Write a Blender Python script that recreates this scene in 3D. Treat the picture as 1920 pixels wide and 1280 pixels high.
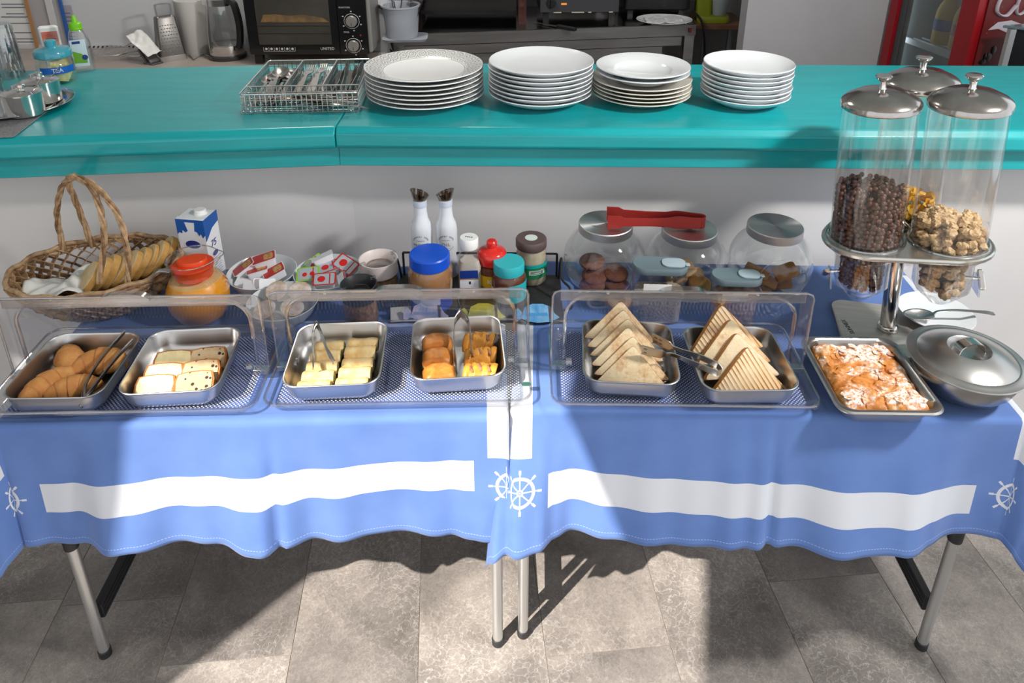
import bpy, bmesh, math, random
from mathutils import Matrix, Vector, Euler
from mathutils import noise as mnoise
random.seed(7)
PI = math.pi
R = math.radians
scene = bpy.context.scene
for o in list(bpy.data.objects):
    bpy.data.objects.remove(o, do_unlink=True)

# ---------------------------------------------------------------- camera
FPX, CY, TILT, CAMH = 1400.0, 290.0, R(22.7), 1.80      # focal length (px), principal row, tilt, height
cd = bpy.data.cameras.new('camera'); cam = bpy.data.objects.new('camera', cd)
scene.collection.objects.link(cam)
cd.sensor_width = 36; cd.lens = 36 * FPX / 1920
cd.shift_y = -(640 - CY) / 1920
cd.clip_start = 0.05
cam.location = (0, 0, CAMH); cam.rotation_euler = (PI / 2 - TILT, 0, 0)
scene.camera = cam

# ---------------------------------------------------------------- world, sun, exposure
w = bpy.data.worlds.new('world'); scene.world = w; w.use_nodes = True
bg = w.node_tree.nodes['Background']
bg.inputs[0].default_value = (0.92, 0.96, 1.0, 1); bg.inputs[1].default_value = 1.12
sd = bpy.data.lights.new('sun', 'SUN'); sun = bpy.data.objects.new('sun', sd)
scene.collection.objects.link(sun)
sd.energy = 7.4; sd.angle = R(0.6); sd.color = (1.0, 0.93, 0.84)
SUN = Vector((0.68, 0.73, -1.036)).normalized()
sun.rotation_euler = SUN.to_track_quat('-Z', 'Y').to_euler()
sun.location = (-3, -3, 5)
scene.view_settings.view_transform = 'Standard'
scene.view_settings.look = 'None'
scene.view_settings.gamma = 1.0
scene.view_settings.use_curve_mapping = False
scene.view_settings.exposure = 0.24
scene.cycles.transparent_max_bounces = 32
scene.cycles.max_bounces = 8
scene.cycles.caustics_reflective = False
scene.cycles.caustics_refractive = False
scene.cycles.use_denoising = True

# ---------------------------------------------------------------- helpers
def P(u, v, h):
    """ground-truth point at height h seen at photo pixel (u, v)"""
    xc = (u - 960) / FPX; yc = -(v - CY) / FPX
    c, s = math.cos(TILT), math.sin(TILT)
    d = Vector((xc, yc * s + c, yc * c - s))
    t = (h - CAMH) / d.z
    return Vector((d.x * t, d.y * t, h))
def Py(u, v, y):
    """point on the upright plane at distance y"""
    xc = (u - 960) / FPX; yc = -(v - CY) / FPX
    c, s = math.cos(TILT), math.sin(TILT)
    d = Vector((xc, yc * s + c, yc * c - s))
    t = y / d.y
    return Vector((d.x * t, y, CAMH + d.z * t))

class NT:
    def __init__(s, m):
        s.t = m.node_tree; s.n = s.t.nodes; s.l = s.t.links
    def new(s, typ, **kw):
        nd = s.n.new(typ)
        for k, v in kw.items(): setattr(nd, k, v)
        return nd
    def math(s, op, a, b=None, clamp=False):
        nd = s.n.new('ShaderNodeMath'); nd.operation = op; nd.use_clamp = clamp
        for i, x in enumerate((a, b)):
            if x is None: continue
            if isinstance(x, (int, float)): nd.inputs[i].default_value = x
            else: s.l.new(x, nd.inputs[i])
        return nd.outputs[0]
    def mix(s, fac, a, b):
        nd = s.n.new('ShaderNodeMix'); nd.data_type = 'RGBA'
        for sock, x in ((nd.inputs[0], fac), (nd.inputs[6], a), (nd.inputs[7], b)):
            if isinstance(x, (int, float)): sock.default_value = x
            elif isinstance(x, tuple): sock.default_value = (*x, 1) if len(x) == 3 else x
            else: s.l.new(x, sock)
        return nd.outputs[2]
    def noise(s, scale, detail=3, vec=None, rough=0.5, dist=0.0):
        nd = s.n.new('ShaderNodeTexNoise'); nd.inputs['Scale'].default_value = scale
        nd.inputs['Detail'].default_value = detail; nd.inputs['Roughness'].default_value = rough
        nd.inputs['Distortion'].default_value = dist
        if vec is not None: s.l.new(vec, nd.inputs['Vector'])
        return nd.outputs[0]
    def ramp(s, fac, stops):
        nd = s.n.new('ShaderNodeValToRGB'); s.l.new(fac, nd.inputs[0])
        e = nd.color_ramp.elements
        while len(e) < len(stops): e.new(0.5)
        for el, (p, c) in zip(e, stops):
            el.position = p
            el.color = (*c, 1) if isinstance(c, tuple) else (c, c, c, 1)
        return nd.outputs[0]
    def coord(s, kind='Object'):
        return s.n.new('ShaderNodeTexCoord').outputs[kind]
    def bump(s, height, strength=0.3, dist=0.002):
        nd = s.n.new('ShaderNodeBump'); nd.inputs['Strength'].default_value = strength
        nd.inputs['Distance'].default_value = dist; s.l.new(height, nd.inputs['Height'])
        return nd.outputs[0]

MATS = {}
def srgb(h):
    """'rrggbb' photo colour -> linear"""
    r = [int(h[i:i + 2], 16) / 255 for i in (0, 2, 4)]
    return tuple(x / 12.92 if x < 0.04045 else ((x + 0.055) / 1.055) ** 2.4 for x in r)
def col(c): return srgb(c) if isinstance(c, str) else c
def mat(name, c, rough=0.5, metal=0.0, c2=None, nscale=20, contrast=(0.35, 0.65), bump=0.0, bscale=None, bdist=0.002,
        coat=0.0, spec=0.5, trans=0.0, sss=0.0, emit=None, estr=0.0, stretch=None):
    if name in MATS: return MATS[name]
    m = bpy.data.materials.new(name); m.use_nodes = True; MATS[name] = m
    t = NT(m); b = t.n['Principled BSDF']
    b.inputs['Base Color'].default_value = (*col(c), 1)
    b.inputs['Roughness'].default_value = rough; b.inputs['Metallic'].default_value = metal
    b.inputs['Coat Weight'].default_value = coat; b.inputs['Specular IOR Level'].default_value = spec
    b.inputs['Transmission Weight'].default_value = trans
    if sss: b.inputs['Subsurface Weight'].default_value = sss; b.inputs['Subsurface Radius'].default_value = (0.01, 0.006, 0.004)
    if emit: b.inputs['Emission Color'].default_value = (*col(emit), 1); b.inputs['Emission Strength'].default_value = estr
    vec = t.coord()
    if stretch:
        mp = t.new('ShaderNodeMapping'); mp.inputs['Scale'].default_value = stretch
        t.l.new(vec, mp.inputs[0]); vec = mp.outputs[0]
    if c2 is not None:
        n = t.noise(nscale, 4, vec)
        r = t.ramp(n, [(contrast[0], col(c)), (contrast[1], col(c2))])
        t.l.new(r, b.inputs['Base Color'])
    if bump:
        t.l.new(t.bump(t.noise(bscale or nscale, 4, vec), bump, bdist), b.inputs['Normal'])
    return m

def clear(name, tint=(1, 1, 1), base=0.05, edge=0.6, power=3.0, rough=0.03, gloss=(1, 1, 1), streak=0.0):
    """thin clear sheet: transparent with a Fresnel-like glossy skin"""
    if name in MATS: return MATS[name]
    m = bpy.data.materials.new(name); m.use_nodes = True; MATS[name] = m
    t = NT(m); t.n.remove(t.n['Principled BSDF']); out = t.n['Material Output']
    tr = t.new('ShaderNodeBsdfTransparent'); tr.inputs[0].default_value = (*tint, 1)
    gl = t.new('ShaderNodeBsdfGlossy'); gl.inputs['Roughness'].default_value = rough; gl.inputs[0].default_value = (*gloss, 1)
    lw = t.new('ShaderNodeLayerWeight'); lw.inputs[0].default_value = 0.5
    f = t.math('ADD', t.math('MULTIPLY', t.math('POWER', lw.outputs['Facing'], power), edge), base, True)
    if streak:
        mp = t.new('ShaderNodeMapping'); mp.inputs['Scale'].default_value = (60, 60, 3)
        t.l.new(t.coord(), mp.inputs[0])
        f = t.math('ADD', f, t.math('MULTIPLY', t.ramp(t.noise(1.0, 3, mp.outputs[0]), [(0.52, 0.0), (0.75, 1.0)]), streak), True)
    ms = t.new('ShaderNodeMixShader'); t.l.new(f, ms.inputs[0]); t.l.new(tr.outputs[0], ms.inputs[1]); t.l.new(gl.outputs[0], ms.inputs[2])
    t.l.new(ms.outputs[0], out.inputs[0])
    return m

# ---- mesh building blocks: every one returns (verts, faces)
def loft(rings, cap0=True, cap1=True, closed=True):
    V, F = [], []; n = len(rings[0])
    for r in rings: V += [tuple(p) for p in r]
    k = n if closed else n - 1
    for i in range(len(rings) - 1):
        for j in range(k):
            a = i * n + j; b = i * n + (j + 1) % n
            F.append((a, b, b + n, a + n))
    if cap0: F.append(tuple(range(n - 1, -1, -1)))
    if cap1: F.append(tuple(range((len(rings) - 1) * n, len(rings) * n)))
    return V, F
def circ(r, z, n=32, cx=0, cy=0, ry=None):
    ry = r if ry is None else ry
    return [(cx + r * math.cos(2 * PI * k / n), cy + ry * math.sin(2 * PI * k / n), z) for k in range(n)]
def lathe(prof, n=32, cap0=True, cap1=True):
    return loft([circ(max(r, 1e-4), z, n) for r, z in prof], cap0, cap1)
def rrect(w, d, r, z=0, n=6, cx=0, cy=0):
    r = min(r, w / 2 - 1e-4, d / 2 - 1e-4); pts = []
    for sx, sy, a0 in ((1, 1, 0), (-1, 1, 90), (-1, -1, 180), (1, -1, 270)):
        for k in range(n + 1):
            a = R(a0 + 90 * k / n)
            pts.append((cx + sx * (w / 2 - r) + r * math.cos(a), cy + sy * (d / 2 - r) + r * math.sin(a), z))
    return pts
def box(cx, cy, cz, sx, sy, sz):
    x, y, z = sx / 2, sy / 2, sz / 2
    return loft([[(cx - x, cy - y, cz - z), (cx + x, cy - y, cz - z), (cx + x, cy + y, cz - z), (cx - x, cy + y, cz - z)],
                 [(cx - x, cy - y, cz + z), (cx + x, cy - y, cz + z), (cx + x, cy + y, cz + z), (cx - x, cy + y, cz + z)]])
def rbox(cx, cy, z0, w, d, h, r=0.01, e=0.0, n=5):
    """upright rounded box with eased top and bottom edges"""
    e = max(e, 1e-4)
    rings = [rrect(w - 2 * e, d - 2 * e, r, z0, n, cx, cy), rrect(w, d, r, z0 + e, n, cx, cy),
             rrect(w, d, r, z0 + h - e, n, cx, cy), rrect(w - 2 * e, d - 2 * e, r, z0 + h, n, cx, cy)]
    return loft(rings)
def tube(pts, r, n=8, closed=False, flat=None):
    """swept tube; r number or list; flat=(rx, rz) gives a strap section"""
    P_ = [Vector(p) for p in pts]; N = len(P_); rings = []
    up = Vector((0, 0, 1)); prev = None
    for i in range(N):
        if closed: t = P_[(i + 1) % N] - P_[i - 1]
        else: t = P_[min(i + 1, N - 1)] - P_[max(i - 1, 0)]
        t.normalize()
        if prev is None:
            a = t.cross(up)
            if a.length < 1e-3: a = t.cross(Vector((0, 1, 0)))
        else:
            a = prev - t * prev.dot(t)
        a.normalize(); prev = a; b = t.cross(a)
        rr = r[i] if isinstance(r, (list, tuple)) else r
        ring = []
        for k in range(n):
            c, s = math.cos(2 * PI * k / n), math.sin(2 * PI * k / n)
            if flat: ring.append(P_[i] + a * flat[0] * c * rr + b * flat[1] * s * rr)
            else: ring.append(P_[i] + a * rr * c + b * rr * s)
        rings.append(ring)
    if closed: rings.append(rings[0])
    return loft(rings, not closed, not closed)
def ellipsoid(c, rx, ry, rz, n=12, m=8):
    rings = []
    for i in range(m + 1):
        a = -PI / 2 + PI * i / m; k = max(math.cos(a), 1e-3)
        rings.append([(c[0] + rx * k * math.cos(2 * PI * j / n), c[1] + ry * k * math.sin(2 * PI * j / n), c[2] + rz * math.sin(a)) for j in range(n)])
    return loft(rings)
def prism(pts, z0, z1):
    return loft([[(x, y, z0) for x, y in pts], [(x, y, z1) for x, y in pts]])
def grid(fn, nu, nv):
    V = [tuple(fn(i / nu, j / nv)) for j in range(nv + 1) for i in range(nu + 1)]
    F = [(j * (nu + 1) + i, j * (nu + 1) + i + 1, (j + 1) * (nu + 1) + i + 1, (j + 1) * (nu + 1) + i) for j in range(nv) for i in range(nu)]
    return V, F
def xf(s, M):
    return [tuple(M @ Vector(p)) for p in s[0]], s[1]
def T(x=0, y=0, z=0): return Matrix.Translation((x, y, z))
def Rz(a): return Matrix.Rotation(a, 4, 'Z')
def Rx(a): return Matrix.Rotation(a, 4, 'X')
def Ry(a): return Matrix.Rotation(a, 4, 'Y')
def S(x, y, z): return Matrix.Diagonal((x, y, z, 1))
def arc(cx, cy, r, a0, a1, n):
    return [(cx + r * math.cos(R(a0 + (a1 - a0) * k / n)), cy + r * math.sin(R(a0 + (a1 - a0) * k / n))) for k in range(n + 1)]
def mesh(name, shapes, smooth=True, ang=35, fix=True):
    V, F = [], []
    for s in shapes:
        o = len(V); V += s[0]; F += [tuple(i + o for i in f) for f in s[1]]
    me = bpy.data.meshes.new(name); me.from_pydata(V, [], F)
    if fix:
        bm = bmesh.new(); bm.from_mesh(me)
        bmesh.ops.remove_doubles(bm, verts=bm.verts, dist=1e-6)
        bmesh.ops.recalc_face_normals(bm, faces=bm.faces); bm.to_mesh(me); bm.free()
    if smooth:
        me.shade_smooth(); me.set_sharp_from_angle(angle=R(ang))
    me.update()
    return me
COL = scene.collection
def link(name, me, m, parent=None):
    o = bpy.data.objects.new(name, me); COL.objects.link(o)
    if m is not None and me is not None:
        if not me.materials: me.materials.append(m)
    if parent is not None: o.parent = parent
    return o
def part(name, shapes, m, parent=None, smooth=True, ang=35, bevel=0.0, label=None, fix=True):
    if isinstance(shapes, tuple): shapes = [shapes]
    o = link(name, mesh(name, shapes, smooth, ang, fix), m, parent)
    if bevel:
        b = o.modifiers.new('bevel', 'BEVEL'); b.width = bevel; b.segments = 2; b.limit_method = 'ANGLE'
    if label: o['label'] = label
    return o
def tag(o, label, cat, group=None):
    o['label'] = label; o['category'] = cat
    if group: o['group'] = group
    return o
def thing(name, label, cat, loc=(0, 0, 0), rz=0.0, group=None, rot=None):
    o = bpy.data.objects.new(name, None); COL.objects.link(o); o.empty_display_size = 0.05
    o.location = loc; o.rotation_euler = rot if rot else (0, 0, rz)
    return tag(o, label, cat, group)
def struct(name, shapes, m, parent=None, label=None, **kw):
    o = part(name, shapes, m, parent, **kw); o['kind'] = 'structure'
    if label: o['label'] = label
    return o
def dup(root, loc, rz=0.0, label=None, group=None, rot=None):
    r = root.copy(); COL.objects.link(r); r.location = loc; r.rotation_euler = rot if rot else (0, 0, rz)
    if label: r['label'] = label
    if group: r['group'] = group
    for ch in list(root.children):
        c = ch.copy(); COL.objects.link(c); c.parent = r
        for g in ch.children:
            d = g.copy(); COL.objects.link(d); d.parent = c
    return r
def text_shape(txt, size, depth=0.0003, spacing=1.0, shear=0.0, align='CENTER'):
    """lettering lying in the XY plane, centred"""
    cu = bpy.data.curves.new('lettering', 'FONT'); cu.body = txt; cu.size = size; cu.extrude = depth
    cu.align_x = align; cu.align_y = 'CENTER'; cu.space_character = spacing; cu.shear = shear; cu.resolution_u = 3
    ob = bpy.data.objects.new('lettering', cu); COL.objects.link(ob)
    dg = bpy.context.evaluated_depsgraph_get(); dg.update()
    me = bpy.data.meshes.new_from_object(ob.evaluated_get(dg))
    s = ([tuple(v.co) for v in me.vertices], [tuple(p.vertices) for p in me.polygons])
    bpy.data.objects.remove(ob, do_unlink=True); bpy.data.meshes.remove(me); bpy.data.curves.remove(cu)
    return s
def wrap(s, r, z, a0=-90):
    """wrap a flat shape (x along, y up, z out) round an upright cylinder of radius r, centred at angle a0"""
    V = []
    for x, y, d in s[0]:
        a = R(a0) + x / r
        V.append(((r + d) * math.cos(a), (r + d) * math.sin(a), z + y))
    return V, s[1]
def patch(r, z0, z1, a0, a1, t=0.0006, n=16):
    """a curved label on a cylinder (radius may be a (r0, r1) pair)"""
    ra, rb = r if isinstance(r, tuple) else (r, r)
    out = []
    for rr, z in ((ra, z0), (ra + t, z0), (rb + t, z1), (rb, z1)):
        out.append([(rr * math.cos(R(a0 + (a1 - a0) * k / n)), rr * math.sin(R(a0 + (a1 - a0) * k / n)), z) for k in range(n + 1)])
    out.append(out[0])
    return loft(out, False, False, closed=False)
ORD = ['top', 'second', 'third', 'fourth', 'fifth', 'sixth', 'seventh', 'eighth', 'ninth', 'tenth', 'eleventh', 'twelfth']

# ---------------------------------------------------------------- materials in common use
STEEL = mat('brushed_steel', (0.56, 0.55, 0.54), 0.28, 1.0, c2=(0.44, 0.43, 0.42), nscale=6)
PANSTEEL = mat('pan_steel', (0.62, 0.61, 0.60), 0.3, 1.0)
CHROME = mat('chrome', (0.72, 0.71, 0.70), 0.12, 1.0)
WIRE = mat('wire_steel', (0.62, 0.62, 0.62), 0.22, 1.0)
DARKSTEEL = mat('dark_steel', (0.22, 0.22, 0.23), 0.32, 1.0)
BLACK = mat('black_plastic', (0.012, 0.012, 0.014), 0.4)
WHITE = mat('white_plastic', 'f2f2f0', 0.35)
PORCELAIN = mat('porcelain', 'dce0e3', 0.18, coat=0.3)
CREAMP = mat('cream_porcelain', 'dfd9ce', 0.2, coat=0.3)
PAPER = mat('white_paper', 'f0f0ee', 0.85)
GLASS = clear('clear_glass', (0.965, 0.975, 0.97), 0.04, 0.8, 2.6)
ACRYL = clear('clear_acrylic', (0.975, 0.975, 0.985), 0.035, 0.45, 2.5, 0.06)
ACRYLRIM = clear('clear_acrylic_rim', (0.82, 0.80, 0.80), 0.17, 0.55, 2.0, 0.12)
RED = mat('red_plastic', '9c2a24', 0.42)
LIDCHROME = mat('lid_chrome', (0.50, 0.47, 0.45), 0.16, 1.0, c2=(0.40, 0.37, 0.35), nscale=30)
BLUEP = mat('blue_plastic', '0d56c8', 0.4)
# ================================================================= the setting
TT = 0.74       # table height
HC = 1.147      # bar height
# ---- floor: marble slabs in columns, slightly askew to the counter
def marble(name, seed_scale=1.0):
    m = bpy.data.materials.new(name); m.use_nodes = True
    t = NT(m); b = t.n['Principled BSDF']
    oi = t.new('ShaderNodeObjectInfo'); vec = t.coord()
    add = t.new('ShaderNodeVectorMath', operation='ADD'); t.l.new(vec, add.inputs[0])
    cmb = t.new('ShaderNodeCombineXYZ'); t.l.new(t.math('MULTIPLY', oi.outputs['Random'], 40), cmb.inputs[0]); t.l.new(t.math('MULTIPLY', oi.outputs['Random'], 17), cmb.inputs[1])
    t.l.new(cmb.outputs[0], add.inputs[1]); v = add.outputs[0]
    base = t.ramp(t.noise(5, 6, v, 0.62, 0.6), [(0.3, srgb('6a6562')), (0.5, srgb('86807c')), (0.72, srgb('a19a94'))])
    vo = t.new('ShaderNodeTexVoronoi'); vo.feature = 'DISTANCE_TO_EDGE'; vo.inputs['Scale'].default_value = 34
    warp = t.new('ShaderNodeVectorMath', operation='ADD'); t.l.new(v, warp.inputs[0])
    nz = t.new('ShaderNodeTexNoise'); nz.inputs['Scale'].default_value = 9; nz.inputs['Detail'].default_value = 5; t.l.new(v, nz.inputs['Vector'])
    sc = t.new('ShaderNodeVectorMath', operation='SCALE'); t.l.new(nz.outputs['Color'], sc.inputs[0]); sc.inputs['Scale'].default_value = 0.3
    t.l.new(sc.outputs[0], warp.inputs[1]); t.l.new(warp.outputs[0], vo.inputs['Vector'])
    vein = t.ramp(vo.outputs['Distance'], [(0.0, 1.0), (0.03, 0.4), (0.075, 0.0)])
    where = t.ramp(t.noise(2.5, 3, v), [(0.38, 0.08), (0.66, 0.6)])
    c = t.mix(t.math('MULTIPLY', vein, where), base, srgb('c2bfbb'))
    fine = t.ramp(t.noise(95, 5, v, 0.75, 1.5), [(0.35, 0.72), (0.65, 1.2)])
    f3 = t.new('ShaderNodeMix', data_type='RGBA', blend_type='MULTIPLY'); f3.inputs[0].default_value = 0.8; t.l.new(c, f3.inputs[6]); t.l.new(fine, f3.inputs[7]); c = f3.outputs[2]
    tint = t.ramp(oi.outputs['Random'], [(0.0, (0.78, 0.77, 0.77)), (0.5, (0.98, 0.97, 0.96)), (1.0, (1.2, 1.18, 1.16))])
    mm = t.new('ShaderNodeMix', data_type='RGBA', blend_type='MULTIPLY'); mm.inputs[0].default_value = 1
    t.l.new(c, mm.inputs[6]); t.l.new(tint, mm.inputs[7])
    t.l.new(mm.outputs[2], b.inputs['Base Color'])
    t.l.new(t.ramp(t.noise(12, 3, v), [(0.3, 0.32), (0.7, 0.55)]), b.inputs['Roughness'])
    t.l.new(t.bump(t.noise(60, 3, v), 0.08, 0.002), b.inputs['Normal'])
    return m
MARBLE = marble('grey_marble')
GROUT = mat('grout', '9a9186', 0.9, c2='857b70', nscale=30)
floor = struct('floor', box(0, 1.2, -0.0265, 9, 11, 0.05), GROUT)
TW, TL = 0.305, 0.61
tilem = mesh('tile', [rbox(0, 0, 0, TW - 0.0018, TL - 0.0018, 0.012, 0.001, 0.0005, 1)], ang=30)
tilem.materials.append(MARBLE)
fl_rot = R(5.2)
offs = {-3: 0.30, -2: 0.12, -1: -0.13, 0: 0.33, 1: 0.06, 2: -0.135, 3: 0.2, 4: 0.42}
for ci in range(-5, 7):
    for ri in range(-2, 5):
        lx = -0.215 + (ci + 0.5) * TW
        ly = offs.get(ci, (ci * 0.37) % 0.6) + ri * TL - TL / 2 + 1.1 + 0.02
        x = math.cos(fl_rot) * lx - math.sin(fl_rot) * (ly - 1.1)
        y = math.sin(fl_rot) * lx + math.cos(fl_rot) * (ly - 1.1) + 1.1
        if y > 2.0 or y < -0.6: continue
        o = link('tile', tilem, None, floor); o.location = (x, y, -0.0118); o.rotation_euler = (0, 0, fl_rot)

# ---- plaster walls, ceiling
WALLM = mat('white_plaster', 'd9d7d6', 0.85, c2='d2d0cf', nscale=3, bump=0.06, bscale=25)
GREYW = mat('grey_plaster', 'b0afb3', 0.85, c2='a8a7ab', nscale=3)
KITCHENW = mat('kitchen_white', 'd6d9de', 0.75)
YR0, YR1 = 1.728, 1.70          # bar front edge at the bend and at the right end
BX = -0.44                      # x of the bend
def bar_y(x):                   # y of the bar's front edge
    return YR0 + (x - BX) * (-0.016) if x > BX else YR0 + (x - BX) * 0.098
WOFF = 0.13
def barpoly(front, back, x0=-2.6, x1=2.6):
    xs = (x0, BX, x1)
    return [(x, bar_y(x) + front) for x in xs] + [(x, bar_y(x) + back) for x in reversed(xs)]
struct('wall_counter', prism(barpoly(WOFF, WOFF + 0.12), 0.0, HC - 0.058), WALLM, smooth=False)
yb_l, yb_r = 3.67, 4.35
struct('wall_back', box(-2.2, yb_l + 0.05, 1.4, 3.2, 0.1, 2.8), KITCHENW, smooth=False)
struct('wall_recess', box(0.5, yb_r + 0.05, 1.4, 2.4, 0.1, 2.8), mat('smoked_wall', 'a5a3a5', 0.7), smooth=False)
struct('wall_return', box(-0.64, 4.0, 1.4, 0.1, 0.78, 2.8), KITCHENW, smooth=False)
struct('wall_partition', box(1.645, 3.45 + 0.05, 1.4, 1.11, 0.1, 2.8), GREYW, smooth=False)
struct('wall_partition_end', box(1.40, 3.95, 1.4, 0.1, 0.7, 2.8), GREYW, smooth=False)
struct('wall_right', box(3.0, 4.2, 1.4, 0.1, 2.2, 2.8), KITCHENW, smooth=False)
struct('wall_far', box(2.6, 4.4, 1.4, 1.0, 0.1, 2.8), KITCHENW, smooth=False)
struct('wall_left', box(-2.75, 2.4, 1.4, 0.1, 4.0, 2.8), WALLM, smooth=False)
struct('ceiling', box(0.1, 2.25, 2.65, 5.9, 4.5, 0.1), mat('ceiling_white', 'e8e8e6', 0.9), smooth=False)
# warm spotlight set in the ceiling to the right of the buffet
spot = thing('ceiling_spotlight', 'round recessed spotlight in the ceiling above the dispenser side', 'lamp', (1.72, 0.75, 2.6))
part('trim_ring', lathe([(0.16, 0.0), (0.18, -0.004), (0.18, -0.012), (0.15, -0.016), (0.14, -0.004)], 36, False, False), mat('spot_white', 'f0f0ee', 0.4), spot)
ld_ = bpy.data.lights.new('spot_light', 'AREA'); lo_ = bpy.data.objects.new('spot_light', ld_); COL.objects.link(lo_)
ld_.shape = 'DISK'; ld_.size = 0.26; ld_.energy = 34; ld_.spread = R(120); ld_.color = (1.0, 0.97, 0.93)
lo_.parent = spot; lo_.location = (0, 0, -0.02)
lo_.rotation_euler = (Vector((0.55, 1.9, 1.0)) - Vector((1.72, 0.75, 2.58))).to_track_quat('-Z', 'Y').to_euler()
# front of the place, behind the photographer: a pier at the left and a white terrace awning
struct('wall_front', box(-3.2, -0.06, 1.3, 2.5, 0.12, 2.6), WALLM, smooth=False)
def canvas():
    m = bpy.data.materials.new('awning_canvas'); m.use_nodes = True
    t = NT(m); t.n.remove(t.n['Principled BSDF'])
    d = t.new('ShaderNodeBsdfDiffuse'); d.inputs[0].default_value = (0.62, 0.61, 0.59, 1)
    tl = t.new('ShaderNodeBsdfTranslucent'); tl.inputs[0].default_value = (0.62, 0.61, 0.59, 1)
    ms = t.new('ShaderNodeMixShader'); ms.inputs[0].default_value = 0.5
    t.l.new(d.outputs[0], ms.inputs[1]); t.l.new(tl.outputs[0], ms.inputs[2]); t.l.new(ms.outputs[0], t.n['Material Output'].inputs[0])
    return m
AW = thing('terrace_awning', 'white canvas terrace awning over the open front', 'awning', (0, 0, 2.6))
part('canvas', prism([(-1.085, 0.0), (-1.62, -2.1), (3.6, -2.1), (3.6, 0.0)], 0.0, 0.006), canvas(), AW, smooth=False)
for px_ in (-1.5, 1.0, 3.5):
    part('post', tube([(px_, -2.08, -2.6), (px_, -2.08, 0.0)], 0.025, 12), mat('post_white', 'e0e0e0', 0.5), AW)

# ---- the teal bar
def teal():
    m = bpy.data.materials.new('teal_paint'); m.use_nodes = True
    t = NT(m); b = t.n['Principled BSDF']
    mp = t.new('ShaderNodeMapping'); mp.inputs['Scale'].default_value = (1.2, 9, 16); t.l.new(t.coord(), mp.inputs[0])
    n = t.noise(3.0, 5, mp.outputs[0], 0.6)
    t.l.new(t.ramp(n, [(0.3, srgb('069298')), (0.55, srgb('0a9ca2')), (0.8, srgb('10a6ab'))]), b.inputs['Base Color'])
    b.inputs['Roughness'].default_value = 0.3; b.inputs['Coat Weight'].default_value = 0.15
    t.l.new(t.bump(n, 0.05, 0.001), b.inputs['Normal'])
    return m
TEAL = teal()
bar = thing('bar_counter_top', 'long teal painted bar top with a shallow bend over the white half wall', 'counter', (0, 0, 0))
def bar_back(x): return YR0 + (x - BX) * (-0.016 if x > BX else 0.078)
def board(x0, x1, front, back, z0, z1, e=0.008):
    bf = bar_back if back > 0.3 else bar_y
    def ring(f, b_, z): return [(x0, bar_y(x0) + f, z), (x1, bar_y(x1) + f, z), (x1, bf(x1) + b_, z), (x0, bf(x0) + b_, z)]
    return loft([ring(front + e, back - e, z0), ring(front, back, z0 + e), ring(front, back, z1 - e * 2), ring(front + e * 2, back - e, z1)])
GAP = 0.0006
def backoff(x): return 0.60
part('top_board', board(-2.6, BX - GAP, 0.0, 0.605, HC - 0.056, HC), TEAL, bar, bevel=0.004)
part('top_board', board(BX + GAP, 2.6, 0.0, 0.605, HC - 0.056, HC), TEAL, bar, bevel=0.004)
part('fascia', board(-2.6, BX - GAP, 0.028, 0.07, HC - 0.112, HC - 0.056, 0.002), TEAL, bar)
part('fascia', board(BX + GAP, 2.6, 0.028, 0.07, HC - 0.112, HC - 0.056, 0.002), TEAL, bar)

# ================================================================= tables and cloths
LEGM = mat('table_leg_grey', (0.62, 0.62, 0.62), 0.35, 0.85)
BARM = mat('table_bar_black', (0.02, 0.02, 0.022), 0.45)
def folding_table(label, x0, y0, rz, L, D, lx):
    t = thing('folding_table', label, 'table', (x0, y0, 0), rz, 'folding tables under blue cloths')
    part('tabletop', rbox(L / 2, D / 2, TT - 0.032, L - 0.004, D - 0.004, 0.027, 0.02, 0.004), mat('table_top_white', 'd8d8d6', 0.6), t)
    for x in lx:
        for y in (0.035, D - 0.05):
            lg = part('leg', tube([(x, y, 0.012), (x, y, TT - 0.033)], 0.0125, 16), LEGM, t)
            part('foot_cap', lathe([(0.012, 0.0), (0.0145, 0.002), (0.0145, 0.02), (0.0128, 0.022)], 16), BARM, lg).location = (x, y, 0)
            part('collar', lathe([(0.0155, 0), (0.016, 0.003), (0.016, 0.04), (0.0135, 0.05)], 16), BARM, lg).location = (x, y, 0.36)
        rb = part('crossbar', rbox(x, D / 2, 0.10, 0.02, D - 0.11, 0.045, 0.004, 0.002), BARM, t)
        for k in (-1, 0, 1):
            part('rib', box(x, D / 2, 0.1225 + k * 0.013, 0.0225, D - 0.115, 0.004), BARM, rb)
    return t
DL = 0.57
RZL, RZR = R(1.7), R(-1.8)
XL0, YL0, LL = -1.015, 1.156, 1.0
XR0, YR0T, LR = 0.006, 1.207, 1.02
folding_table('grey-legged folding table under the blue cloth on the croissant side', XL0, YL0, RZL, LL, DL, (0.04, LL - 0.018))
folding_table('grey-legged folding table under the blue cloth on the cereal dispenser side', XR0, YR0T, RZR, LR, DL, (0.02, LR - 0.035))

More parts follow.
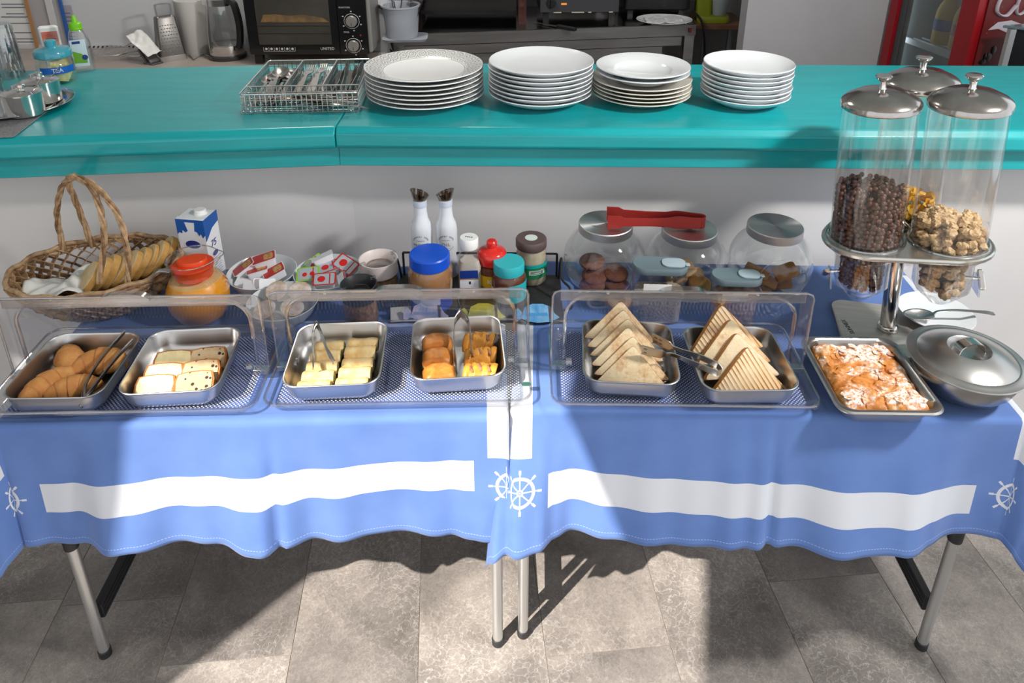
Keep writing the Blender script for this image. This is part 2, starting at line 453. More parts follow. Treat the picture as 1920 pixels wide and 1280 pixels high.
def clothmat(name, par):
    m = bpy.data.materials.new(name); m.use_nodes = True
    t = NT(m); b = t.n['Principled BSDF']; b.inputs['Roughness'].default_value = 0.85
    b.inputs['Sheen Weight'].default_value = 0.15
    uv = t.new('ShaderNodeUVMap'); uv.uv_map = 'cloth'
    sp = t.new('ShaderNodeSeparateXYZ'); t.l.new(uv.outputs[0], sp.inputs[0]); a, bb = sp.outputs[0], sp.outputs[1]
    def inside(x, lo, hi):
        return t.math('MULTIPLY', t.math('GREATER_THAN', x, lo), t.math('LESS_THAN', x, hi))
    mask = None
    def add(x):
        nonlocal mask
        mask = x if mask is None else t.math('MAXIMUM', mask, x)
    a0, a1, b0, b1, sk = par['front']
    bs = t.math('SUBTRACT', bb, t.math('MULTIPLY', a, sk))
    add(t.math('MULTIPLY', inside(a, a0, a1), inside(bs, b0, b1)))
    for lo, hi, lim in par['sides']:
        add(t.math('MULTIPLY', inside(a, lo, hi), inside(bb, -0.53, lim)))
    for cx, cy, sc in par['wheels']:
        dx = t.math('SUBTRACT', a, cx); dy = t.math('SUBTRACT', bb, cy)
        rr = t.math('DIVIDE', t.math('SQRT', t.math('ADD', t.math('MULTIPLY', dx, dx), t.math('MULTIPLY', dy, dy))), sc)
        an = t.math('ARCTAN2', dy, dx)
        fr = t.math('SUBTRACT', t.math('FRACT', t.math('ADD', t.math('DIVIDE', an, 2 * PI / 8), 0.5)), 0.5)
        lat = t.math('MULTIPLY', t.math('ABSOLUTE', fr), t.math('MULTIPLY', rr, 2 * PI / 8))     # sideways distance from nearest spoke
        add(inside(rr, 0.62, 0.78))
        add(inside(rr, 0.0, 0.05)); add(inside(rr, 0.09, 0.17))
        add(t.math('MULTIPLY', inside(rr, 0.15, 0.7), t.math('LESS_THAN', lat, 0.032)))
        add(t.math('MULTIPLY', inside(rr, 0.7, 1.08), t.math('LESS_THAN', lat, 0.03)))
        add(t.math('MULTIPLY', inside(rr, 0.9, 1.12), t.math('LESS_THAN', lat, 0.06)))
    nvec = uv.outputs[0]
    n = t.noise(9, 4, nvec)
    blue = t.ramp(n, [(0.3, srgb('5272b2')), (0.7, srgb('5e7ebc'))])
    # woven threads
    wv = t.new('ShaderNodeTexWave'); wv.inputs['Scale'].default_value = 520; wv.bands_direction = 'X'; t.l.new(nvec, wv.inputs['Vector'])
    wv2 = t.new('ShaderNodeTexWave'); wv2.inputs['Scale'].default_value = 520; wv2.bands_direction = 'Y'; t.l.new(nvec, wv2.inputs['Vector'])
    c = t.mix(mask, blue, srgb('ccd0d9'))
    hem = par['hem']
    st = t.math('MULTIPLY', inside(bb, hem - 0.016, hem - 0.0145), t.math('GREATER_THAN', t.math('FRACT', t.math('MULTIPLY', a, 160)), 0.35))
    c = t.mix(t.math('MULTIPLY', st, 0.6), c, srgb('a9bdea'))
    t.l.new(c, b.inputs['Base Color'])
    hh = t.math('ADD', t.math('ADD', wv.outputs['Fac'], wv2.outputs['Fac']), t.math('MULTIPLY', t.noise(14, 4, nvec), 4))
    t.l.new(t.bump(hh, 0.18, 0.0012), b.inputs['Normal'])
    return m
def interp(tab, x):
    if x <= tab[0][0]: return tab[0][1]
    for (x0, y0), (x1, y1) in zip(tab, tab[1:]):
        if x <= x1:
            f = (x - x0) / (x1 - x0); f = f * f * (3 - 2 * f)
            return y0 + (y1 - y0) * f
    return tab[-1][1]
def tablecloth(label, x0, y0, rz, L, D, drop, ktab, kside, kcorner, par, overhang):
    t = thing('tablecloth', label, 'tablecloth', (x0, y0, 0), rz, 'blue and white nautical tablecloths')
    hl, hr = overhang
    nu, nv = 190, 120
    ztop = TT + 0.0
    uvs = []
    def f(i, j):
        a = -hl + i * (L + hl + hr); b = -(D + 0.12) + j * (D + 0.12 + drop)
        ca = min(max(a, 0.0), L); cb = min(max(b, -D), 0.0)
        oa, ob = a - ca, b - cb
        rho = math.hypot(oa, ob)
        uvs.append((a, b))
        wr = 0.0007 * math.sin(a * 31 + b * 7) * math.sin(b * 23 - a * 5)
        if rho < 1e-9: return (a, -b, ztop + max(0.0, wr))
        da, db = oa / rho, ob / rho
        kf = interp(ktab, a)
        if ob < -1e-9: k = 0.02                              # back drop
        elif abs(oa) < 1e-9: k = kf
        else:
            wgt = abs(db)                                    # 0 = side, 1 = front
            side = 0 if oa < 0 else 1
            ks = kside[side]; kc = kcorner[side]
            k = ks + (kf - ks) * wgt + (kc - 0.5 * (ks + kf)) * (math.sin(2 * math.atan2(abs(db), abs(da)))) ** 2
        rd = 0.010                                           # soft bend over the table edge
        if rho < rd * 1.57:
            th = rho / rd; out = rd * math.sin(th); dz = rd * (1 - math.cos(th))
        else:
            out = rd; dz = rd + (rho - rd * 1.57)
        ease = min(1.0, rho / drop) ** 1.1
        flare = k * drop * ease * (1.0 if rho < drop else rho / drop)
        if ob > 0: flare += ease * (0.0075 * math.sin(a * 31 + 1.3 * math.sin(a * 9)) + 0.0025 * math.sin(a * 67 + 2) - 0.012 * math.exp(-((a - 0.53) / 0.010) ** 2) + 0.010 * math.exp(-((a - 0.505) / 0.018) ** 2)) * abs(db)
        out = out * 0.9 + flare
        lift = math.sqrt(max(0.0, 1 - min(0.9, abs(k)) ** 2))
        return (ca + da * out, -(cb) - db * out, ztop - dz * (0.9 + 0.1 * lift))
    V, F = grid(f, nu, nv)
    me = bpy.data.meshes.new('cloth'); me.from_pydata(V, [], F)
    uvl = me.uv_layers.new(name='cloth')
    for lp in me.loops: uvl.data[lp.index].uv = uvs[lp.vertex_index]
    me.shade_smooth(); me.update()
    o = link('cloth', me, clothmat(par['name'], par), t)
    so = o.modifiers.new('thickness', 'SOLIDIFY'); so.thickness = 0.0012; so.offset = 1
    return t
def ktable(hem, x0, y0, rz, drop):
    """fold strength from the hem's height in the photograph"""
    out = []
    for u, v in hem:
        h = TT - drop * 0.97
        p = P(u, v, h)
        dx, dy = p.x - x0, p.y - y0
        a = dx * math.cos(rz) + dy * math.sin(rz); b = dx * math.sin(rz) - dy * math.cos(rz)
        out.append((a, (b - 0.009) / drop))
    return out
DROP = 0.300
hemL = [(60, 1020), (100, 1012), (150, 1022), (205, 1036), (250, 1033), (320, 1018), (400, 1022), (475, 1037), (530, 1027), (590, 1014), (690, 1003), (780, 992), (840, 1004), (880, 1014), (915, 1020)]
hemR = [(965, 1046), (1009, 1032), (1040, 1008), (1070, 998), (1136, 1003), (1246, 1025), (1357, 1029), (1401, 1018), (1467, 1024), (1540, 1038), (1605, 1047), (1688, 1043), (1743, 1022), (1793, 1002), (1832, 1003)]
kL = ktable(hemL, XL0, YL0, RZL, DROP); kR = ktable(hemR, XR0, YR0T, RZR, DROP)
tablecloth('blue and white tablecloth on the croissant side, tucked behind its neighbour', XL0, YL0, RZL, LL, DL, DROP, kL, (0.46, 0.0), (0.40, 0.02),
           dict(name='cloth_print_left', front=(0.055, 0.937, 0.150, 0.222, -0.046), sides=[(-0.2, -0.035, 0.115), (0.965, 1.045, 0.10)],
                wheels=[(-0.022, 0.182, 0.042), (1.013, 0.165, 0.042)], hem=DROP), (DROP, 0.2))
tablecloth('blue and white tablecloth on the cereal dispenser side with the ship wheel at its corner', XR0, YR0T, RZR, LR, DL, DROP, kR, (0.0, 0.30), (0.16, 0.35),
           dict(name='cloth_print_right', front=(0.07, 0.955, 0.142, 0.217, 0.030), sides=[(-0.03, 0.036, 0.105), (1.012, 1.14, 0.10)],
                wheels=[(0.012, 0.172, 0.040), (1.03, 0.19, 0.042)], hem=DROP), (0.2, DROP))
# ================================================================= roll-top display cases
def gridtex():
    """textured clear tray floor"""
    m = bpy.data.materials.new('dimpled_clear'); m.use_nodes = True
    t = NT(m); t.n.remove(t.n['Principled BSDF']); out = t.n['Material Output']
    vec = t.coord(); sp = t.new('ShaderNodeSeparateXYZ'); t.l.new(vec, sp.inputs[0])
    def w(x): return t.math('SINE', t.math('MULTIPLY', x, 2 * PI / 0.0084))
    h = t.math('MULTIPLY', w(sp.outputs[0]), w(sp.outputs[1]))
    dots = t.ramp(h, [(0.12, 0.0), (0.5, 1.0)])
    tr = t.new('ShaderNodeBsdfTransparent'); t.l.new(t.mix(dots, (0.78, 0.81, 0.88), (0.95, 0.96, 1.0)), tr.inputs[0])
    gl = t.new('ShaderNodeBsdfPrincipled'); gl.inputs['Base Color'].default_value = (0.9, 0.92, 0.95, 1); gl.inputs['Roughness'].default_value = 0.25
    f = t.math('MULTIPLY', dots, 0.40)
    ms = t.new('ShaderNodeMixShader'); t.l.new(t.math('ADD', f, 0.015), ms.inputs[0]); t.l.new(tr.outputs[0], ms.inputs[1]); t.l.new(gl.outputs[0], ms.inputs[2])
    t.l.new(ms.outputs[0], out.inputs[0])
    return m
DIMPLE = gridtex()
CW, CD = 0.545, 0.285        # case width and depth
TRZ = TT + 0.0035
def arch(w, h, r, y, n=8):
    """inverted-U outline in the XZ plane"""
    pts = [(-w / 2, y, 0)]
    pts += [(-w / 2 + r - r * math.cos(R(90 * k / n)), y, h - r + r * math.sin(R(90 * k / n))) for k in range(n + 1)]
    pts += [(w / 2 - r + r * math.sin(R(90 * k / n)), y, h - r + r * math.cos(R(90 * k / n))) for k in range(n + 1)]
    pts += [(w / 2, y, 0)]
    return pts
def display_case(label, cx, fy, rz):
    """cx, fy: middle of the tray's front edge"""
    t = thing('display_case', label, 'display case', (cx, fy, TRZ), rz, 'clear roll-top display cases')
    W, D = CW, CD
    # tray: flat dimpled floor, raised clear rim
    part('tray_floor', loft([rrect(W - 0.05, D - 0.05, 0.015, 0.0075, 4, 0, D / 2), rrect(W - 0.05, D - 0.05, 0.015, 0.0085, 4, 0, D / 2)]), DIMPLE, t, smooth=False)
    def rr(ins, z, r=0.03): return rrect(W - 2 * ins, D - 2 * ins, r, z, 6, 0, D / 2)
    part('tray_rim', loft([rr(0.025, 0.008), rr(0.018, 0.012), rr(0.012, 0.022), rr(0.004, 0.026), rr(0.0, 0.024), rr(0.0, 0.019), rr(0.006, 0.016), rr(0.014, 0.002), rr(0.022, 0.0), rr(0.026, 0.004)], False, False), ACRYL, t)
    part('rim_bead', tube([(x, y, 0.0235) for x, y, z in rr(0.003, 0)], 0.0028, 8, closed=True), ACRYLRIM, t)
    hy, hz = D * 0.50, 0.028                            # hinge line
    rad = 0.176
    # fixed rear half (inner shell with rounded corners)
    wi, hi = W - 0.065, rad - 0.018
    rings = []
    for k in range(9):
        s_ = k / 8
        rings.append([(x, hy + (D - hy - 0.012) * s_, hz + z * (1 - 0.72 * s_ - 0.28 * s_ * s_)) for x, y, z in arch(wi, hi, 0.05, 0)])
    rear = part('rear_cover', loft(rings, False, False, closed=False), ACRYL, t)
    part('arch_rim', tube([(x, hy - 0.002, hz + z) for x, y, z in arch(wi, hi, 0.05, 0)], 0.0042, 8, flat=(1.0, 1.0)), ACRYLRIM, rear)
    for fx in (-0.32, 0.0, 0.32):
        part('rivet', ellipsoid((fx * wi, hy - 0.008, hz + hi + 0.012), 0.0038, 0.0025, 0.0038, 10, 6), WHITE, rear)
    for fx in (-0.27, 0.27):
        part('clip', rbox(fx * wi, hy - 0.004, hz + hi - 0.006, 0.02, 0.006, 0.006, 0.002, 0.001), ACRYLRIM, rear)
    # lifted front half (outer shell), swung back over the rear half
    wo, ho = W - 0.012, rad
    prof = []
    for k in range(9):
        s_ = k / 8; prof.append((hy - 0.01 + (D - hy + 0.006) * s_, hz - 0.004 + ho * (1 - 0.72 * s_ - 0.28 * s_ * s_)))
    shell = [[(-wo / 2, y, z) for y, z in prof], [(wo / 2, y, z) for y, z in prof]]
    cover = part('lifted_cover', loft([[(x, y, z) for x in (-wo / 2, wo / 2)] for y, z in prof], False, False, closed=False), ACRYL, t)
    for sx in (-1, 1):
        fan = [(sx * wo / 2, hy - 0.01, hz)] + [(sx * wo / 2, y, z) for y, z in prof]
        part('cover_side', (fan, [tuple(range(len(fan)))]), ACRYL, cover, smooth=False)
        part('edge_bar', rbox(sx * (wo / 2 - 0.011), hy - 0.012, hz - 0.008, 0.024, 0.005, ho + 0.006, 0.002, 0.001), ACRYL, cover)
        part('edge_bead', tube([(sx * (wo / 2 + 0.001), hy - 0.014, hz - 0.008), (sx * (wo / 2 + 0.001), hy - 0.014, hz + ho - 0.012), (sx * (wo / 2 - 0.004), hy - 0.014, hz + ho - 0.002), (sx * (wo / 2 - 0.015), hy - 0.014, hz + ho + 0.002)], 0.0026, 8), ACRYLRIM, cover)
        part('hinge', [rbox(sx * (wo / 2 - 0.014), hy - 0.018, hz - 0.012, 0.035, 0.018, 0.012, 0.003, 0.001), xf(lathe([(0.009, 0), (0.009, 0.012), (0.004, 0.014)], 8), T(sx * (wo / 2 - 0.03), hy - 0.02, hz + 0.005) @ Ry(-sx * PI / 2))], ACRYLRIM, cover)
    part('lip', rbox(0, hy - 0.012, hz + ho - 0.022, wo - 0.03, 0.005, 0.024, 0.002, 0.001), ACRYLRIM, cover)
    part('lip_bead', tube([(-wo / 2 + 0.015, hy - 0.014, hz + ho + 0.002), (wo / 2 - 0.015, hy - 0.014, hz + ho + 0.002)], 0.003, 8), ACRYLRIM, cover)
    hp = [(x * 0.05, 0.011 * (1 - x ** 4)) for x in [k / 8 - 1 for k in range(17)]]
    hd = loft([[(x, hy - 0.02, hz + ho + z) for x, z in hp] + [(0.05, hy - 0.02, hz + ho - 0.006), (-0.05, hy - 0.02, hz + ho - 0.006)],
               [(x, hy - 0.005, hz + ho + z) for x, z in hp] + [(0.05, hy - 0.005, hz + ho - 0.006), (-0.05, hy - 0.005, hz + ho - 0.006)]])
    part('handle', hd, ACRYLRIM, cover)
    return t
def case_at(label, uL, vL, uR, vR):
    a, b = P(uL, vL, TT + 0.02), P(uR, vR, TT + 0.02)
    m = (a + b) / 2; rz = math.atan2(b.y - a.y, b.x - a.x)
    return display_case(label, m.x, m.y, rz), m, rz
case1, c1m, c1r = case_at('clear roll-top display case holding the croissants and cake slices', -44, 784, 472, 774)
case2, c2m, c2r = case_at('clear roll-top display case holding the rolled pies and golden pastries', 482, 767, 1004, 758)
case3, c3m, c3r = case_at('clear roll-top display case holding the toast and grilled sandwiches', 1031, 763, 1549, 771)
part('sticker', rbox(CW / 2 - 0.012, 0.05, 0.0255, 0.02, 0.012, 0.0015, 0.005, 0.0004), mat('green_sticker', '2f5a50', 0.5), case2)

# ================================================================= steel pans
def pan_mesh(w, d, h):
    r = 0.034
    def q(i, z, r_=None): return rrect(w - 2 * i, d - 2 * i, r if r_ is None else r_, z, 8)
    t = 0.0012
    return [loft([q(0.034, 0.0, 0.02), q(0.026, 0.0006, 0.022), q(0.015, 0.006, 0.028), q(0.008, 0.018, 0.031), q(0.003, h - 0.008), q(0.001, h - 0.003), q(0.0, h - 0.001), q(0.0008, h), q(0.003, h - 0.0005),
                  q(0.0045, h - 0.004), q(0.009 , 0.019, 0.030), q(0.016, 0.0075, 0.027), q(0.027, 0.0022, 0.021), q(0.035, 0.0016, 0.02)])]
PW, PD, PH = 0.198, 0.212, 0.052
PANM = mesh('pan', pan_mesh(PW, PD, PH)); PANM.materials.append(PANSTEEL)
PZ = TRZ + 0.0087
class Pan: pass
def pan(label, FL, FR, BR, BL):
    h = PZ + PH
    q = [P(*c, h) for c in (FL, FR, BR, BL)]
    m = (q[0] + q[1] + q[2] + q[3]) / 4
    e = (q[1] - q[0]) + (q[2] - q[3]); rz = math.atan2(e.y, e.x)
    o = link('food_pan', PANM, None); o.location = (m.x, m.y, PZ); o.rotation_euler = (0, 0, rz)
    tag(o, label, 'food pan', 'steel food pans in the display cases')
    p = Pan(); p.x, p.y, p.rz, p.o = m.x, m.y, rz, o
    return p
def inpan(p, x, y, z=0.0):
    """pan-local metres (x right, y back) -> world, z above the pan's floor"""
    c, s = math.cos(p.rz), math.sin(p.rz)
    return (p.x + c * x - s * y, p.y + s * x + c * y, PZ + 0.0025 + z)
pan1 = pan('steel pan of four croissants', (2, 748), (203, 744), (256, 622), (90, 624))
pan2 = pan('steel pan of plain and chocolate chip cake slices', (220, 737), (412, 728), (444, 614), (287, 621))
pan3 = pan('steel pan of pale rolled pies', (529, 721), (718, 715), (727, 604), (553, 612))
pan4 = pan('steel pan of golden puff pastries', (765, 713), (948, 702), (944, 589), (770, 598))
pan5 = pan('steel pan of white toast triangles', (1090, 710), (1279, 719), (1262, 607), (1088, 599))
pan6 = pan('steel pan of grilled striped sandwiches', (1315, 729), (1498, 725), (1452, 615), (1277, 615))

# ---- baked goods
def crumb(name, stops, scale=12, b=0.25, bs=60, rough=0.7, axis=None):
    m = bpy.data.materials.new(name); m.use_nodes = True
    t = NT(m); bs_ = t.n['Principled BSDF']; bs_.inputs['Roughness'].default_value = rough
    v = t.coord()
    t.l.new(t.ramp(t.noise(scale, 5, v, 0.6), stops), bs_.inputs['Base Color'])
    t.l.new(t.bump(t.noise(bs, 4, v), b, 0.003), bs_.inputs['Normal'])
    return m
CROISS = crumb('croissant_crust', [(0.3, srgb('b8743c')), (0.5, srgb('cc8c4c')), (0.7, srgb('dfac6c'))], 22, 0.5, 70)
def croissant(label, p, x, y, rz, s=1.0, curve=1.0, lift=0.0):
    n = 60; ring = 18; rings = []
    L = 0.105 * s
    for i in range(n + 1):
        f = i / n; a = (f - 0.5) * 1.7 * curve
        rad = 0.0315 * s * max(0.12, math.sin(PI * (0.05 + 0.90 * f)) ** 0.75)
        step = (f * 4.6) % 1.0
        rad *= 0.90 + 0.11 * (1 - step) ** 0.6
        cx = math.sin(a) * L / 1.7 * 1.15 / max(curve, 0.3) ; cy = -(1 - math.cos(a)) * L * 0.55
        tx, ty = math.cos(a), -math.sin(a) * 0.8
        l = math.hypot(tx, ty); nx, ny = -ty / l, tx / l
        rings.append([(cx + nx * rad * math.cos(q), cy + ny * rad * math.cos(q), 0.0255 * s + rad * 0.84 * math.sin(q)) for q in [2 * PI * k / ring for k in range(ring)]])
    o = part('croissant', loft(rings), CROISS, ang=60)
    o.location = inpan(p, x, y, lift); o.rotation_euler = (0, 0, p.rz + rz)
    return tag(o, label, 'croissant', 'croissants in the first pan')
croissant('fat croissant lying at the front left of its pan, split on top', pan1, -0.040, -0.036, R(58), 1.0, 0.45)
croissant('short upright-pointing croissant at the back left of its pan', pan1, -0.038, 0.042, R(-58), 0.95, 0.3)
croissant('curved croissant lying across the front middle of its pan', pan1, 0.014, -0.044, R(20), 0.92, 0.75)
croissant('large curled croissant under the tongs at the back right', pan1, 0.034, 0.036, R(10), 1.05, 1.25)

CAKE = crumb('pale_cake', [(0.3, srgb('e2cf96')), (0.7, srgb('efe2b4'))], 60, 0.4, 260)
CRUST = crumb('cake_crust', [(0.3, srgb('9a5a24')), (0.7, srgb('c07a38'))], 30, 0.4, 120)
def chipcake():
    m = bpy.data.materials.new('chip_cake'); m.use_nodes = True
    t = NT(m); b = t.n['Principled BSDF']; b.inputs['Roughness'].default_value = 0.75
    v = t.coord(); base = t.ramp(t.noise(60, 4, v), [(0.3, srgb('c2a67e')), (0.7, srgb('d3ba94'))])
    vo = t.new('ShaderNodeTexVoronoi'); vo.inputs['Scale'].default_value = 120; t.l.new(v, vo.inputs['Vector'])
    sp = t.new('ShaderNodeSeparateColor'); t.l.new(vo.outputs['Color'], sp.inputs[0])
    chip = t.math('MULTIPLY', t.math('LESS_THAN', vo.outputs['Distance'], 0.42), t.math('GREATER_THAN', sp.outputs[0], 0.66))
    t.l.new(t.mix(chip, base, srgb('3a2418')), b.inputs['Base Color'])
    t.l.new(t.bump(t.noise(260, 4, v), 0.4, 0.003), b.inputs['Normal'])
    return m
CHIP = chipcake()
def slice_thing(name, label, p, x, y, z, tilt, rz, m, group, w=0.078, h=0.072, th=0.018):
    """a loaf slice leaning back on its neighbour"""
    t = thing(name, label, 'cake', inpan(p, x, y, z), 0, group, rot=(tilt, 0, p.rz + rz))
    def out(k): return [(-w / 2 * k, 0), (w / 2 * k, 0), (w * 0.53 * k, h * 0.6 * k), (w * 0.47 * k, h * 0.93 * k), (w * 0.2 * k, h * k), (-w * 0.2 * k, h * k), (-w * 0.47 * k, h * 0.93 * k), (-w * 0.53 * k, h * 0.6 * k)]
    def ring(k, yy): return [(a, yy, b + (1 - k) * h * 0.5) for a, b in out(k)]
    part('crust', loft([ring(1.0, -th / 2), ring(1.0, th / 2)]), CRUST, t, ang=30)
    part('crumb', loft([ring(0.90, -th / 2 - 0.0010), ring(0.925, -th / 2 + 0.001), ring(0.925, th / 2 - 0.001), ring(0.90, th / 2 + 0.0010)]), m, t, ang=30)
    return t
G = 'cake slices in the second pan'
for k, (yy, zz, tl) in enumerate(((-0.074, 0.004, -64), (-0.040, 0.006, -62), (0.000, 0.007, -60))):
    where = ('front', 'middle', 'rear')[k]
    slice_thing('cake_slice', f'plain yellow cake slice, {where} one of its row', pan2, -0.041 + 0.006 * k, yy, zz, R(tl), R(2), CAKE, G, 0.076, 0.052, 0.022)
    slice_thing('chip_cake_slice', f'chocolate chip cake slice, {where} one of its row', pan2, 0.037 + 0.003 * k, yy + 0.006, zz, R(tl), R(7), CHIP, G, 0.074, 0.052, 0.022)

ROLL = crumb('filo_crust', [(0.28, srgb('c58f4c')), (0.42, srgb('d9b577')), (0.6, srgb('e8d2a2')), (0.8, srgb('efe0bb'))], 26, 0.45, 45)
GREENF = mat('spinach', '5d6a34', 0.8, c2='8d8a55', nscale=90)
def pie_roll(label, p, x, y, L, r, rz, fill=None, z=0.0, sq=0.78):
    t = thing('pie_roll', label, 'pie roll', inpan(p, x, y, z), p.rz + rz, 'rolled pies in the third pan')
    rnd = random.Random(hash(label) % 9999); n = 16; rings = []
    for i in range(n + 1):
        f = i / n; k = 1.0 if 0 < i < n else 0.88
        k *= 1 + 0.05 * math.sin(f * 9 + rnd.random() * 2)
        rings.append([(-L / 2 + f * L, r * k * math.cos(q) * (1 + 0.04 * math.sin(3 * q + f * 5)), r * sq + r * sq * k * math.sin(q)) for q in [2 * PI * j / 16 for j in range(16)]])
    part('pastry', loft(rings), ROLL, t, ang=50)
    if fill:
        part('filling', [ellipsoid((L / 2 + 0.0003, 0, r * sq), 0.003, r * 0.75, r * sq * 0.72, 10, 8)], fill, t)
    return t
rows = ['front', 'second', 'third', 'fourth', 'rear']
for k in range(5):
    yy = -0.068 + 0.0315 * k
    pie_roll(f'greenish rolled pie, {rows[k]} one of the row by the tongs', pan3, -0.040 + 0.003 * k, yy, 0.066 - 0.001 * k, 0.0172, R(2), GREENF, 0.004 * (k > 2))
    pie_roll(f'plain rolled pie, {rows[k]} one of the row by the pan wall', pan3, 0.037 + 0.002 * k, yy + 0.003, 0.066, 0.0178 + 0.001 * (k % 2), R(-2 + 2 * (k % 2)), None, 0.006 * (k > 2))

PUFF = crumb('puff_top', [(0.3, srgb('a85a1c')), (0.5, srgb('c77a2c')), (0.72, srgb('dfa04e'))], 24, 0.6, 55, 0.45)
PUFFS = crumb('puff_side', [(0.3, srgb('cf9a4e')), (0.7, srgb('e3bd78'))], 40, 0.4, 90)
def puff(label, p, x, y, rz, w=0.066, d=0.050, h=0.038):
    t = thing('puff_pastry', label, 'puff pastry', inpan(p, x, y, 0.0), p.rz + rz, 'square puff pastries in the fourth pan')
    def rr(k, z): return [(a * (1 + 0.03 * math.sin(9 * math.atan2(b, a))), b * (1 + 0.03 * math.sin(7 * math.atan2(b, a))), z) for a, b, _ in rrect(w * k, d * k, 0.016, 0, 6)]
    part('layers', loft([rr(0.86, 0), rr(0.98, 0.005), rr(1.03, 0.012), rr(1.0, 0.018), rr(1.02, 0.022)], True, False), PUFFS, t, ang=60)
    tp_ = loft([rr(1.02, 0.022), rr(1.0, 0.027), rr(0.93, h - 0.006), rr(0.84, h - 0.002), rr(0.7, h), rr(0.5, h + 0.001), rr(0.3, h + 0.0015), rr(0.1, h + 0.001)], False, True)
    tp_ = ([(a, b, c + (0.0028 * mnoise.noise((a * 90 + x * 70, b * 60, y * 80)) if c > 0.026 else 0)) for a, b, c in tp_[0]], tp_[1])
    part('glazed_top', tp_, PUFF, t, ang=70)
    return t
HAM = mat('ham', 'b07a62', 0.55, c2='8a5a48', nscale=80)
BRAID = crumb('braid_crust', [(0.3, srgb('c47a22')), (0.55, srgb('dd9a38')), (0.8, srgb('eab95e'))], 22, 0.35, 60, 0.45)
def braid(label, p, x, y, rz, w=0.068, d=0.049, h=0.034):
    t = thing('braided_pastry', label, 'braided pastry', inpan(p, x, y, 0.0), p.rz + rz, 'braided pastries in the fourth pan')
    def rr(k, z): return [(a * (1 + 0.05 * math.sin(6 * math.atan2(b, a) + y * 60)), b, z) for a, b, _ in rrect(w * k, d * k, 0.016, 0, 6)]
    sh_ = loft([rr(0.88, 0), rr(1.0, 0.006), rr(1.02, 0.013), rr(0.97, 0.021), rr(0.86, h - 0.006), rr(0.68, h - 0.001), rr(0.4, h + 0.0015), rr(0.1, h + 0.002)])
    sh_ = ([(a, b, c + (0.0034 * math.sin(a * 330 + b * 110 + y * 40) if c > 0.02 else 0)) for a, b, c in sh_[0]], sh_[1])
    part('pastry', sh_, BRAID, t, ang=75)
    for k in range(3):
        xx = (-0.27 + 0.27 * k) * w
        part('ham_slit', xf(ellipsoid((0, 0, 0), 0.0036 + 0.0016 * (k % 2), 0.015, 0.0034, 10, 6), T(xx, -0.003 + 0.004 * (k == 1), h + 0.0005) @ Rz(R(18))), HAM, t)
    for k in range(4):
        xx = (-0.40 + 0.27 * k) * w
        part('strip', tube([(xx - 0.003, -d * 0.50, 0.012), (xx - 0.002, -d * 0.40, 0.025), (xx + 0.001, -d * 0.12, h + 0.001), (xx + 0.004, d * 0.14, h + 0.001), (xx + 0.006, d * 0.40, 0.025)], [0.006, 0.0075, 0.008, 0.0078, 0.006], 10, flat=(0.95, 0.42)), BRAID, t, ang=75)
    return t
for k, (yy, w) in enumerate(((-0.060, 'front'), (-0.008, 'middle'), (0.044, 'rear'))):
    puff(f'square glazed puff pastry, {w} one of three', pan4, -0.040 - 0.002 * k, yy, R(3 - 6 * (k % 2)))
    braid(f'braided pastry with ham filling, {w} one of three', pan4, 0.048 - 0.003 * (k == 0), yy + 0.003, R(-4 + 7 * (k % 2)))

BREADW = crumb('white_bread', [(0.3, srgb('d6be98')), (0.7, srgb('e6d6b8'))], 40, 0.45, 200)
TOASTC = crumb('toast_crust', [(0.3, srgb('a3672c')), (0.7, srgb('c88c48'))], 30, 0.3, 100)
def toasted(name, kind):
    m = bpy.data.materials.new(name); m.use_nodes = True
    t = NT(m); b = t.n['Principled BSDF']; b.inputs['Roughness'].default_value = 0.8
    v = t.coord(); base = t.ramp(t.noise(40, 5, v), [(0.3, srgb('dcc49a')), (0.7, srgb('e9d9b8'))])
    if kind == 'grill':
        sp = t.new('ShaderNodeSeparateXYZ'); t.l.new(v, sp.inputs[0])
        rot = t.math('ADD', t.math('MULTIPLY', sp.outputs[0], 0.86), t.math('MULTIPLY', sp.outputs[2], 0.5))
        fr = t.math('ABSOLUTE', t.math('SUBTRACT', t.math('FRACT', t.math('DIVIDE', rot, 0.0088)), 0.5))
        line = t.ramp(fr, [(0.26, 0.0), (0.42, 1.0)])
        n = t.ramp(t.noise(30, 3, v), [(0.3, 0.35), (0.6, 1.0)])
        c = t.mix(t.math('MULTIPLY', line, n), t.mix(t.ramp(t.noise(18, 3, v), [(0.4, 0.0), (0.7, 0.6)]), base, srgb('d9a45c')), srgb('a5642a'))
        t.l.new(t.bump(fr, 0.5, 0.003), b.inputs['Normal'])
    else:
        n = t.ramp(t.noise(17, 5, v, 0.7), [(0.46, 0.0), (0.64, 0.85)])
        c = t.mix(n, base, srgb('b5732e'))
        t.l.new(t.bump(t.noise(180, 3, v), 0.4, 0.002), b.inputs['Normal'])
    t.l.new(c, b.inputs['Base Color'])
    return m
TOASTM, GRILLM = toasted('toasted_face', 'toast'), toasted('grilled_face', 'grill')
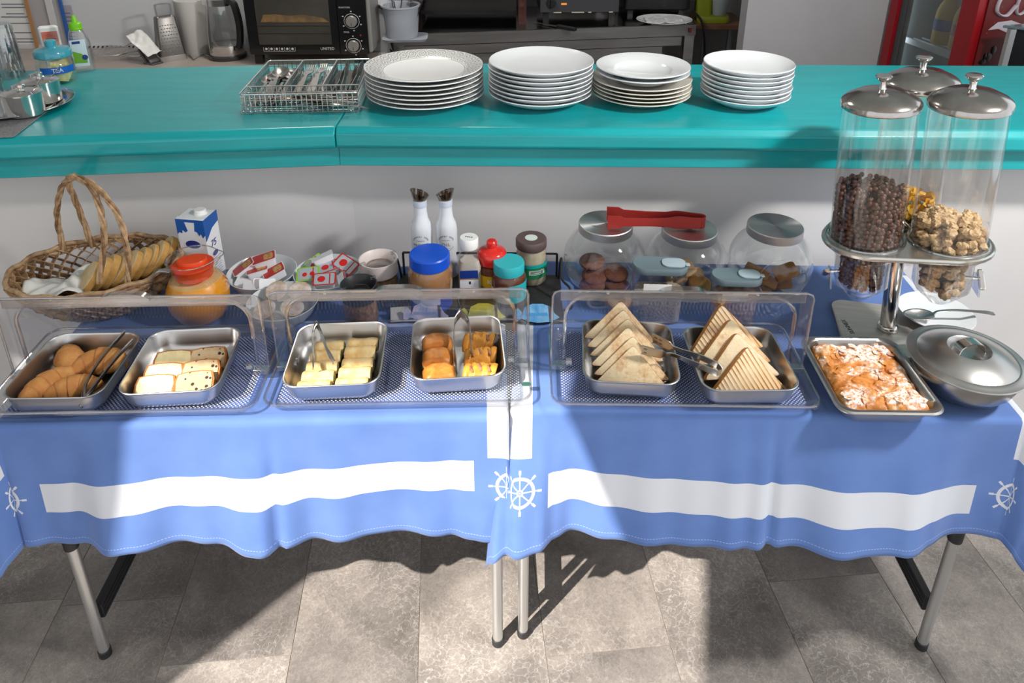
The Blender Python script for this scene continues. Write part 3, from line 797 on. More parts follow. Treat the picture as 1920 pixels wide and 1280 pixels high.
def triangle(name, label, cat, group, p, x, y, z, tilt, rz, face, base=0.15, hgt=0.08, th=0.013, layers=1, roll=0.0):
    t = thing(name, label, cat, inpan(p, x, y, z), 0, group, rot=(tilt, roll, p.rz + rz))
    def tri(k, c=0.0055):
        b, h = base / 2, hgt; q = []
        for (ax, az), (n1, n2) in (((-b, 0), (-1, 1)), ((b, 0), (1, 1)), ((0, h), (0, -1))):
            q.append((ax, az))
        pts = []
        cen = (0, h / 3)
        for i in range(3):
            A, B, C_ = q[i - 1], q[i], q[(i + 1) % 3]
            for m_ in (0.0, 0.5, 1.0):
                u = Vector(A) - Vector(B); v = Vector(C_) - Vector(B); u.normalize(); v.normalize()
                p0 = Vector(B) + u * c * 1.6; p2 = Vector(B) + v * c * 1.6; p1 = Vector(B)
                pt = p0 * (1 - m_) ** 2 + p1 * 2 * m_ * (1 - m_) + p2 * m_ ** 2
                pts.append((cen[0] + (pt.x - cen[0]) * k, cen[1] + (pt.y - cen[1]) * k))
        return pts
    def ring(k, yy): return [(a, yy, b) for a, b in tri(k)]
    for i in range(layers):
        y0 = (i - layers / 2) * th; y1 = y0 + th * 0.96
        part('crust', loft([ring(0.98, y0), ring(1.0, y0 + 0.002), ring(1.0, y1 - 0.002), ring(0.98, y1)], False, False), TOASTC, t, ang=40)
        part('bread_face', loft([ring(0.98, y0), ring(0.955, y0 - 0.0008)], False, True), face if i == 0 else BREADW, t, ang=40)
        part('bread_face', loft([ring(0.98, y1), ring(0.955, y1 + 0.0006)], False, True), BREADW if face is not GRILLM else face, t, ang=40)
        if i:
            part('cheese', loft([ring(0.93, y0 - 0.0012), ring(0.93, y0 + 0.0008)]), mat('cheese', 'e0bd62', 0.5), t, ang=40)
    return t
gt = 'white toast triangles in the fifth pan'
tn = ['front', 'second', 'third', 'fourth', 'fifth', 'rear']
for k in range(6):
    triangle('toast_triangle', f'white toast triangle, {tn[k]} one of the stack' + (', browned in the middle' if k == 0 else ''), 'toast', gt, pan5,
             0.004 - 0.004 * k + (0.005 if k in (1, 3) else 0), -0.064 + 0.0235 * k, 0.002 + 0.006 * k, R(-44 + 1.5 * k), R(-6 + 3 * (k % 3)), TOASTM, 0.158 + 0.006 * (k % 2), 0.088, 0.014, 1, R(2 * (k % 3) - 2))
gs = 'grilled sandwiches in the sixth pan'
for k, (yy, xx, lab, fc, rl) in enumerate(((-0.058, 0.012, 'striped grilled sandwich triangle at the very front', GRILLM, 3), (-0.022, 0.004, 'pale grilled sandwich triangle second from the front', BREADW, -2),
                                      (0.014, -0.004, 'lightly browned grilled sandwich triangle third from the front', TOASTM, 0), (0.046, -0.010, 'tall striped grilled sandwich triangle at the rear', GRILLM, -4))):
    triangle('grilled_sandwich', lab, 'sandwich', gs, pan6, xx, yy, 0.002 + 0.009 * k, R(-40 + 2 * k), R(2), fc, 0.164, 0.094 + 0.006 * (k == 3), 0.012, 2, R(rl))

# ---- tongs
def smooth_path(pts, n=24):
    """Catmull-Rom through the points"""
    q = [Vector(p) for p in pts]; q = [q[0] * 2 - q[1]] + q + [q[-1] * 2 - q[-2]]; out = []
    segs = len(q) - 3
    for i in range(n + 1):
        f = i / n * segs; k = min(int(f), segs - 1); t = f - k
        a, b, c, d = q[k:k + 4]
        out.append(0.5 * ((2 * b) + (c - a) * t + (2 * a - 5 * b + 4 * c - d) * t * t + (3 * b - a - 3 * c + d) * t ** 3))
    return out
def strap(pts, w, th, up=(0, 0, 1), n=30, widths=None):
    """flat metal strap along a path, width measured along `up`"""
    path = smooth_path(pts, n); rings = []; upv = Vector(up).normalized()
    for i, p in enumerate(path):
        t = (path[min(i + 1, n)] - path[max(i - 1, 0)]).normalized()
        wd = upv - t * upv.dot(t)
        wd.normalize(); nn = t.cross(wd)
        ww = w
        if widths: ww = interp(widths, i / n)
        rings.append([p - wd * ww / 2 - nn * th / 2, p + wd * ww / 2 - nn * th / 2, p + wd * ww / 2 + nn * th / 2, p - wd * ww / 2 + nn * th / 2])
    return loft(rings)
def tongs_steel(label, base, arm1, arm2, m, w=0.014, th=0.0016, tip=0.018, up=(0, 0, 1), teeth=True, loc=(0, 0, 0)):
    """base: bend of the spring; arm1/arm2: points from the bend to each tip"""
    t = thing('serving_tongs', label, 'tongs', loc, 0, 'serving tongs')
    b = Vector(base)
    for arm in (arm1, arm2):
        pts = [Vector(q) for q in arm]
        wt = [(0, w), (0.7, w * 0.85), (0.85, tip), (1.0, tip * 0.8)]
        a = part('arm', strap([b] + pts, w, th, up, 30, wt), m, t, ang=40)
        if teeth:
            d = (pts[-1] - pts[-2]).normalized(); upv = Vector(up)
            sd = upv - d * upv.dot(d); sd.normalize()
            shp = []
            for k in range(5):
                c = pts[-1] - d * (0.002 + k * 0.005) - sd * tip * 0.42
                shp.append(ellipsoid(tuple(c), 0.0016, 0.0016, 0.0022, 6, 4))
            part('teeth', shp, m, a)
    part('spring', tube(smooth_path([Vector(arm1[0]), b + (b - (Vector(arm1[0]) + Vector(arm2[0])) / 2) * 0.35, Vector(arm2[0])], 14), 0.004, 8, flat=(0.5, 1.4)), m, t)
    return t
def W(p, x, y, z): return Vector(inpan(p, x, y, z))
# croissant tongs: dark, leaning out of the pan
tongs_steel('dark metal tongs leaning over the croissants', W(pan1, 0.058, -0.090, 0.028), [W(pan1, 0.052, -0.06, 0.045), W(pan1, 0.055, 0.0, 0.058), W(pan1, 0.068, 0.085, 0.066)],
            [W(pan1, 0.072, -0.06, 0.045), W(pan1, 0.083, 0.0, 0.056), W(pan1, 0.094, 0.06, 0.060)], DARKSTEEL, 0.011, 0.003, 0.011, (0.3, 0, 1))
tongs_steel('small steel tongs lying open on the rolled pies', W(pan3, -0.056, 0.082, 0.062), [W(pan3, -0.06, 0.055, 0.060), W(pan3, -0.050, 0.0, 0.053), W(pan3, -0.043, -0.044, 0.044)],
            [W(pan3, -0.042, 0.055, 0.060), W(pan3, -0.024, 0.01, 0.053), W(pan3, -0.003, -0.028, 0.044)], STEEL, 0.009, 0.0022, 0.011, (0.2, 0.3, 1))
tongs_steel('wide steel tongs standing between the two pastry rows', W(pan4, 0.010, 0.088, 0.070), [W(pan4, -0.004, 0.06, 0.064), W(pan4, -0.006, 0.0, 0.046), W(pan4, -0.002, -0.062, 0.022)],
            [W(pan4, 0.026, 0.06, 0.066), W(pan4, 0.030, 0.01, 0.056), W(pan4, 0.030, -0.030, 0.044)], STEEL, 0.017, 0.0018, 0.021, (0.05, 0.2, 1))
# big flat-bladed tongs bridging the toast and sandwich pans
zt = PZ + PH
b_ = P(1348, 686, zt + 0.012)
def flat_tongs():
    t = thing('serving_tongs', 'broad slotted steel tongs bridging the toast and sandwich pans', 'tongs', (0, 0, 0), 0, 'serving tongs')
    A = [P(1345, 700, zt + 0.004) , P(1300, 681, zt + 0.012), P(1262, 665, zt + 0.020), P(1240, 664, zt + 0.024), P(1203, 655, zt + 0.026)]
    B = [P(1345, 684, zt + 0.014) , P(1310, 668, zt + 0.022), P(1272, 655, zt + 0.030), P(1255, 648, zt + 0.034), P(1224, 633, zt + 0.036)]
    for arm in (A, B):
        a = part('arm', strap(arm, 0.012, 0.0018, (0, -0.35, 1), 30, [(0, 0.019), (0.2, 0.018), (0.45, 0.011), (0.66, 0.010), (0.76, 0.028), (1.0, 0.030)]), STEEL, t, ang=40)
        d = (arm[-1] - arm[-2]).normalized(); upv = Vector((0, -0.35, 1)); sd = (upv - d * upv.dot(d)).normalized(); nn = d.cross(sd)
        for k, f in enumerate((0.002, 0.013)):
            for s_ in (-1, 1):
                c = arm[-1] - d * (0.006 + f) + sd * s_ * 0.006
                M_ = Matrix((( d.x, sd.x, nn.x, c.x), (d.y, sd.y, nn.y, c.y), (d.z, sd.z, nn.z, c.z), (0, 0, 0, 1)))
                part('slot', xf(rbox(0, 0, -0.0013, 0.008, 0.006, 0.0026, 0.0025, 0.0003), M_), DARKSTEEL, a)
    c0, c1 = A[0], B[0]
    e = (A[0] - A[1]).normalized() * 0.008
    part('spring', strap([A[0], (c0 + c1) / 2 + e, B[0]], 0.019, 0.0018, (0, -0.35, 1), 14), STEEL, t, ang=40)
    return t
flat_tongs()

# ================================================================= pie in a baking tray
q = [P(u, v, TT + 0.045) for u, v in ((1556, 772), (1764, 776), (1684, 634), (1516, 633))]
pm = (q[0] + q[1] + q[2] + q[3]) / 4; pe = (q[1] - q[0]) + (q[2] - q[3]); prz = math.atan2(pe.y, pe.x)
PTW = ((q[1] - q[0]).length + (q[2] - q[3]).length) / 2; PTD = ((q[2] - q[1]).length + (q[3] - q[0]).length) / 2
bt = thing('baking_tray', 'steel baking tray with a rolled rim holding the sugar-dusted pie', 'baking tray', (pm.x, pm.y, TT + 0.002), prz)
def bq(i, z, r=0.03): return rrect(PTW - 2 * i, PTD - 2 * i, r, z, 7)
part('tray_body', loft([bq(0.04, 0.0), bq(0.024, 0.001), bq(0.02, 0.006), bq(0.008, 0.042), bq(0.001, 0.043), bq(-0.003, 0.0405), bq(-0.003, 0.0425), bq(0.0, 0.0455), bq(0.006, 0.0455), bq(0.0105, 0.042), bq(0.0215, 0.007), bq(0.026, 0.0025), bq(0.04, 0.002)]), mat('baking_steel', (0.45, 0.45, 0.45), 0.3, 1.0), bt)
def piemat():
    m = bpy.data.materials.new('filo_pie'); m.use_nodes = True
    t = NT(m); b = t.n['Principled BSDF']; b.inputs['Roughness'].default_value = 0.6
    v = t.coord()
    base = t.ramp(t.noise(18, 6, v, 0.65, 0.6), [(0.28, srgb('a4602a')), (0.42, srgb('cc8038')), (0.6, srgb('dd9a4e')), (0.8, srgb('ecbb78'))])
    patchy = t.ramp(t.noise(16, 4, v, 0.6, 0.3), [(0.44, 0.0), (0.56, 1.0)])
    grain = t.ramp(t.noise(150, 3, v, 0.7), [(0.40, 0.0), (0.54, 1.0)])
    ge = t.new('ShaderNodeNewGeometry'); sz = t.new('ShaderNodeSeparateXYZ'); t.l.new(ge.outputs['Normal'], sz.inputs[0])
    up = t.ramp(sz.outputs[2], [(0.55, 0.0), (0.8, 1.0)])
    sug = t.math('MULTIPLY', t.math('MULTIPLY', patchy, grain), up)
    t.l.new(t.mix(sug, base, srgb('f4f1ee')), b.inputs['Base Color'])
    t.l.new(t.bump(t.noise(70, 5, v, 0.6, 0.4), 0.7, 0.004), b.inputs['Normal'])
    return m
PIE = piemat()
pie = thing('sugar_pie', 'golden flaky pie dusted with white sugar in the baking tray', 'pie', (pm.x, pm.y, TT + 0.0045), prz)
pw, pd = PTW - 0.033, PTD - 0.033
def pief(i, j):
    x, y = (i - 0.5) * pw, (j - 0.5) * pd
    e = min(min(i, 1 - i) * pw, min(j, 1 - j) * pd)
    z = 0.024 + 0.017 * min(1.0, (e / 0.014)) ** 0.5
    z += 0.006 * mnoise.noise((x * 26, y * 34, 0.3)) + 0.0035 * mnoise.noise((x * 80, y * 90, 2.0)) * (e > 0)
    crk = abs(mnoise.noise((x * 22 + 5, y * 40, 7.0)))
    z -= 0.006 * max(0, 1 - crk / 0.05) * (e > 0.004)
    return (x * (1 - 0.045 * abs(2 * j - 1) ** 6), y * (1 - 0.045 * abs(2 * i - 1) ** 6), max(0.001, z))
part("filo_crust", grid(pief, 90, 110), PIE, pie, ang=50)
rnd = random.Random(3)
fl = []
for k in range(26):
    x, y = rnd.uniform(-0.44, 0.44) * pw, rnd.uniform(-0.44, 0.44) * pd
    z = pief(x / pw + 0.5, y / pd + 0.5)[2]
    n_ = rnd.randint(6, 9); s_ = rnd.uniform(0.004, 0.011)
    pts = [(s_ * (0.6 + 0.5 * rnd.random()) * math.cos(2 * PI * a / n_) * 1.3, s_ * (0.6 + 0.5 * rnd.random()) * math.sin(2 * PI * a / n_)) for a in range(n_)]
    fl.append(xf(prism(pts, 0, 0.0008), T(x, y, z + 0.0015) @ Rz(rnd.random() * 6) @ Rx(rnd.uniform(-0.3, 0.3)) @ Ry(rnd.uniform(-0.3, 0.3))))
fo = part('flakes', fl, PIE, pie, smooth=False); fo['kind'] = 'stuff'

# ================================================================= covered bowl
pb = P(1812, 672, TT + 0.078)
cb = thing('covered_bowl', 'round stainless bowl with a flat-rimmed lid and strap handle', 'bowl', (pb.x, pb.y, TT + 0.002), 0)
part('bowl', lathe([(0.045, 0.0), (0.055, 0.001), (0.078, 0.014), (0.094, 0.036), (0.102, 0.06), (0.104, 0.076), (0.108, 0.078), (0.1015, 0.077), (0.099, 0.06), (0.05, 0.004)], 48, True, True), STEEL, cb)
lid = part('lid', lathe([(0.1125, 0.076), (0.1135, 0.078), (0.112, 0.080), (0.102, 0.0815), (0.097, 0.0835), (0.093, 0.083), (0.088, 0.087), (0.06, 0.099), (0.044, 0.103), (0.041, 0.1035), (0.039, 0.102), (0.034, 0.094), (0.0, 0.092)], 56, True, False), STEEL, cb)
part('strap_handle', strap([(-0.030, -0.004, 0.094), (-0.022, -0.003, 0.112), (0.0, 0.0, 0.119), (0.022, 0.003, 0.112), (0.030, 0.004, 0.094)], 0.022, 0.0022, (0.15, -1, 0), 20), CHROME, lid, ang=50)
# ================================================================= things along the back of the tables
TS = TT + 0.0022       # resting height on the cloth
# ---- wicker basket of bread
WICK = mat('wicker', 'bd9c78', 0.6, c2='8f7050', nscale=70, contrast=(0.4, 0.7), bump=0.3, bscale=150)
WICKD = mat('wicker_dark', 'a3805c', 0.6, c2='6e5034', nscale=70, bump=0.3, bscale=150)
bx, by = -1.012, 1.575
basket = thing('wicker_basket', 'oval woven wicker basket with a tall looped handle, full of bread', 'basket', (bx, by, TS + 0.001), R(14))
def bwall(th, s, off=0.0):
    a = 0.088 + (0.192 - 0.088) * s ** 0.75; b = 0.068 + (0.142 - 0.068) * s ** 0.8
    a += off; b += off
    return (a * math.cos(th), b * math.sin(th), 0.005 + 0.098 * s ** 1.35)
NS = 34
for fam in (1, -1):
    for k in range(NS):
        pts = []
        for i in range(19):
            s = i / 18; th = 2 * PI * k / NS + fam * s * 0.95
            off = 0.0028 * math.sin(i * PI * 0.72 + (0 if fam > 0 else PI) + k * PI)
            pts.append(bwall(th, s, off))
        part('woven_strip', tube(pts, 0.0104, 6, flat=(0.15, 1.0)), WICK if (k + (fam > 0)) % 3 else WICKD, basket)
part('base', loft([[bwall(2 * PI * k / 40, 0.0)[:2] + (0.002,) for k in range(40)], [bwall(2 * PI * k / 40, 0.0)[:2] + (0.007,) for k in range(40)]]), WICKD, basket)
for q_, zz in ((0, 0), (1, 0.007), (2, -0.008)):
    pts = []
    for k in range(72):
        th = 2 * PI * k / 72; x, y, z = bwall(th, 1.0, 0.002 * math.sin(th * 14 + q_ * 2.1) + 0.001)
        pts.append((x, y, z + zz + 0.003 * math.cos(th * 14 + q_ * 2.1)))
    part('rim_strand', tube(pts, 0.0055, 8, closed=True), WICK if q_ else WICKD, basket)
inv = (T(bx, by, TS + 0.001) @ Rz(R(14))).inverted()
def hpt(u, v, y): return inv @ Py(u, v, y)
HB = [[hpt(120, 472, 1.66), hpt(107, 405, 1.655), hpt(116, 350, 1.62), hpt(140, 331, 1.585)],
      [hpt(174, 462, 1.675), hpt(146, 388, 1.655), hpt(127, 338, 1.61), hpt(140, 329, 1.585)],
      [hpt(140, 331, 1.585), hpt(172, 352, 1.55), hpt(191, 405, 1.53), hpt(195, 455, 1.515), hpt(186, 530, 1.49)],
      [hpt(138, 330, 1.585), hpt(178, 348, 1.55), hpt(222, 405, 1.53), hpt(238, 470, 1.51), hpt(240, 532, 1.49)]]
for path in HB:
    c = smooth_path(path, 34)
    for tw in range(3):
        pts = []
        for i, p in enumerate(c):
            a = i * 0.42 + tw * 2 * PI / 3
            pts.append(p + Vector((math.cos(a), math.sin(a) * 0.6, math.sin(a) * 0.5)) * 0.0042)
        part('handle_strand', tube(pts, 0.0040, 6), WICK if tw else WICKD, basket)
def on_basket(x, y, z):
    v = T(bx, by, TS + 0.001) @ Rz(R(14)) @ Vector((x, y, z)); return (v.x, v.y, v.z)
BCR = crumb('baguette_crust', [(0.3, srgb('b9863f')), (0.7, srgb('d9aa62'))], 30, 0.4, 90)
BIN = crumb('baguette_crumb', [(0.3, srgb('dcc08c')), (0.7, srgb('ecd8ac'))], 50, 0.5, 180)
bpx = [(166, 523), (186, 514), (205, 509), (224, 505), (243, 501), (261, 495), (279, 489), (296, 482), (311, 474)]
blab = ['leftmost slice of bread in the wicker basket, against the napkin', 'second slice of bread from the napkin in the wicker basket', 'third slice of bread from the napkin in the wicker basket', 'fourth slice of bread from the napkin in the wicker basket',
        'middle slice of bread in the wicker basket', 'sixth slice of bread from the napkin in the wicker basket', 'seventh slice of bread from the napkin in the wicker basket', 'second slice of bread from the juice jug in the wicker basket',
        'rightmost slice of bread in the wicker basket, nearest the juice jug']
for k in range(9):
    c = P(*bpx[k], TS + 0.085 + 0.004 * math.sin(k * 1.9))
    nrm = Vector((-0.62 + 0.05 * math.sin(k * 2.3), -0.42, 0.60 + 0.06 * math.cos(k * 1.4)))
    e_ = nrm.to_track_quat('Z', 'Y').to_euler()
    bl = thing('bread_slice', blab[k], 'bread', c, 0, 'bread slices in the wicker basket', rot=e_)
    el = lambda k_, zz: [(0.036 * k_ * math.cos(2 * PI * j / 24), 0.047 * k_ * math.sin(2 * PI * j / 24) * (1 + 0.1 * math.cos(2 * PI * j / 24)), zz) for j in range(24)]
    part('crust', loft([el(0.96, -0.008), el(1.0, -0.006), el(1.0, 0.005), el(0.965, 0.008)], False, False), BCR, bl)
    part('crumb', loft([el(0.9, -0.0088), el(0.965, -0.008), el(0.97, 0.008), el(0.9, 0.0092)]), BIN, bl)
def napkin(name, label, M_, w, d, amp, seed, m=PAPER, nz=16):
    def f(i, j):
        x, y = (i - 0.5) * w, (j - 0.5) * d
        z = amp * mnoise.noise((x * nz + seed, y * nz, seed)) + amp * 0.5 * mnoise.noise((x * nz * 2.3, y * nz * 2.3 + seed, 1.0))
        return tuple(M_ @ Vector((x, y, z + amp)))
    o = part(name, grid(f, 28, 24), m, ang=60, fix=False)
    so = o.modifiers.new('thickness', 'SOLIDIFY'); so.thickness = 0.0008
    return tag(o, label, 'napkin')
napkin('paper_napkin', 'crumpled white paper napkin in the wicker basket beside the bread', T(*on_basket(-0.092, -0.028, 0.060)) @ Rz(R(20)) @ Rx(R(-4)), 0.14, 0.13, 0.022, 3.3)

# ---- milk carton
mc = P(357, 412, TS + 0.20); mcx, mcy = mc.x, mc.y + 0.033
carton = thing('milk_carton', 'tall blue and white milk carton behind the juice jug', 'carton', (mcx, mcy, TS), R(-9))
CB = mat('carton_blue', '1457a8', 0.4); CWH = mat('carton_white', 'eceef2', 0.4)
part('box', rbox(0, 0, 0, 0.074, 0.064, 0.198, 0.001, 0.001, 1), CWH, carton, bevel=0.0008)
fy = -0.0321
def splash(w0=0.037):
    pts = [(-w0, 0.199), (w0, 0.199), (w0, 0.158), (0.030, 0.150), (0.026, 0.161), (0.021, 0.155), (0.016, 0.166), (0.010, 0.168), (0.013, 0.192), (-0.014, 0.192), (-0.008, 0.168), (-0.014, 0.163), (-0.022, 0.170), (-0.024, 0.160), (-0.031, 0.163), (-w0, 0.156)]
    return [(x, fy - 0.0004, z) for x, z in pts], pts
sp3, sp2 = splash()
part('blue_panel', loft([[(x, fy, z) for x, z in sp2], [(x, fy - 0.0005, z) for x, z in sp2]]), CB, carton, smooth=False)
part('blue_panel', loft([[(0.0371, y, z) for y, z in ((-0.032, 0.199), (0.032, 0.199), (0.032, 0.170), (0.0, 0.163), (-0.022, 0.146), (-0.032, 0.140))], [(0.0376, y, z) for y, z in ((-0.032, 0.199), (0.032, 0.199), (0.032, 0.170), (0.0, 0.163), (-0.022, 0.146), (-0.032, 0.140))]]), CB, carton, smooth=False)
part('logo', loft([[(0.020 * math.cos(a), fy - d_, 0.130 + 0.011 * math.sin(a)) for a in [2 * PI * k / 20 for k in range(20)]] for d_ in (0.0, 0.0006)]), mat('carton_navy', '1a2f88', 0.4), carton)
part('lettering', xf(text_shape('75', 0.026, 0.0003, shear=0.2), T(0.0376, -0.004, 0.122) @ Rz(PI / 2) @ Rx(PI / 2)), mat('carton_navy', '1a2f88', 0.4), carton, smooth=False)
part('logo', loft([[(0.0374 + d_, -0.002 + 0.012 * math.cos(a), 0.094 + 0.007 * math.sin(a)) for a in [2 * PI * k / 20 for k in range(20)]] for d_ in (0.0, 0.0006)]), mat('carton_navy', '1a2f88', 0.4), carton)
for k in range(9):
    part('print_line', box(0.0373, 0.004, 0.080 - k * 0.0065, 0.0006, 0.03 - 0.004 * (k % 3), 0.0014), mat('print_grey', '8d98b8', 0.6), carton, smooth=False)
part('gable_fold', rbox(0, -0.026, 0.198, 0.073, 0.010, 0.003, 0.001, 0.001, 1), CWH, carton)
cap_ = part('cap', lathe([(0.0165, 0), (0.0165, 0.002), (0.0145, 0.003), (0.0145, 0.010), (0.013, 0.0115), (0.0, 0.0118)], 24), WHITE, carton); cap_.location = (0.008, 0.008, 0.198)

# ---- orange juice jug
jx, jy = -0.752, 1.522
jug = thing('juice_jug', 'round glass jug of orange juice with an orange lid', 'jug', (jx, jy, TS), R(10))
body = [(0.044, 0.0), (0.056, 0.004), (0.069, 0.03), (0.0735, 0.055), (0.071, 0.08), (0.060, 0.104), (0.050, 0.120), (0.0475, 0.130), (0.051, 0.146), (0.0575, 0.160)]
gl = lathe(body, 48, True, False)
V = []
for x, y, z in gl[0]:                                   # pull a spout out of the rim
    a = math.atan2(y, x)
    if z > 0.125:
        k = max(0, math.cos(a)) ** 14 * (z - 0.125) / 0.035
        x += 0.016 * k; z += 0.004 * k
    V.append((x, y, z))
part('glass', (V, gl[1]), GLASS, jug)
rim = []
for k in range(48):
    a = 2 * PI * k / 48; kk = max(0, math.cos(a)) ** 14
    rim.append((0.0575 * math.cos(a) + 0.016 * kk, 0.0575 * math.sin(a), 0.160 + 0.004 * kk))
part('glass_rim', tube(rim, 0.0014, 6, closed=True), clear('glass_rim', (0.75, 0.72, 0.70), 0.2, 0.5), jug)
part('juice', lathe([(0.042, 0.003), (0.054, 0.0055), (0.0672, 0.03), (0.0717, 0.055), (0.0692, 0.08), (0.060, 0.102), (0.0585, 0.1035), (0.0, 0.1035)], 48), mat('orange_juice', 'f8a000', 0.35), jug)
fo = []
rj = random.Random(5)
for k in range(160):
    a, rr_ = rj.random() * 6.28, 0.056 * math.sqrt(rj.random()); s_ = rj.uniform(0.0006, 0.0016)
    fo.append(ellipsoid((rr_ * math.cos(a), rr_ * math.sin(a), 0.104), s_, s_, s_ * 0.8, 6, 4))
fo.append(lathe([(0.0592, 0.0985), (0.0582, 0.1042), (0.0, 0.1042)], 40, False, False))
ff = part('foam', fo, mat('juice_foam', 'f2cf86', 0.6), jug); ff['kind'] = 'stuff'
OR = mat('orange_plastic', 'ea4a12', 0.35)
lid_ = part('lid', lathe([(0.0415, 0.112), (0.0425, 0.114), (0.0445, 0.132), (0.0475, 0.136), (0.0485, 0.142), (0.046, 0.144), (0.0, 0.144)], 40), OR, jug)
part('grip', loft([[(0.034 * k_ * math.cos(2 * PI * j / 28), 0.024 * k_ * math.sin(2 * PI * j / 28), z) for j in range(28)] for k_, z in ((1.0, 0.143), (1.0, 0.153), (0.93, 0.156))]), OR, lid_)
part('handle', tube(smooth_path([(-0.052, 0.0, 0.128), (-0.078, 0.0, 0.132), (-0.096, 0.0, 0.112), (-0.098, 0.0, 0.075), (-0.086, 0.0, 0.045), (-0.066, 0.0, 0.036)], 24), 0.0055, 10, flat=(1.3, 0.8)), clear('thick_glass', (0.8, 0.82, 0.83), 0.14, 0.5), jug)

# ---- white bowls of portion packs
def white_bowl(label, u, v, h, r, hh=0.058):
    p = P(u, v, h)
    o = part('bowl', lathe([(r * 0.5, 0.0), (r * 0.52, 0.003), (r * 0.62, 0.008), (r * 0.83, hh * 0.5), (r * 0.97, hh * 0.93), (r, hh), (r * 0.985, hh + 0.0008), (r * 0.95, hh * 0.93), (r * 0.80, hh * 0.5), (r * 0.55, 0.011), (0.0, 0.009)], 48, True, False), PORCELAIN)
    o.location = (p.x, p.y, TS); tag(o, label, 'bowl', 'white bowls of portion packs')
    return p
bA = white_bowl('white bowl of butter portions beside the milk carton', 491, 508, TS + 0.058, 0.086)
bB = white_bowl('white bowl of jam portions between the butter bowl and the white-collared jar', 615, 508, TS + 0.058, 0.086)
bC = white_bowl('white bowl of round honey cups behind the display case corner', 530, 563, TS + 0.056, 0.084, 0.056)
FOIL = mat('white_foil', 'e6e8ee', 0.4); REDF = mat('red_foil', 'b8322c', 0.35); SILVF = mat('silver_foil', 'c4c8d2', 0.3, 0.3); GREENR = mat('lime_foil', '8fcf3c', 0.4)
TOASTP = mat('printed_biscuit', 'a9773f', 0.6, c2='d2ab70', nscale=120)
def pack(label, kind, c, x, y, z, rot, group, s=1.0):
    t = thing('portion_pack', label, 'portion pack', (c.x + x, c.y + y, TS + z), 0, group, rot=rot)
    w, d, h = 0.046 * s, 0.031 * s, 0.019 * s
    if kind == 'jam': w, d = 0.042 * s, 0.036 * s
    part('tub', loft([rrect(w * 0.86, d * 0.84, 0.004, 0.0, 3), rrect(w * 0.98, d * 0.98, 0.005, h - 0.001, 3), rrect(w * 1.08, d * 1.1, 0.005, h, 3), rrect(w * 1.08, d * 1.1, 0.005, h + 0.0008, 3)]), FOIL, t, ang=30)
    if kind == 'butter':
        part('foil', loft([rrect(w * 1.0, d, 0.004, h + 0.0008, 3), rrect(w * 1.0, d, 0.004, h + 0.0012, 3)]), REDF, t, smooth=False)
        part('print', loft([rrect(w * 0.42, d * 0.7, 0.006, h + 0.0012, 3, w * 0.2), rrect(w * 0.4, d * 0.66, 0.006, h + 0.0017, 3, w * 0.2)]), TOASTP, t, smooth=False)
    elif kind in ('cherry', 'straw'):
        edge = GREENR if kind == 'cherry' else REDF
        part('foil', loft([rrect(w * 1.08, d * 1.1, 0.005, h + 0.0008, 3), rrect(w * 1.08, d * 1.1, 0.005, h + 0.0012, 3)]), edge, t, smooth=False)
        part('foil_centre', loft([rrect(w * 0.92, d * 0.92, 0.004, h + 0.0012, 3), rrect(w * 0.92, d * 0.92, 0.004, h + 0.0015, 3)]), SILVF, t, smooth=False)
        if kind == 'cherry': fr = [(-0.15, -0.05, 0.17), (0.2, -0.02, 0.17)]
        else: fr = [(-0.14, 0.0, 0.27)]
        for fx_, fy_, fr_ in fr:
            part('fruit_print', loft([[(fx_ * w + fr_ * d * k_ * math.cos(2 * PI * j / 14), fy_ * d + fr_ * d * k_ * math.sin(2 * PI * j / 14), zz) for j in range(14)] for k_, zz in ((1, h + 0.0015), (0.9, h + 0.0019))]), mat('fruit_red', 'cf1f1c', 0.35), t, smooth=False)
        part('stripe', rbox(0.24 * w, 0, h + 0.0015, 0.003, d * 0.9, 0.0003, 0.001, 0.0001), REDF, t)
    return t
g1 = 'butter portions in the bowl'
pack('butter portion with a red foil lid leaning on top of the pile', 'butter', bA, 0.004, 0.028, 0.058, (R(2), R(-12), R(18)), g1, 1.25)
pack('butter portion tilted up at the left of the pile', 'butter', bA, -0.040, 0.014, 0.044, (R(-6), R(-28), R(32)), g1, 1.2)
pack('butter portion with a bread picture at the right of the pile', 'butter', bA, 0.038, -0.002, 0.042, (R(4), R(-20), R(26)), g1, 1.15)
pack('butter portion lying across the middle of the pile', 'butter', bA, -0.008, -0.002, 0.042, (R(-8), R(-8), R(20)), g1, 1.1)
pack('upturned white butter portion at the front left of the bowl', 'plain', bA, -0.042, -0.026, 0.042, (R(-150), R(8), R(-10)), g1, 0.95)
pack('upturned white butter portion near the front middle of the bowl', 'plain', bA, 0.000, -0.030, 0.040, (R(-160), R(-6), R(4)), g1, 0.95)
pack('upturned white butter portion lowest at the front rim of the bowl', 'plain', bA, -0.016, -0.048, 0.046, (R(-140), R(-4), R(0)), g1, 0.9)
pack('white butter portion standing at the front right of the bowl', 'plain', bA, 0.026, -0.044, 0.046, (R(-120), R(20), R(40)), g1, 1.1)
g2 = 'jam portions in the bowl'
pack('cherry jam portion with a lime green border at the front left', 'cherry', bB, -0.042, -0.016, 0.046, (R(26), R(-6), R(4)), g2, 1.15)
pack('jam portion with a lime green edge standing at the back left', 'cherry', bB, -0.036, 0.036, 0.052, (R(30), R(-30), R(30)), g2, 1.0)
pack('upturned white jam portion on top of the pile', 'plain', bB, -0.012, 0.026, 0.064, (R(-14), R(-16), R(24)), g2, 1.15)
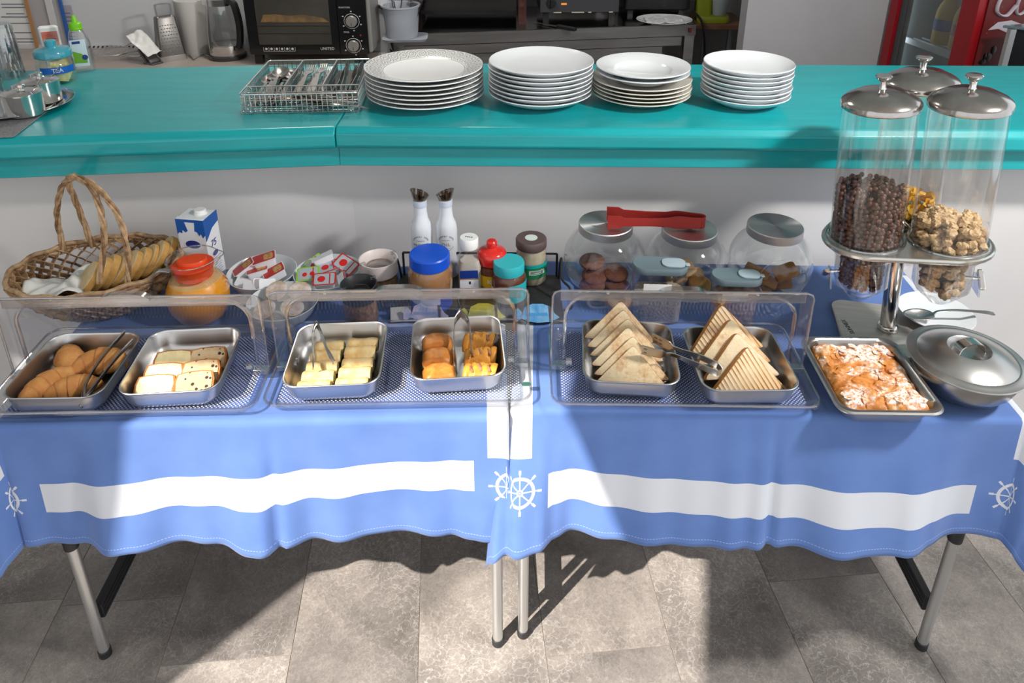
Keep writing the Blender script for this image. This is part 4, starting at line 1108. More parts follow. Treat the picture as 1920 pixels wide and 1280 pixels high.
pack('strawberry jam portion in the middle of the pile', 'straw', bB, 0.004, 0.004, 0.050, (R(10), R(-10), R(20)), g2, 1.15)
pack('strawberry jam portion tilted at the upper right of the pile', 'straw', bB, 0.046, 0.012, 0.056, (R(24), R(16), R(-30)), g2, 1.25)
pack('strawberry jam portion lowest at the front of the bowl', 'straw', bB, 0.002, -0.042, 0.044, (R(18), R(0), R(8)), g2, 1.15)
pack('strawberry jam portion on its side at the right of the bowl', 'straw', bB, 0.040, -0.022, 0.040, (R(50), R(40), R(60)), g2, 1.1)
g3 = 'honey cups in the bowl'
HON = mat('honey', '8a5526', 0.25)
for k, (x, y, z, rot, lab) in enumerate(((-0.030, -0.030, 0.040, (R(20), R(-10), 0), 'round honey cup at the left of its bowl'), (0.028, -0.026, 0.042, (R(14), R(12), 0), 'round honey cup at the right of its bowl'),
                                          (-0.020, 0.034, 0.052, (R(26), R(-4), 0), 'round honey cup with a pale lid at the back left of its bowl'), (0.032, 0.034, 0.050, (R(24), R(10), 0), 'round honey cup at the back right of its bowl'))):
    t = thing('honey_cup', lab, 'honey cup', (bC.x + x, bC.y + y, TS + z), 0, g3, rot=rot)
    part('cup', lathe([(0.017, 0.0), (0.019, 0.002), (0.0225, 0.014), (0.027, 0.0145), (0.027, 0.0155)], 24, True, False), clear('cup_plastic', (0.9, 0.85, 0.8), 0.1, 0.5), t)
    part('honey', lathe([(0.0165, 0.001), (0.0215, 0.0125), (0.0, 0.0126)], 24), HON, t)
    part('lid_film', lathe([(0.0268, 0.0155), (0.0268, 0.0162), (0.022, 0.0168), (0.013, 0.0165), (0.0, 0.0165)], 24), mat('cup_film', 'd9cfc8', 0.35, c2='b79a80', nscale=60), t)

# ---- wide-necked jars with collars
def collar_jar(label, u, v, h, r, collar, content):
    p = P(u, v, h); hh = h - TS
    t = thing('collared_jar', label, 'jar', (p.x, p.y, TS), 0, 'glass jars with plastic collars')
    part('glass', lathe([(r * 0.86, 0.0), (r * 0.96, 0.006), (r * 0.96, hh - 0.035)], 40, True, False), GLASS, t)
    part('contents', lathe([(r * 0.84, 0.002), (r * 0.93, 0.007), (r * 0.93, hh - 0.045), (r * 0.6, hh - 0.042), (0.0, hh - 0.044)], 40), content, t)
    part('collar', lathe([(r * 0.97, hh - 0.038), (r * 0.985, hh - 0.036), (r * 0.96, hh - 0.012), (r * 1.0, hh - 0.002), (r * 1.0, hh), (r * 0.95, hh), (r * 0.78, hh - 0.012), (r * 0.70, hh - 0.032)], 40, False, False), collar, t)
    part('inner_lid', lathe([(r * 0.70, hh - 0.02), (r * 0.62, hh - 0.018), (r * 0.60, hh - 0.026), (0.0, hh - 0.027)], 40), clear('inner_lid', (0.8, 0.78, 0.76), 0.12, 0.5), t)
    for a in (40, 220):
        part('latch', xf(rbox(0, 0, 0, 0.014, 0.007, 0.008, 0.002, 0.001), T(r * 0.9 * math.cos(R(a)), r * 0.9 * math.sin(R(a)), hh - 0.004) @ Rz(R(a))), clear('latch_plastic', (0.85, 0.85, 0.86), 0.2, 0.4), t)
    return t
GRAN = mat('brown_granola', '7a5434', 0.8, c2='a57f56', nscale=90, bump=0.8, bscale=110, bdist=0.004)
collar_jar('glass jar with a pale pink collar beside the jam bowl', 709, 484, TS + 0.108, 0.048, mat('pale_collar', 'e3d6d3', 0.4), GRAN)
collar_jar('glass jar with a black collar behind the pie display case', 672, 531, TS + 0.106, 0.043, mat('black_collar', '26282a', 0.4), GRAN)

# ---- condiment rack with fish plaques
rx, ry, rw, rd_ = -0.085, 1.592, 0.42, 0.205
rack = thing('condiment_rack', 'black wire-handled condiment rack with painted fish along its front', 'rack', (rx, ry, TS), R(-1))
SLATE = mat('rack_black', '1c1c1e', 0.6, c2='2c2c2e', nscale=40)
part('board', rbox(0, 0, 0.0, rw, rd_, 0.008, 0.006, 0.001), SLATE, rack)
for sx in (-1, 1):
    part('wire_handle', tube(smooth_path([(sx * (rw / 2 - 0.004), -0.06, 0.008), (sx * (rw / 2 + 0.022), -0.055, 0.016), (sx * (rw / 2 + 0.018), -0.03, 0.05), (sx * (rw / 2 - 0.002), 0.0, 0.062), (sx * (rw / 2 - 0.002), 0.03, 0.10), (sx * (rw / 2 - 0.004), 0.06, 0.062), (sx * (rw / 2 - 0.004), 0.085, 0.008)], 40), 0.003, 8), BLACK, rack)
part('back_rail', [tube([(-rw / 2 + 0.01, rd_ / 2 - 0.006, 0.075), (rw / 2 - 0.01, rd_ / 2 - 0.006, 0.075)], 0.003, 8)] + [tube([(s_ * (rw / 2 - 0.01), rd_ / 2 - 0.006, 0.005), (s_ * (rw / 2 - 0.01), rd_ / 2 - 0.006, 0.075)], 0.003, 8) for s_ in (-1, 1)], BLACK, rack)
def fish(cx, colr, c2, lab):
    bd = [(-0.034, 0.006), (-0.028, 0.024), (-0.012, 0.031), (0.010, 0.031), (0.026, 0.026), (0.036, 0.012), (0.046, 0.005), (0.036, 0.000), (0.024, -0.004), (0.0, -0.006), (-0.022, -0.003), (-0.034, 0.002)]
    M_ = T(cx, -rd_ / 2 - 0.004, 0.014) @ Rx(R(66)) @ S(1.12, 1.2, 1)
    b = part('fish_plaque', xf(prism(bd, 0, 0.003), M_), mat('fish_' + lab, colr, 0.45, c2=c2, nscale=40), rack, label=lab.replace('_', ' ') + ' painted fish')
    tl = [(-0.050, 0.018), (-0.042, 0.022), (-0.034, 0.014), (-0.034, 0.003), (-0.044, -0.004), (-0.050, 0.000)]
    part('tail', xf(prism(tl, 0, 0.003), M_), MATS['fish_' + lab], b)
    part('band', xf(prism([(0.022, 0.028), (0.028, 0.025), (0.030, -0.002), (0.025, -0.003)], 0.003, 0.0036), M_), mat('fish_band', '5d4a4e', 0.5), b)
    part('stripe', xf(prism([(-0.028, 0.013), (0.020, 0.014), (0.020, 0.008), (-0.028, 0.007)], 0.003, 0.0034), M_), mat('fish_stripe_' + lab, c2, 0.5), b)
fish(-0.115, 'cfc4dc', '8ea0cc', 'pale_lilac'); fish(0.02, 'e4dc38', 'b6b04a', 'yellow'); fish(0.148, '8fc4ea', '4a9ad4', 'light_blue')

RZ0 = TS + 0.0085
def wpos(u, v, h): return P(u, v, h)
# peanut butter jar, blue lid
p = P(805, 474, RZ0 + 0.148)
t = thing('spread_jar', 'large jar of light brown spread with a wide blue lid', 'jar', (p.x, p.y, RZ0), 0, 'spread jars on the rack')
part('spread', lathe([(0.044, 0.001), (0.048, 0.008), (0.050, 0.05), (0.0525, 0.058), (0.0525, 0.105), (0.048, 0.116), (0.0, 0.117)], 40), mat('peanut_butter', 'a9784e', 0.35, c2='94663f', nscale=14), t)
part('glass', lathe([(0.045, 0.0), (0.0495, 0.008), (0.0515, 0.05), (0.054, 0.058), (0.054, 0.105), (0.047, 0.122)], 40, True, False), GLASS, t)
part('label_band', patch(0.0522, 0.012, 0.054, 190, 350), mat('jar_label_blue', '1d55c0', 0.4), t)
part('label_band', patch(0.0528, 0.034, 0.052, 200, 300), mat('jar_label_lilac', 'c3cbec', 0.4), t)
part('lid', lathe([(0.0485, 0.118), (0.0485, 0.145), (0.046, 0.148), (0.0, 0.148)], 44), mat('blue_lid', '0f52cf', 0.35), t)
# seasoning bottle
p = P(879, 444, RZ0 + 0.165)
t = thing('seasoning_bottle', 'small clear seasoning bottle with a white cap and blue label', 'bottle', (p.x, p.y, RZ0), R(4))
part('glass', loft([rrect(0.056, 0.042, 0.012, 0.0, 5), rrect(0.060, 0.046, 0.013, 0.004, 5), rrect(0.060, 0.046, 0.013, 0.092, 5), rrect(0.050, 0.042, 0.014, 0.115, 5), rrect(0.040, 0.038, 0.018, 0.128, 5), rrect(0.038, 0.038, 0.018, 0.142, 5)], True, False), clear('bottle_glass', (0.93, 0.93, 0.92), 0.06, 0.55), t)
part('salt', loft([rrect(0.055, 0.041, 0.011, 0.004, 5), rrect(0.055, 0.041, 0.011, 0.088, 5), rrect(0.046, 0.036, 0.012, 0.104, 5)]), mat('seasoning', 'cfc9c0', 0.8), t)
part('label_panel', rbox(-0.002, -0.0235, 0.016, 0.046, 0.001, 0.042, 0.0004, 0.0002), mat('label_white', 'e6e6ea', 0.5), t)
part('label_panel', rbox(-0.002, -0.0235, 0.062, 0.044, 0.001, 0.022, 0.0004, 0.0002), mat('label_navy', '15378c', 0.4), t)
part('label_panel', rbox(-0.002, -0.0237, 0.0585, 0.044, 0.001, 0.003, 0.0004, 0.0002), mat('label_tan', 'a98a66', 0.4), t)
part('emblem', rbox(0, -0.0242, 0.046, 0.005, 0.0006, 0.008, 0.0003, 0.0002), mat('emblem_dark', '3a3a40', 0.5), t)
cp = part('cap', lathe([(0.0225, 0.138), (0.023, 0.14), (0.023, 0.162), (0.021, 0.165), (0.0, 0.165)], 32), WHITE, t)
for k_ in (-0.0075, -0.0025, 0.0025, 0.0075): part('print_mark', xf(box(k_, 0, 0, 0.0034, 0.0036, 0.0004), T(0, 0, 0.1652) @ Rz(R(-20))), mat('emblem_dark', '3a3a40', 0.5), cp, smooth=False)
# red-lidded coffee jar
p = P(922, 464, RZ0 + 0.125)
t = thing('coffee_jar', 'short glass coffee jar with a translucent red knobbed lid', 'jar', (p.x, p.y, RZ0), 0)
part('glass', lathe([(0.032, 0.0), (0.035, 0.004), (0.035, 0.085)], 36, True, False), GLASS, t)
part('coffee', lathe([(0.031, 0.002), (0.0335, 0.005), (0.0335, 0.082), (0.0, 0.083)], 36), mat('coffee', '8a4a26', 0.7, c2='6a3418', nscale=120), t)
part('label_band', patch(0.0352, 0.03, 0.062, 200, 340), mat('coffee_label', 'e0ae22', 0.4), t)
part('lettering', wrap(text_shape('IC', 0.016, 0.0002), 0.0362, 0.047, -95), WHITE, t, smooth=False)
part('lid', lathe([(0.0335, 0.086), (0.0335, 0.096), (0.036, 0.098), (0.0365, 0.112), (0.033, 0.118), (0.026, 0.122), (0.014, 0.125), (0.012, 0.127), (0.0135, 0.132), (0.0135, 0.142), (0.010, 0.146), (0.0, 0.147)], 36), mat('red_lid', 'd8281f', 0.2, coat=0.5), t)
# chocolate spread, turquoise lid
p = P(954, 489, RZ0 + 0.112)
t = thing('chocolate_spread_jar', 'jar of chocolate spread with a turquoise lid', 'jar', (p.x, p.y, RZ0), 0)
part('spread', lathe([(0.036, 0.001), (0.0395, 0.006), (0.041, 0.03), (0.0425, 0.06), (0.041, 0.076), (0.034, 0.086), (0.0, 0.087)], 36), mat('choc_spread', '5f341f', 0.25, coat=0.6), t)
part('label_band', patch(0.0428, 0.016, 0.050, 180, 270), mat('label_cream', 'd9c8a8', 0.5), t)
part('label_band', patch((0.0425, 0.0428), 0.016, 0.066, 270, 360), mat('label_turq', '2cb4bd', 0.4), t)
part('lid', lathe([(0.0375, 0.084), (0.038, 0.086), (0.038, 0.108), (0.0365, 0.112), (0.0, 0.112)], 40), mat('turquoise_lid', '38b9c2', 0.4), t)
# tahini, brown lid
p = P(996, 444, RZ0 + 0.122)
t = thing('tahini_jar', 'jar of pale cream paste with a brown lid and green label', 'jar', (p.x, p.y - 0.004, RZ0), 0)
part('paste', lathe([(0.036, 0.001), (0.0395, 0.006), (0.0395, 0.05), (0.038, 0.08), (0.034, 0.1), (0.0, 0.101)], 36), mat('tahini', 'b3a68c', 0.35, c2='c6bba4', nscale=30), t)
part('glass', lathe([(0.037, 0.0), (0.041, 0.006), (0.041, 0.05), (0.0395, 0.08), (0.036, 0.1)], 36, True, False), GLASS, t)
part('label_band', patch(0.0412, 0.024, 0.062, 195, 350), mat('label_green', '1e7a50', 0.4), t)
part('label_band', patch(0.0416, 0.055, 0.064, 195, 350), mat('label_teal', '1aa0a0', 0.4), t)
part('label_band', patch(0.0417, 0.036, 0.048, 262, 322), mat('label_print', 'd6e2da', 0.4), t)
for k_ in (0.0385, 0.0425, 0.0455): part('print_line', patch(0.0424, k_, k_ + 0.0014, 268, 312), mat('label_ink', '2a4a3a', 0.5), t)
lb = part('lid', lathe([(0.0385, 0.098), (0.0395, 0.1), (0.0395, 0.119), (0.0375, 0.122), (0.0, 0.122)], 40), mat('brown_lid', '5c4c4a', 0.45), t)
part('sticker', lathe([(0.016, 0.1222), (0.016, 0.1226), (0.0, 0.1226)], 24), mat('label_print', 'd6e2da', 0.4), lb)

# ---- oil and vinegar bottles
PORC2 = mat('bottle_white', 'e4e9f0', 0.15, coat=0.4)
SMOKE = clear('smoked_plastic', (0.52, 0.44, 0.37), 0.12, 0.5)
for txt, lab, u, v, yaw in (('VINEGAR', 'white VINEGAR bottle with a smoked pourer, nearer the jam bowl', 791, 370, -15), ('OIL', 'white OIL bottle with a smoked pourer, nearer the white-capped seasoning', 840, 369, 20)):
    p = Py(u, v, 1.712)
    hb = p.z - TS
    t = thing('pourer_bottle', lab, 'bottle', (p.x - (0.006 if txt == 'OIL' else 0.004), 1.70, TS), 0, 'oil and vinegar bottles')
    part('body', lathe([(0.025, 0.0), (0.0275, 0.004), (0.0275, hb - 0.085), (0.025, hb - 0.066), (0.0185, hb - 0.050), (0.0165, hb - 0.03), (0.016, hb - 0.004)], 40, True, True), PORC2, t)
    part('collar', lathe([(0.0172, hb - 0.018), (0.0178, hb - 0.016), (0.0178, hb - 0.001), (0.015, hb)], 32), mat('collar_pale', 'cdd8e6', 0.3), t)
    rings = []
    for k_, z in ((0.015, hb - 0.004), (0.0185, hb + 0.006), (0.0235, hb + 0.020), (0.0215, hb + 0.020), (0.0165, hb + 0.006), (0.010, hb - 0.002)):
        tilt = (z - hb + 0.004) / 0.024 * 0.40
        rings.append([(k_ * math.cos(2 * PI * j / 28), k_ * math.sin(2 * PI * j / 28) * 0.95, z + tilt * k_ * math.cos(2 * PI * j / 28 + R(yaw)) * (-1 if txt == 'VINEGAR' else 1)) for j in range(28)])
    pr = part('pourer', loft(rings, True, True), SMOKE, t)
    part('flap', xf(rbox(0, 0, 0, 0.009, 0.012, 0.027, 0.004, 0.002), T(0.0, 0.0, hb) @ Ry(R(8))), mat('smoked_flap', '3b2e28', 0.3), pr)
    INK = mat('bottle_ink', '4a4e58', 0.6)
    zc = hb - 0.118
    part('lettering', wrap(text_shape(txt, 0.0125 if txt == 'OIL' else 0.0105, 0.0002, 1.25 if txt == 'OIL' else 1.0), 0.0276, zc, -90), INK, t, smooth=False)
    for j, ch in enumerate('COUNTRY HOME'):
        if ch == ' ': continue
        ang = R(160 - j * 140 / 11)
        s_ = text_shape(ch, 0.006, 0.0002)
        s_ = xf(s_, T(0.021 * math.cos(ang), 0.019 * math.sin(ang), 0) @ Rz(ang - PI / 2))
        part('letter', wrap(s_, 0.0276, zc + 0.006, -90), INK, t, smooth=False)
    part('scroll', wrap(xf(tube([(x * 0.001, 0.0012 * math.sin(x * 1.3), 0) for x in range(-10, 11)], 0.0004, 4), T(0, 0, 0)), 0.0276, zc + 0.013, -90), INK, t)
    part('ring_line', wrap(tube([(0.022 * math.cos(R(a)), 0.020 * math.sin(R(a)), 0) for a in range(205, 336, 8)], 0.0005, 4), 0.0276, zc + 0.002, -90), INK, t)
    part('rule', wrap(tube([(x * 0.0015, 0, 0) for x in range(-9, 10)], 0.0003, 4), 0.0276, zc - 0.010, -90), INK, t)

# ---- globe jars of biscuits
JR = 0.104
def globe_jar(label, u, v):
    p = P(u, v, TS + 0.178)
    t = thing('biscuit_jar', label, 'jar', (p.x, p.y, TS), 0, 'globe glass biscuit jars')
    prof = [(0.060, 0.0), (0.066, 0.002), (0.088, 0.022), (0.101, 0.052), (JR, 0.078), (0.100, 0.106), (0.087, 0.132), (0.070, 0.148), (0.062, 0.153), (0.062, 0.162)]
    part('glass', lathe(prof, 56, True, False), GLASS, t)
    part('inner_glass', lathe([(r * 0.955, z + (0.004 if z < 0.05 else 0)) for r, z in prof], 56, True, False), clear('inner_glass', (0.985, 0.99, 0.99), 0.015, 0.35, 4.0), t)
    part('front_flat', xf(tube([(0.058 * math.cos(2 * PI * k / 40), 0.052 * math.sin(2 * PI * k / 40), 0) for k in range(40)], 0.0011, 6, closed=True), T(0, -JR * 0.90, 0.078) @ Rx(R(84))), clear('glass_ring', (0.9, 0.9, 0.9), 0.3, 0.4), t)
    part('lid', lathe([(0.0665, 0.155), (0.068, 0.156), (0.068, 0.176), (0.0665, 0.178), (0.064, 0.1775), (0.0, 0.1775)], 56), brushed_disc(), t)
    return p
def brushed_disc():
    if 'brushed_disc' in MATS: return MATS['brushed_disc']
    m = mat('brushed_disc', (0.74, 0.73, 0.72), 0.42, 1.0)
    t = NT(m); b = t.n['Principled BSDF']; b.inputs['Anisotropic'].default_value = 0.85
    tg = t.new('ShaderNodeTangent'); tg.direction_type = 'RADIAL'; tg.axis = 'Z'; t.l.new(tg.outputs[0], b.inputs['Tangent'])
    return m
j1 = globe_jar('globe glass jar of chocolate cookies, red tongs resting on its lid', 1136, 417)
j2 = globe_jar('globe glass jar of small round biscuits behind the grey-lidded tubs', 1293, 427)
j3 = globe_jar('globe glass jar of flat rectangular biscuits nearest the cereal dispenser', 1454, 422)
CHOC = crumb('choc_cookie', [(0.3, srgb('5a2f20')), (0.7, srgb('7c4a34'))], 60, 0.9, 120, 0.8)
GOLD = crumb('golden_biscuit', [(0.3, srgb('b3834a')), (0.7, srgb('cda368'))], 40, 0.5, 120, 0.75)
SPEC = crumb('spice_biscuit', [(0.3, srgb('8f5c2c')), (0.7, srgb('ad7a44'))], 40, 0.3, 120, 0.7)
def cookie(name, label, cat, c, x, y, z, rot, m, r, th, group, rect=None):
    if rect: s = rbox(0, 0, 0, rect[0], rect[1], th, 0.004, 0.001)
    else: s = lathe([(r * 0.85, 0), (r * 0.98, th * 0.2), (r, th * 0.45), (r * 0.93, th * 0.8), (r * 0.7, th), (0.0, th * 1.05)], 24)
    o = part(name, s, m, ang=50); o.location = (c.x + x, c.y + y, TS + z); o.rotation_euler = rot
    return tag(o, label, cat, group)
gc = 'chocolate cookies in the jar'
for x, y, z, rot, lab in ((-0.03, -0.03, 0.008, (R(8), R(-8), 0), 'chocolate cookie flat at the lower left of its jar'), (0.035, -0.035, 0.008, (R(6), R(6), 0), 'chocolate cookie flat at the lower right of its jar'), (0.0, 0.03, 0.010, (R(-8), 0, 0), 'chocolate cookie lying at the back of its jar'),
                          (-0.022, -0.008, 0.026, (R(20), R(-6), 0), 'chocolate cookie leaning on the left of the heap'), (0.030, -0.004, 0.030, (R(12), R(4), 0), 'chocolate cookie topping the right of the heap'), (-0.028, 0.014, 0.052, (R(6), R(-3), 0), 'topmost chocolate cookie in its jar')):
    cookie('chocolate_cookie', lab, 'cookie', j1, x, y, z, rot, CHOC, 0.034, 0.013, gc)
rb_ = random.Random(11)
posn = ['bottom left', 'bottom middle', 'bottom right', 'far left', 'far right', 'centre front', 'centre', 'upper left', 'upper right', 'upper middle', 'topmost left', 'topmost']
for k in range(12):
    lay = k // 5; a = k * 2.4
    cookie('round_biscuit', f'small round golden biscuit at the {posn[k]} of the jar heap', 'biscuit', j2, (0.048 - 0.014 * lay) * math.cos(a), (0.045 - 0.014 * lay) * math.sin(a), 0.012 + 0.021 * lay, (R(rb_.uniform(15, 60)), R(rb_.uniform(-35, 35)), a), GOLD, 0.0235, 0.009, 'round biscuits in the jar')
for k, (x, y, z, rot, lab) in enumerate(((-0.03, -0.02, 0.008, (R(4), R(10), R(20)), 'flat rectangular biscuit lowest in its jar'), (0.03, -0.01, 0.012, (R(6), R(-14), R(-15)), 'rectangular biscuit lying at the right of its jar'), (-0.012, -0.015, 0.026, (R(8), R(14), R(-28)), 'rectangular biscuit crossing the middle of the heap'),
                                          (-0.028, 0.006, 0.038, (R(6), R(10), R(-32)), 'rectangular biscuit topping the heap'), (0.042, -0.004, 0.044, (R(28), R(-14), R(12)), 'rectangular biscuit leaning upright at the right'))):
    cookie('spice_biscuit', lab, 'biscuit', j3, x, y, z, rot, SPEC, 0, 0.007, 'rectangular biscuits in the jar', (0.062, 0.042))
# red tongs bridging two lids
zt_ = TS + 0.178
def red_tongs():
    a, b = P(1138, 408, zt_ + 0.018), P(1316, 414, zt_ + 0.018)
    m = (a + b) / 2; rz = math.atan2(b.y - a.y, b.x - a.x); L = (b - a).length
    t = thing('plastic_tongs', 'red plastic tongs laid across the lids of two biscuit jars', 'tongs', (m.x, m.y - 0.004, zt_ + 0.019), rz)
    for s_ in (-1, 1):
        pts = [(L / 2 - 0.004, s_ * 0.011, 0), (L / 2 - 0.03, s_ * 0.013, 0.001), (L * 0.2, s_ * 0.015, 0.002), (0.0, s_ * 0.018, 0.002), (-L * 0.25, s_ * 0.022, 0.002), (-L * 0.38, s_ * 0.024, 0.002), (-L / 2, s_ * 0.025, 0.001)]
        ar = part('arm', strap(pts, 0.026, 0.003, (0, 0, 1), 40, [(0, 0.030), (0.12, 0.030), (0.3, 0.034), (0.42, 0.024), (0.55, 0.021), (0.75, 0.022), (0.83, 0.034), (1.0, 0.036)]), RED, t, ang=50)
        part('ribs', [box(-L / 2 + 0.004 + 0.0035 * k, s_ * 0.0232, 0.001, 0.0014, 0.0014, 0.030) for k in range(10)], RED, ar)
    part('bend', strap([(L / 2 - 0.004, -0.011, 0), (L / 2 + 0.004, -0.006, 0), (L / 2 + 0.006, 0, 0), (L / 2 + 0.004, 0.006, 0), (L / 2 - 0.004, 0.011, 0)], 0.030, 0.003, (0, 0, 1), 16), RED, t, ang=50)
    part('web', rbox(-L * 0.02, 0, -0.002, L * 0.45, 0.004, 0.004, 0.001, 0.0005), RED, t)
red_tongs()
# ---- storage tubs with flip lids
TUB = clear('tub_plastic', (0.88, 0.88, 0.90), 0.09, 0.45, 2.5, 0.15)
def storage_tub(label, u, v, h, w, d, fillm, fill):
    p = P(u, v, TS + h)
    t = thing('storage_tub', label, 'tub', (p.x, p.y, TS), R(-3), 'grey-lidded storage tubs')
    part('tub', loft([rrect(w * 0.86, d * 0.82, d * 0.35, 0.0, 6), rrect(w * 0.9, d * 0.88, d * 0.4, 0.004, 6), rrect(w * 0.97, d * 0.97, d * 0.46, h - 0.014, 6)], True, False), TUB, t)
    part('contents', loft([rrect(w * 0.84, d * 0.8, d * 0.34, 0.003, 6), rrect(w * 0.9, d * 0.88, d * 0.4, fill * h, 6), rrect(w * 0.5, d * 0.5, d * 0.2, fill * h + 0.006, 6)]), fillm, t)
    ld = part('lid', loft([rrect(w * 0.98, d * 0.98, d * 0.47, h - 0.016, 7), rrect(w, d, d * 0.48, h - 0.014, 7), rrect(w, d, d * 0.48, h - 0.003, 7), rrect(w * 0.97, d * 0.95, d * 0.46, h, 7), rrect(w * 0.93, d * 0.9, d * 0.43, h - 0.0008, 7)]), mat('grey_blue_lid', '64767d', 0.45), t)
    part('flip_cap', loft([rrect(w * 0.42, d * 0.62, d * 0.26, h, 6, w * 0.24), rrect(w * 0.42, d * 0.62, d * 0.26, h + 0.003, 6, w * 0.24), rrect(w * 0.34, d * 0.5, d * 0.22, h + 0.0036, 6, w * 0.24)]), mat('flip_cap', '9fb0ba', 0.35), ld)
    part('tab', rbox(w * 0.485, -d * 0.1, h, w * 0.08, d * 0.2, 0.003, 0.002, 0.001), mat('flip_cap', '9fb0ba', 0.35), ld)
    part('paper_label', rbox(-w * 0.05, -d * 0.482, h * 0.60, w * 0.5, 0.0008, h * 0.14, 0.0003, 0.0002), PAPER, t)
    return t
storage_tub('grey-lidded tub of pale muesli between the first two biscuit jars', 1238, 493, 0.152, 0.129, 0.062, mat('muesli', '9c8878', 0.85, c2='c9bda6', nscale=160, bump=0.8, bscale=160, bdist=0.003), 0.55)
storage_tub('grey-lidded tub of brown nuts between the second and third biscuit jars', 1382, 514, 0.138, 0.116, 0.058, mat('nut_mix', '8c6450', 0.85, c2='b8967a', nscale=90, bump=0.9, bscale=90, bdist=0.004), 0.66)
# small white card on the cloth behind the pie case
q0 = P(753, 581, TS + 0.02)
cdt = part('price_card', xf(rbox(0, 0, 0, 0.05, 0.036, 0.0008, 0.001, 0.0002), T(q0.x, 1.502, TS + 0.016) @ Rz(R(8)) @ Rx(R(40))), mat('card_grey', 'b9b7b2', 0.8)); tag(cdt, 'blank pale card leaning behind the pastry display case', 'card')

# ================================================================= cereal dispenser
dp = P(1664, 614, TS + 0.012)
dz = TS
disp = thing('cereal_dispenser', 'triple cereal dispenser with clear tubes, chrome lids and a steel pole', 'dispenser', (dp.x, dp.y, dz), R(-13))
BASEM = mat('dispenser_base', (0.66, 0.62, 0.57), 0.42, 0.7, c2=(0.56, 0.53, 0.49), nscale=8, stretch=(1, 14, 1))
def tri_plate(rc, rr, n=10, ang0=-150):
    pts = []
    for k in range(3):
        a = R(ang0 + 120 * k); cx_, cy_ = rc * math.cos(a), rc * math.sin(a)
        for i in range(n + 1):
            b = a - PI / 3 + (2 * PI / 3) * i / n
            pts.append((cx_ + rr * math.cos(b), cy_ + rr * math.sin(b)))
    return pts
bpl = rrect(0.215, 0.21, 0.03, 0, 6)
base_ = part('base_plate', loft([rrect(0.219, 0.214, 0.03, 0.0, 6), rrect(0.219, 0.214, 0.03, 0.006, 6), rrect(0.213, 0.208, 0.028, 0.009, 6)]), BASEM, disp)
part('lettering', xf(text_shape('SUNNEX', 0.014, 0.0002), T(-0.088, -0.012, 0.0093) @ Rz(R(90 + 14))), BLACK, base_, smooth=False)
LEAN = Ry(R(-4.3)) @ Rx(R(0.5))
def L_(s): return xf(s, LEAN)
PH_ = 0.262                                           # height of the carrier plate
part('pole', L_(lathe([(0.017, 0.009), (0.017, PH_)], 24)), CHROME, disp)
part('pole_collar', lathe([(0.020, 0.009), (0.0225, 0.012), (0.0225, 0.018), (0.020, 0.022), (0.0165, 0.024)], 28), CHROME, disp)
PLM = mat('carrier_plate', (0.55, 0.55, 0.52), 0.2, 0.9)
tp = tri_plate(0.093, 0.088)
part('carrier_plate', L_(loft([[(x * 0.985, y * 0.985, PH_) for x, y in tp], [(x, y, PH_ + 0.003) for x, y in tp], [(x, y, PH_ + 0.009) for x, y in tp], [(x * 0.985, y * 0.985, PH_ + 0.012) for x, y in tp]])), PLM, disp)
part('finial', L_(lathe([(0.019, PH_ + 0.012), (0.019, PH_ + 0.016), (0.015, PH_ + 0.024), (0.007, PH_ + 0.030), (0.004, PH_ + 0.034), (0.005, PH_ + 0.039), (0.0, PH_ + 0.044)], 24)), CHROME, disp)
ACT = clear('tube_acrylic', (0.95, 0.945, 0.94), 0.045, 0.6, 2.4, 0.08, streak=0.16)
HOP = clear('hopper_plastic', (0.86, 0.85, 0.86), 0.10, 0.55, 2.2, 0.08)
RT, HT = 0.072, 0.302
def cereal_balls(cx_, cy_, r, z0, z1, s, m, seed, shape):
    rn = random.Random(seed); out = []; zz = z0; lay = 0
    while zz < z1:
        n_ = max(1, int(2 * PI * (r - s) / (2.05 * s))); off = rn.random()
        for ring_r, cnt in ((r - s, n_), (r - 3 * s, max(1, int(n_ * 0.62))), (r - 5 * s, max(1, int(n_ * 0.35)))):
            for k in range(cnt):
                a = 2 * PI * (k + off) / cnt + rn.uniform(-0.08, 0.08)
                out.append((cx_ + ring_r * math.cos(a) + rn.uniform(-1, 1) * s * 0.15, cy_ + ring_r * math.sin(a) + rn.uniform(-1, 1) * s * 0.15, zz + rn.uniform(-1, 1) * s * 0.45))
        zz += 1.72 * s; lay += 1
    for k in range(60):                               # heaped top
        a, q_ = rn.random() * 6.28, (r - s) * math.sqrt(rn.random())
        out.append((cx_ + q_ * math.cos(a), cy_ + q_ * math.sin(a), z1 + (1 - (q_ / r) ** 2) * s * 2.2 + rn.uniform(-0.4, 0.4) * s))
    return [shape(p_, s, rn) for p_ in out]
def ball(p_, s, rn): return ellipsoid(p_, s, s, s, 8, 6)
def lump(p_, s, rn):
    k = rn.uniform(0.8, 1.25); E = ellipsoid((0, 0, 0), s * k, s * rn.uniform(0.7, 1.1), s * rn.uniform(0.6, 0.95), 12, 9)
    V = [tuple(Vector(v) * (1 + 0.42 * mnoise.noise(Vector(v) * (1.5 / s) + Vector(p_) * 50) + 0.3 * mnoise.noise(Vector(v) * (4.0 / s) + Vector(p_) * 90))) for v in E[0]]
    return xf((V, E[1]), T(*p_) @ Rz(rn.random() * 6) @ Rx(rn.random() * 3))
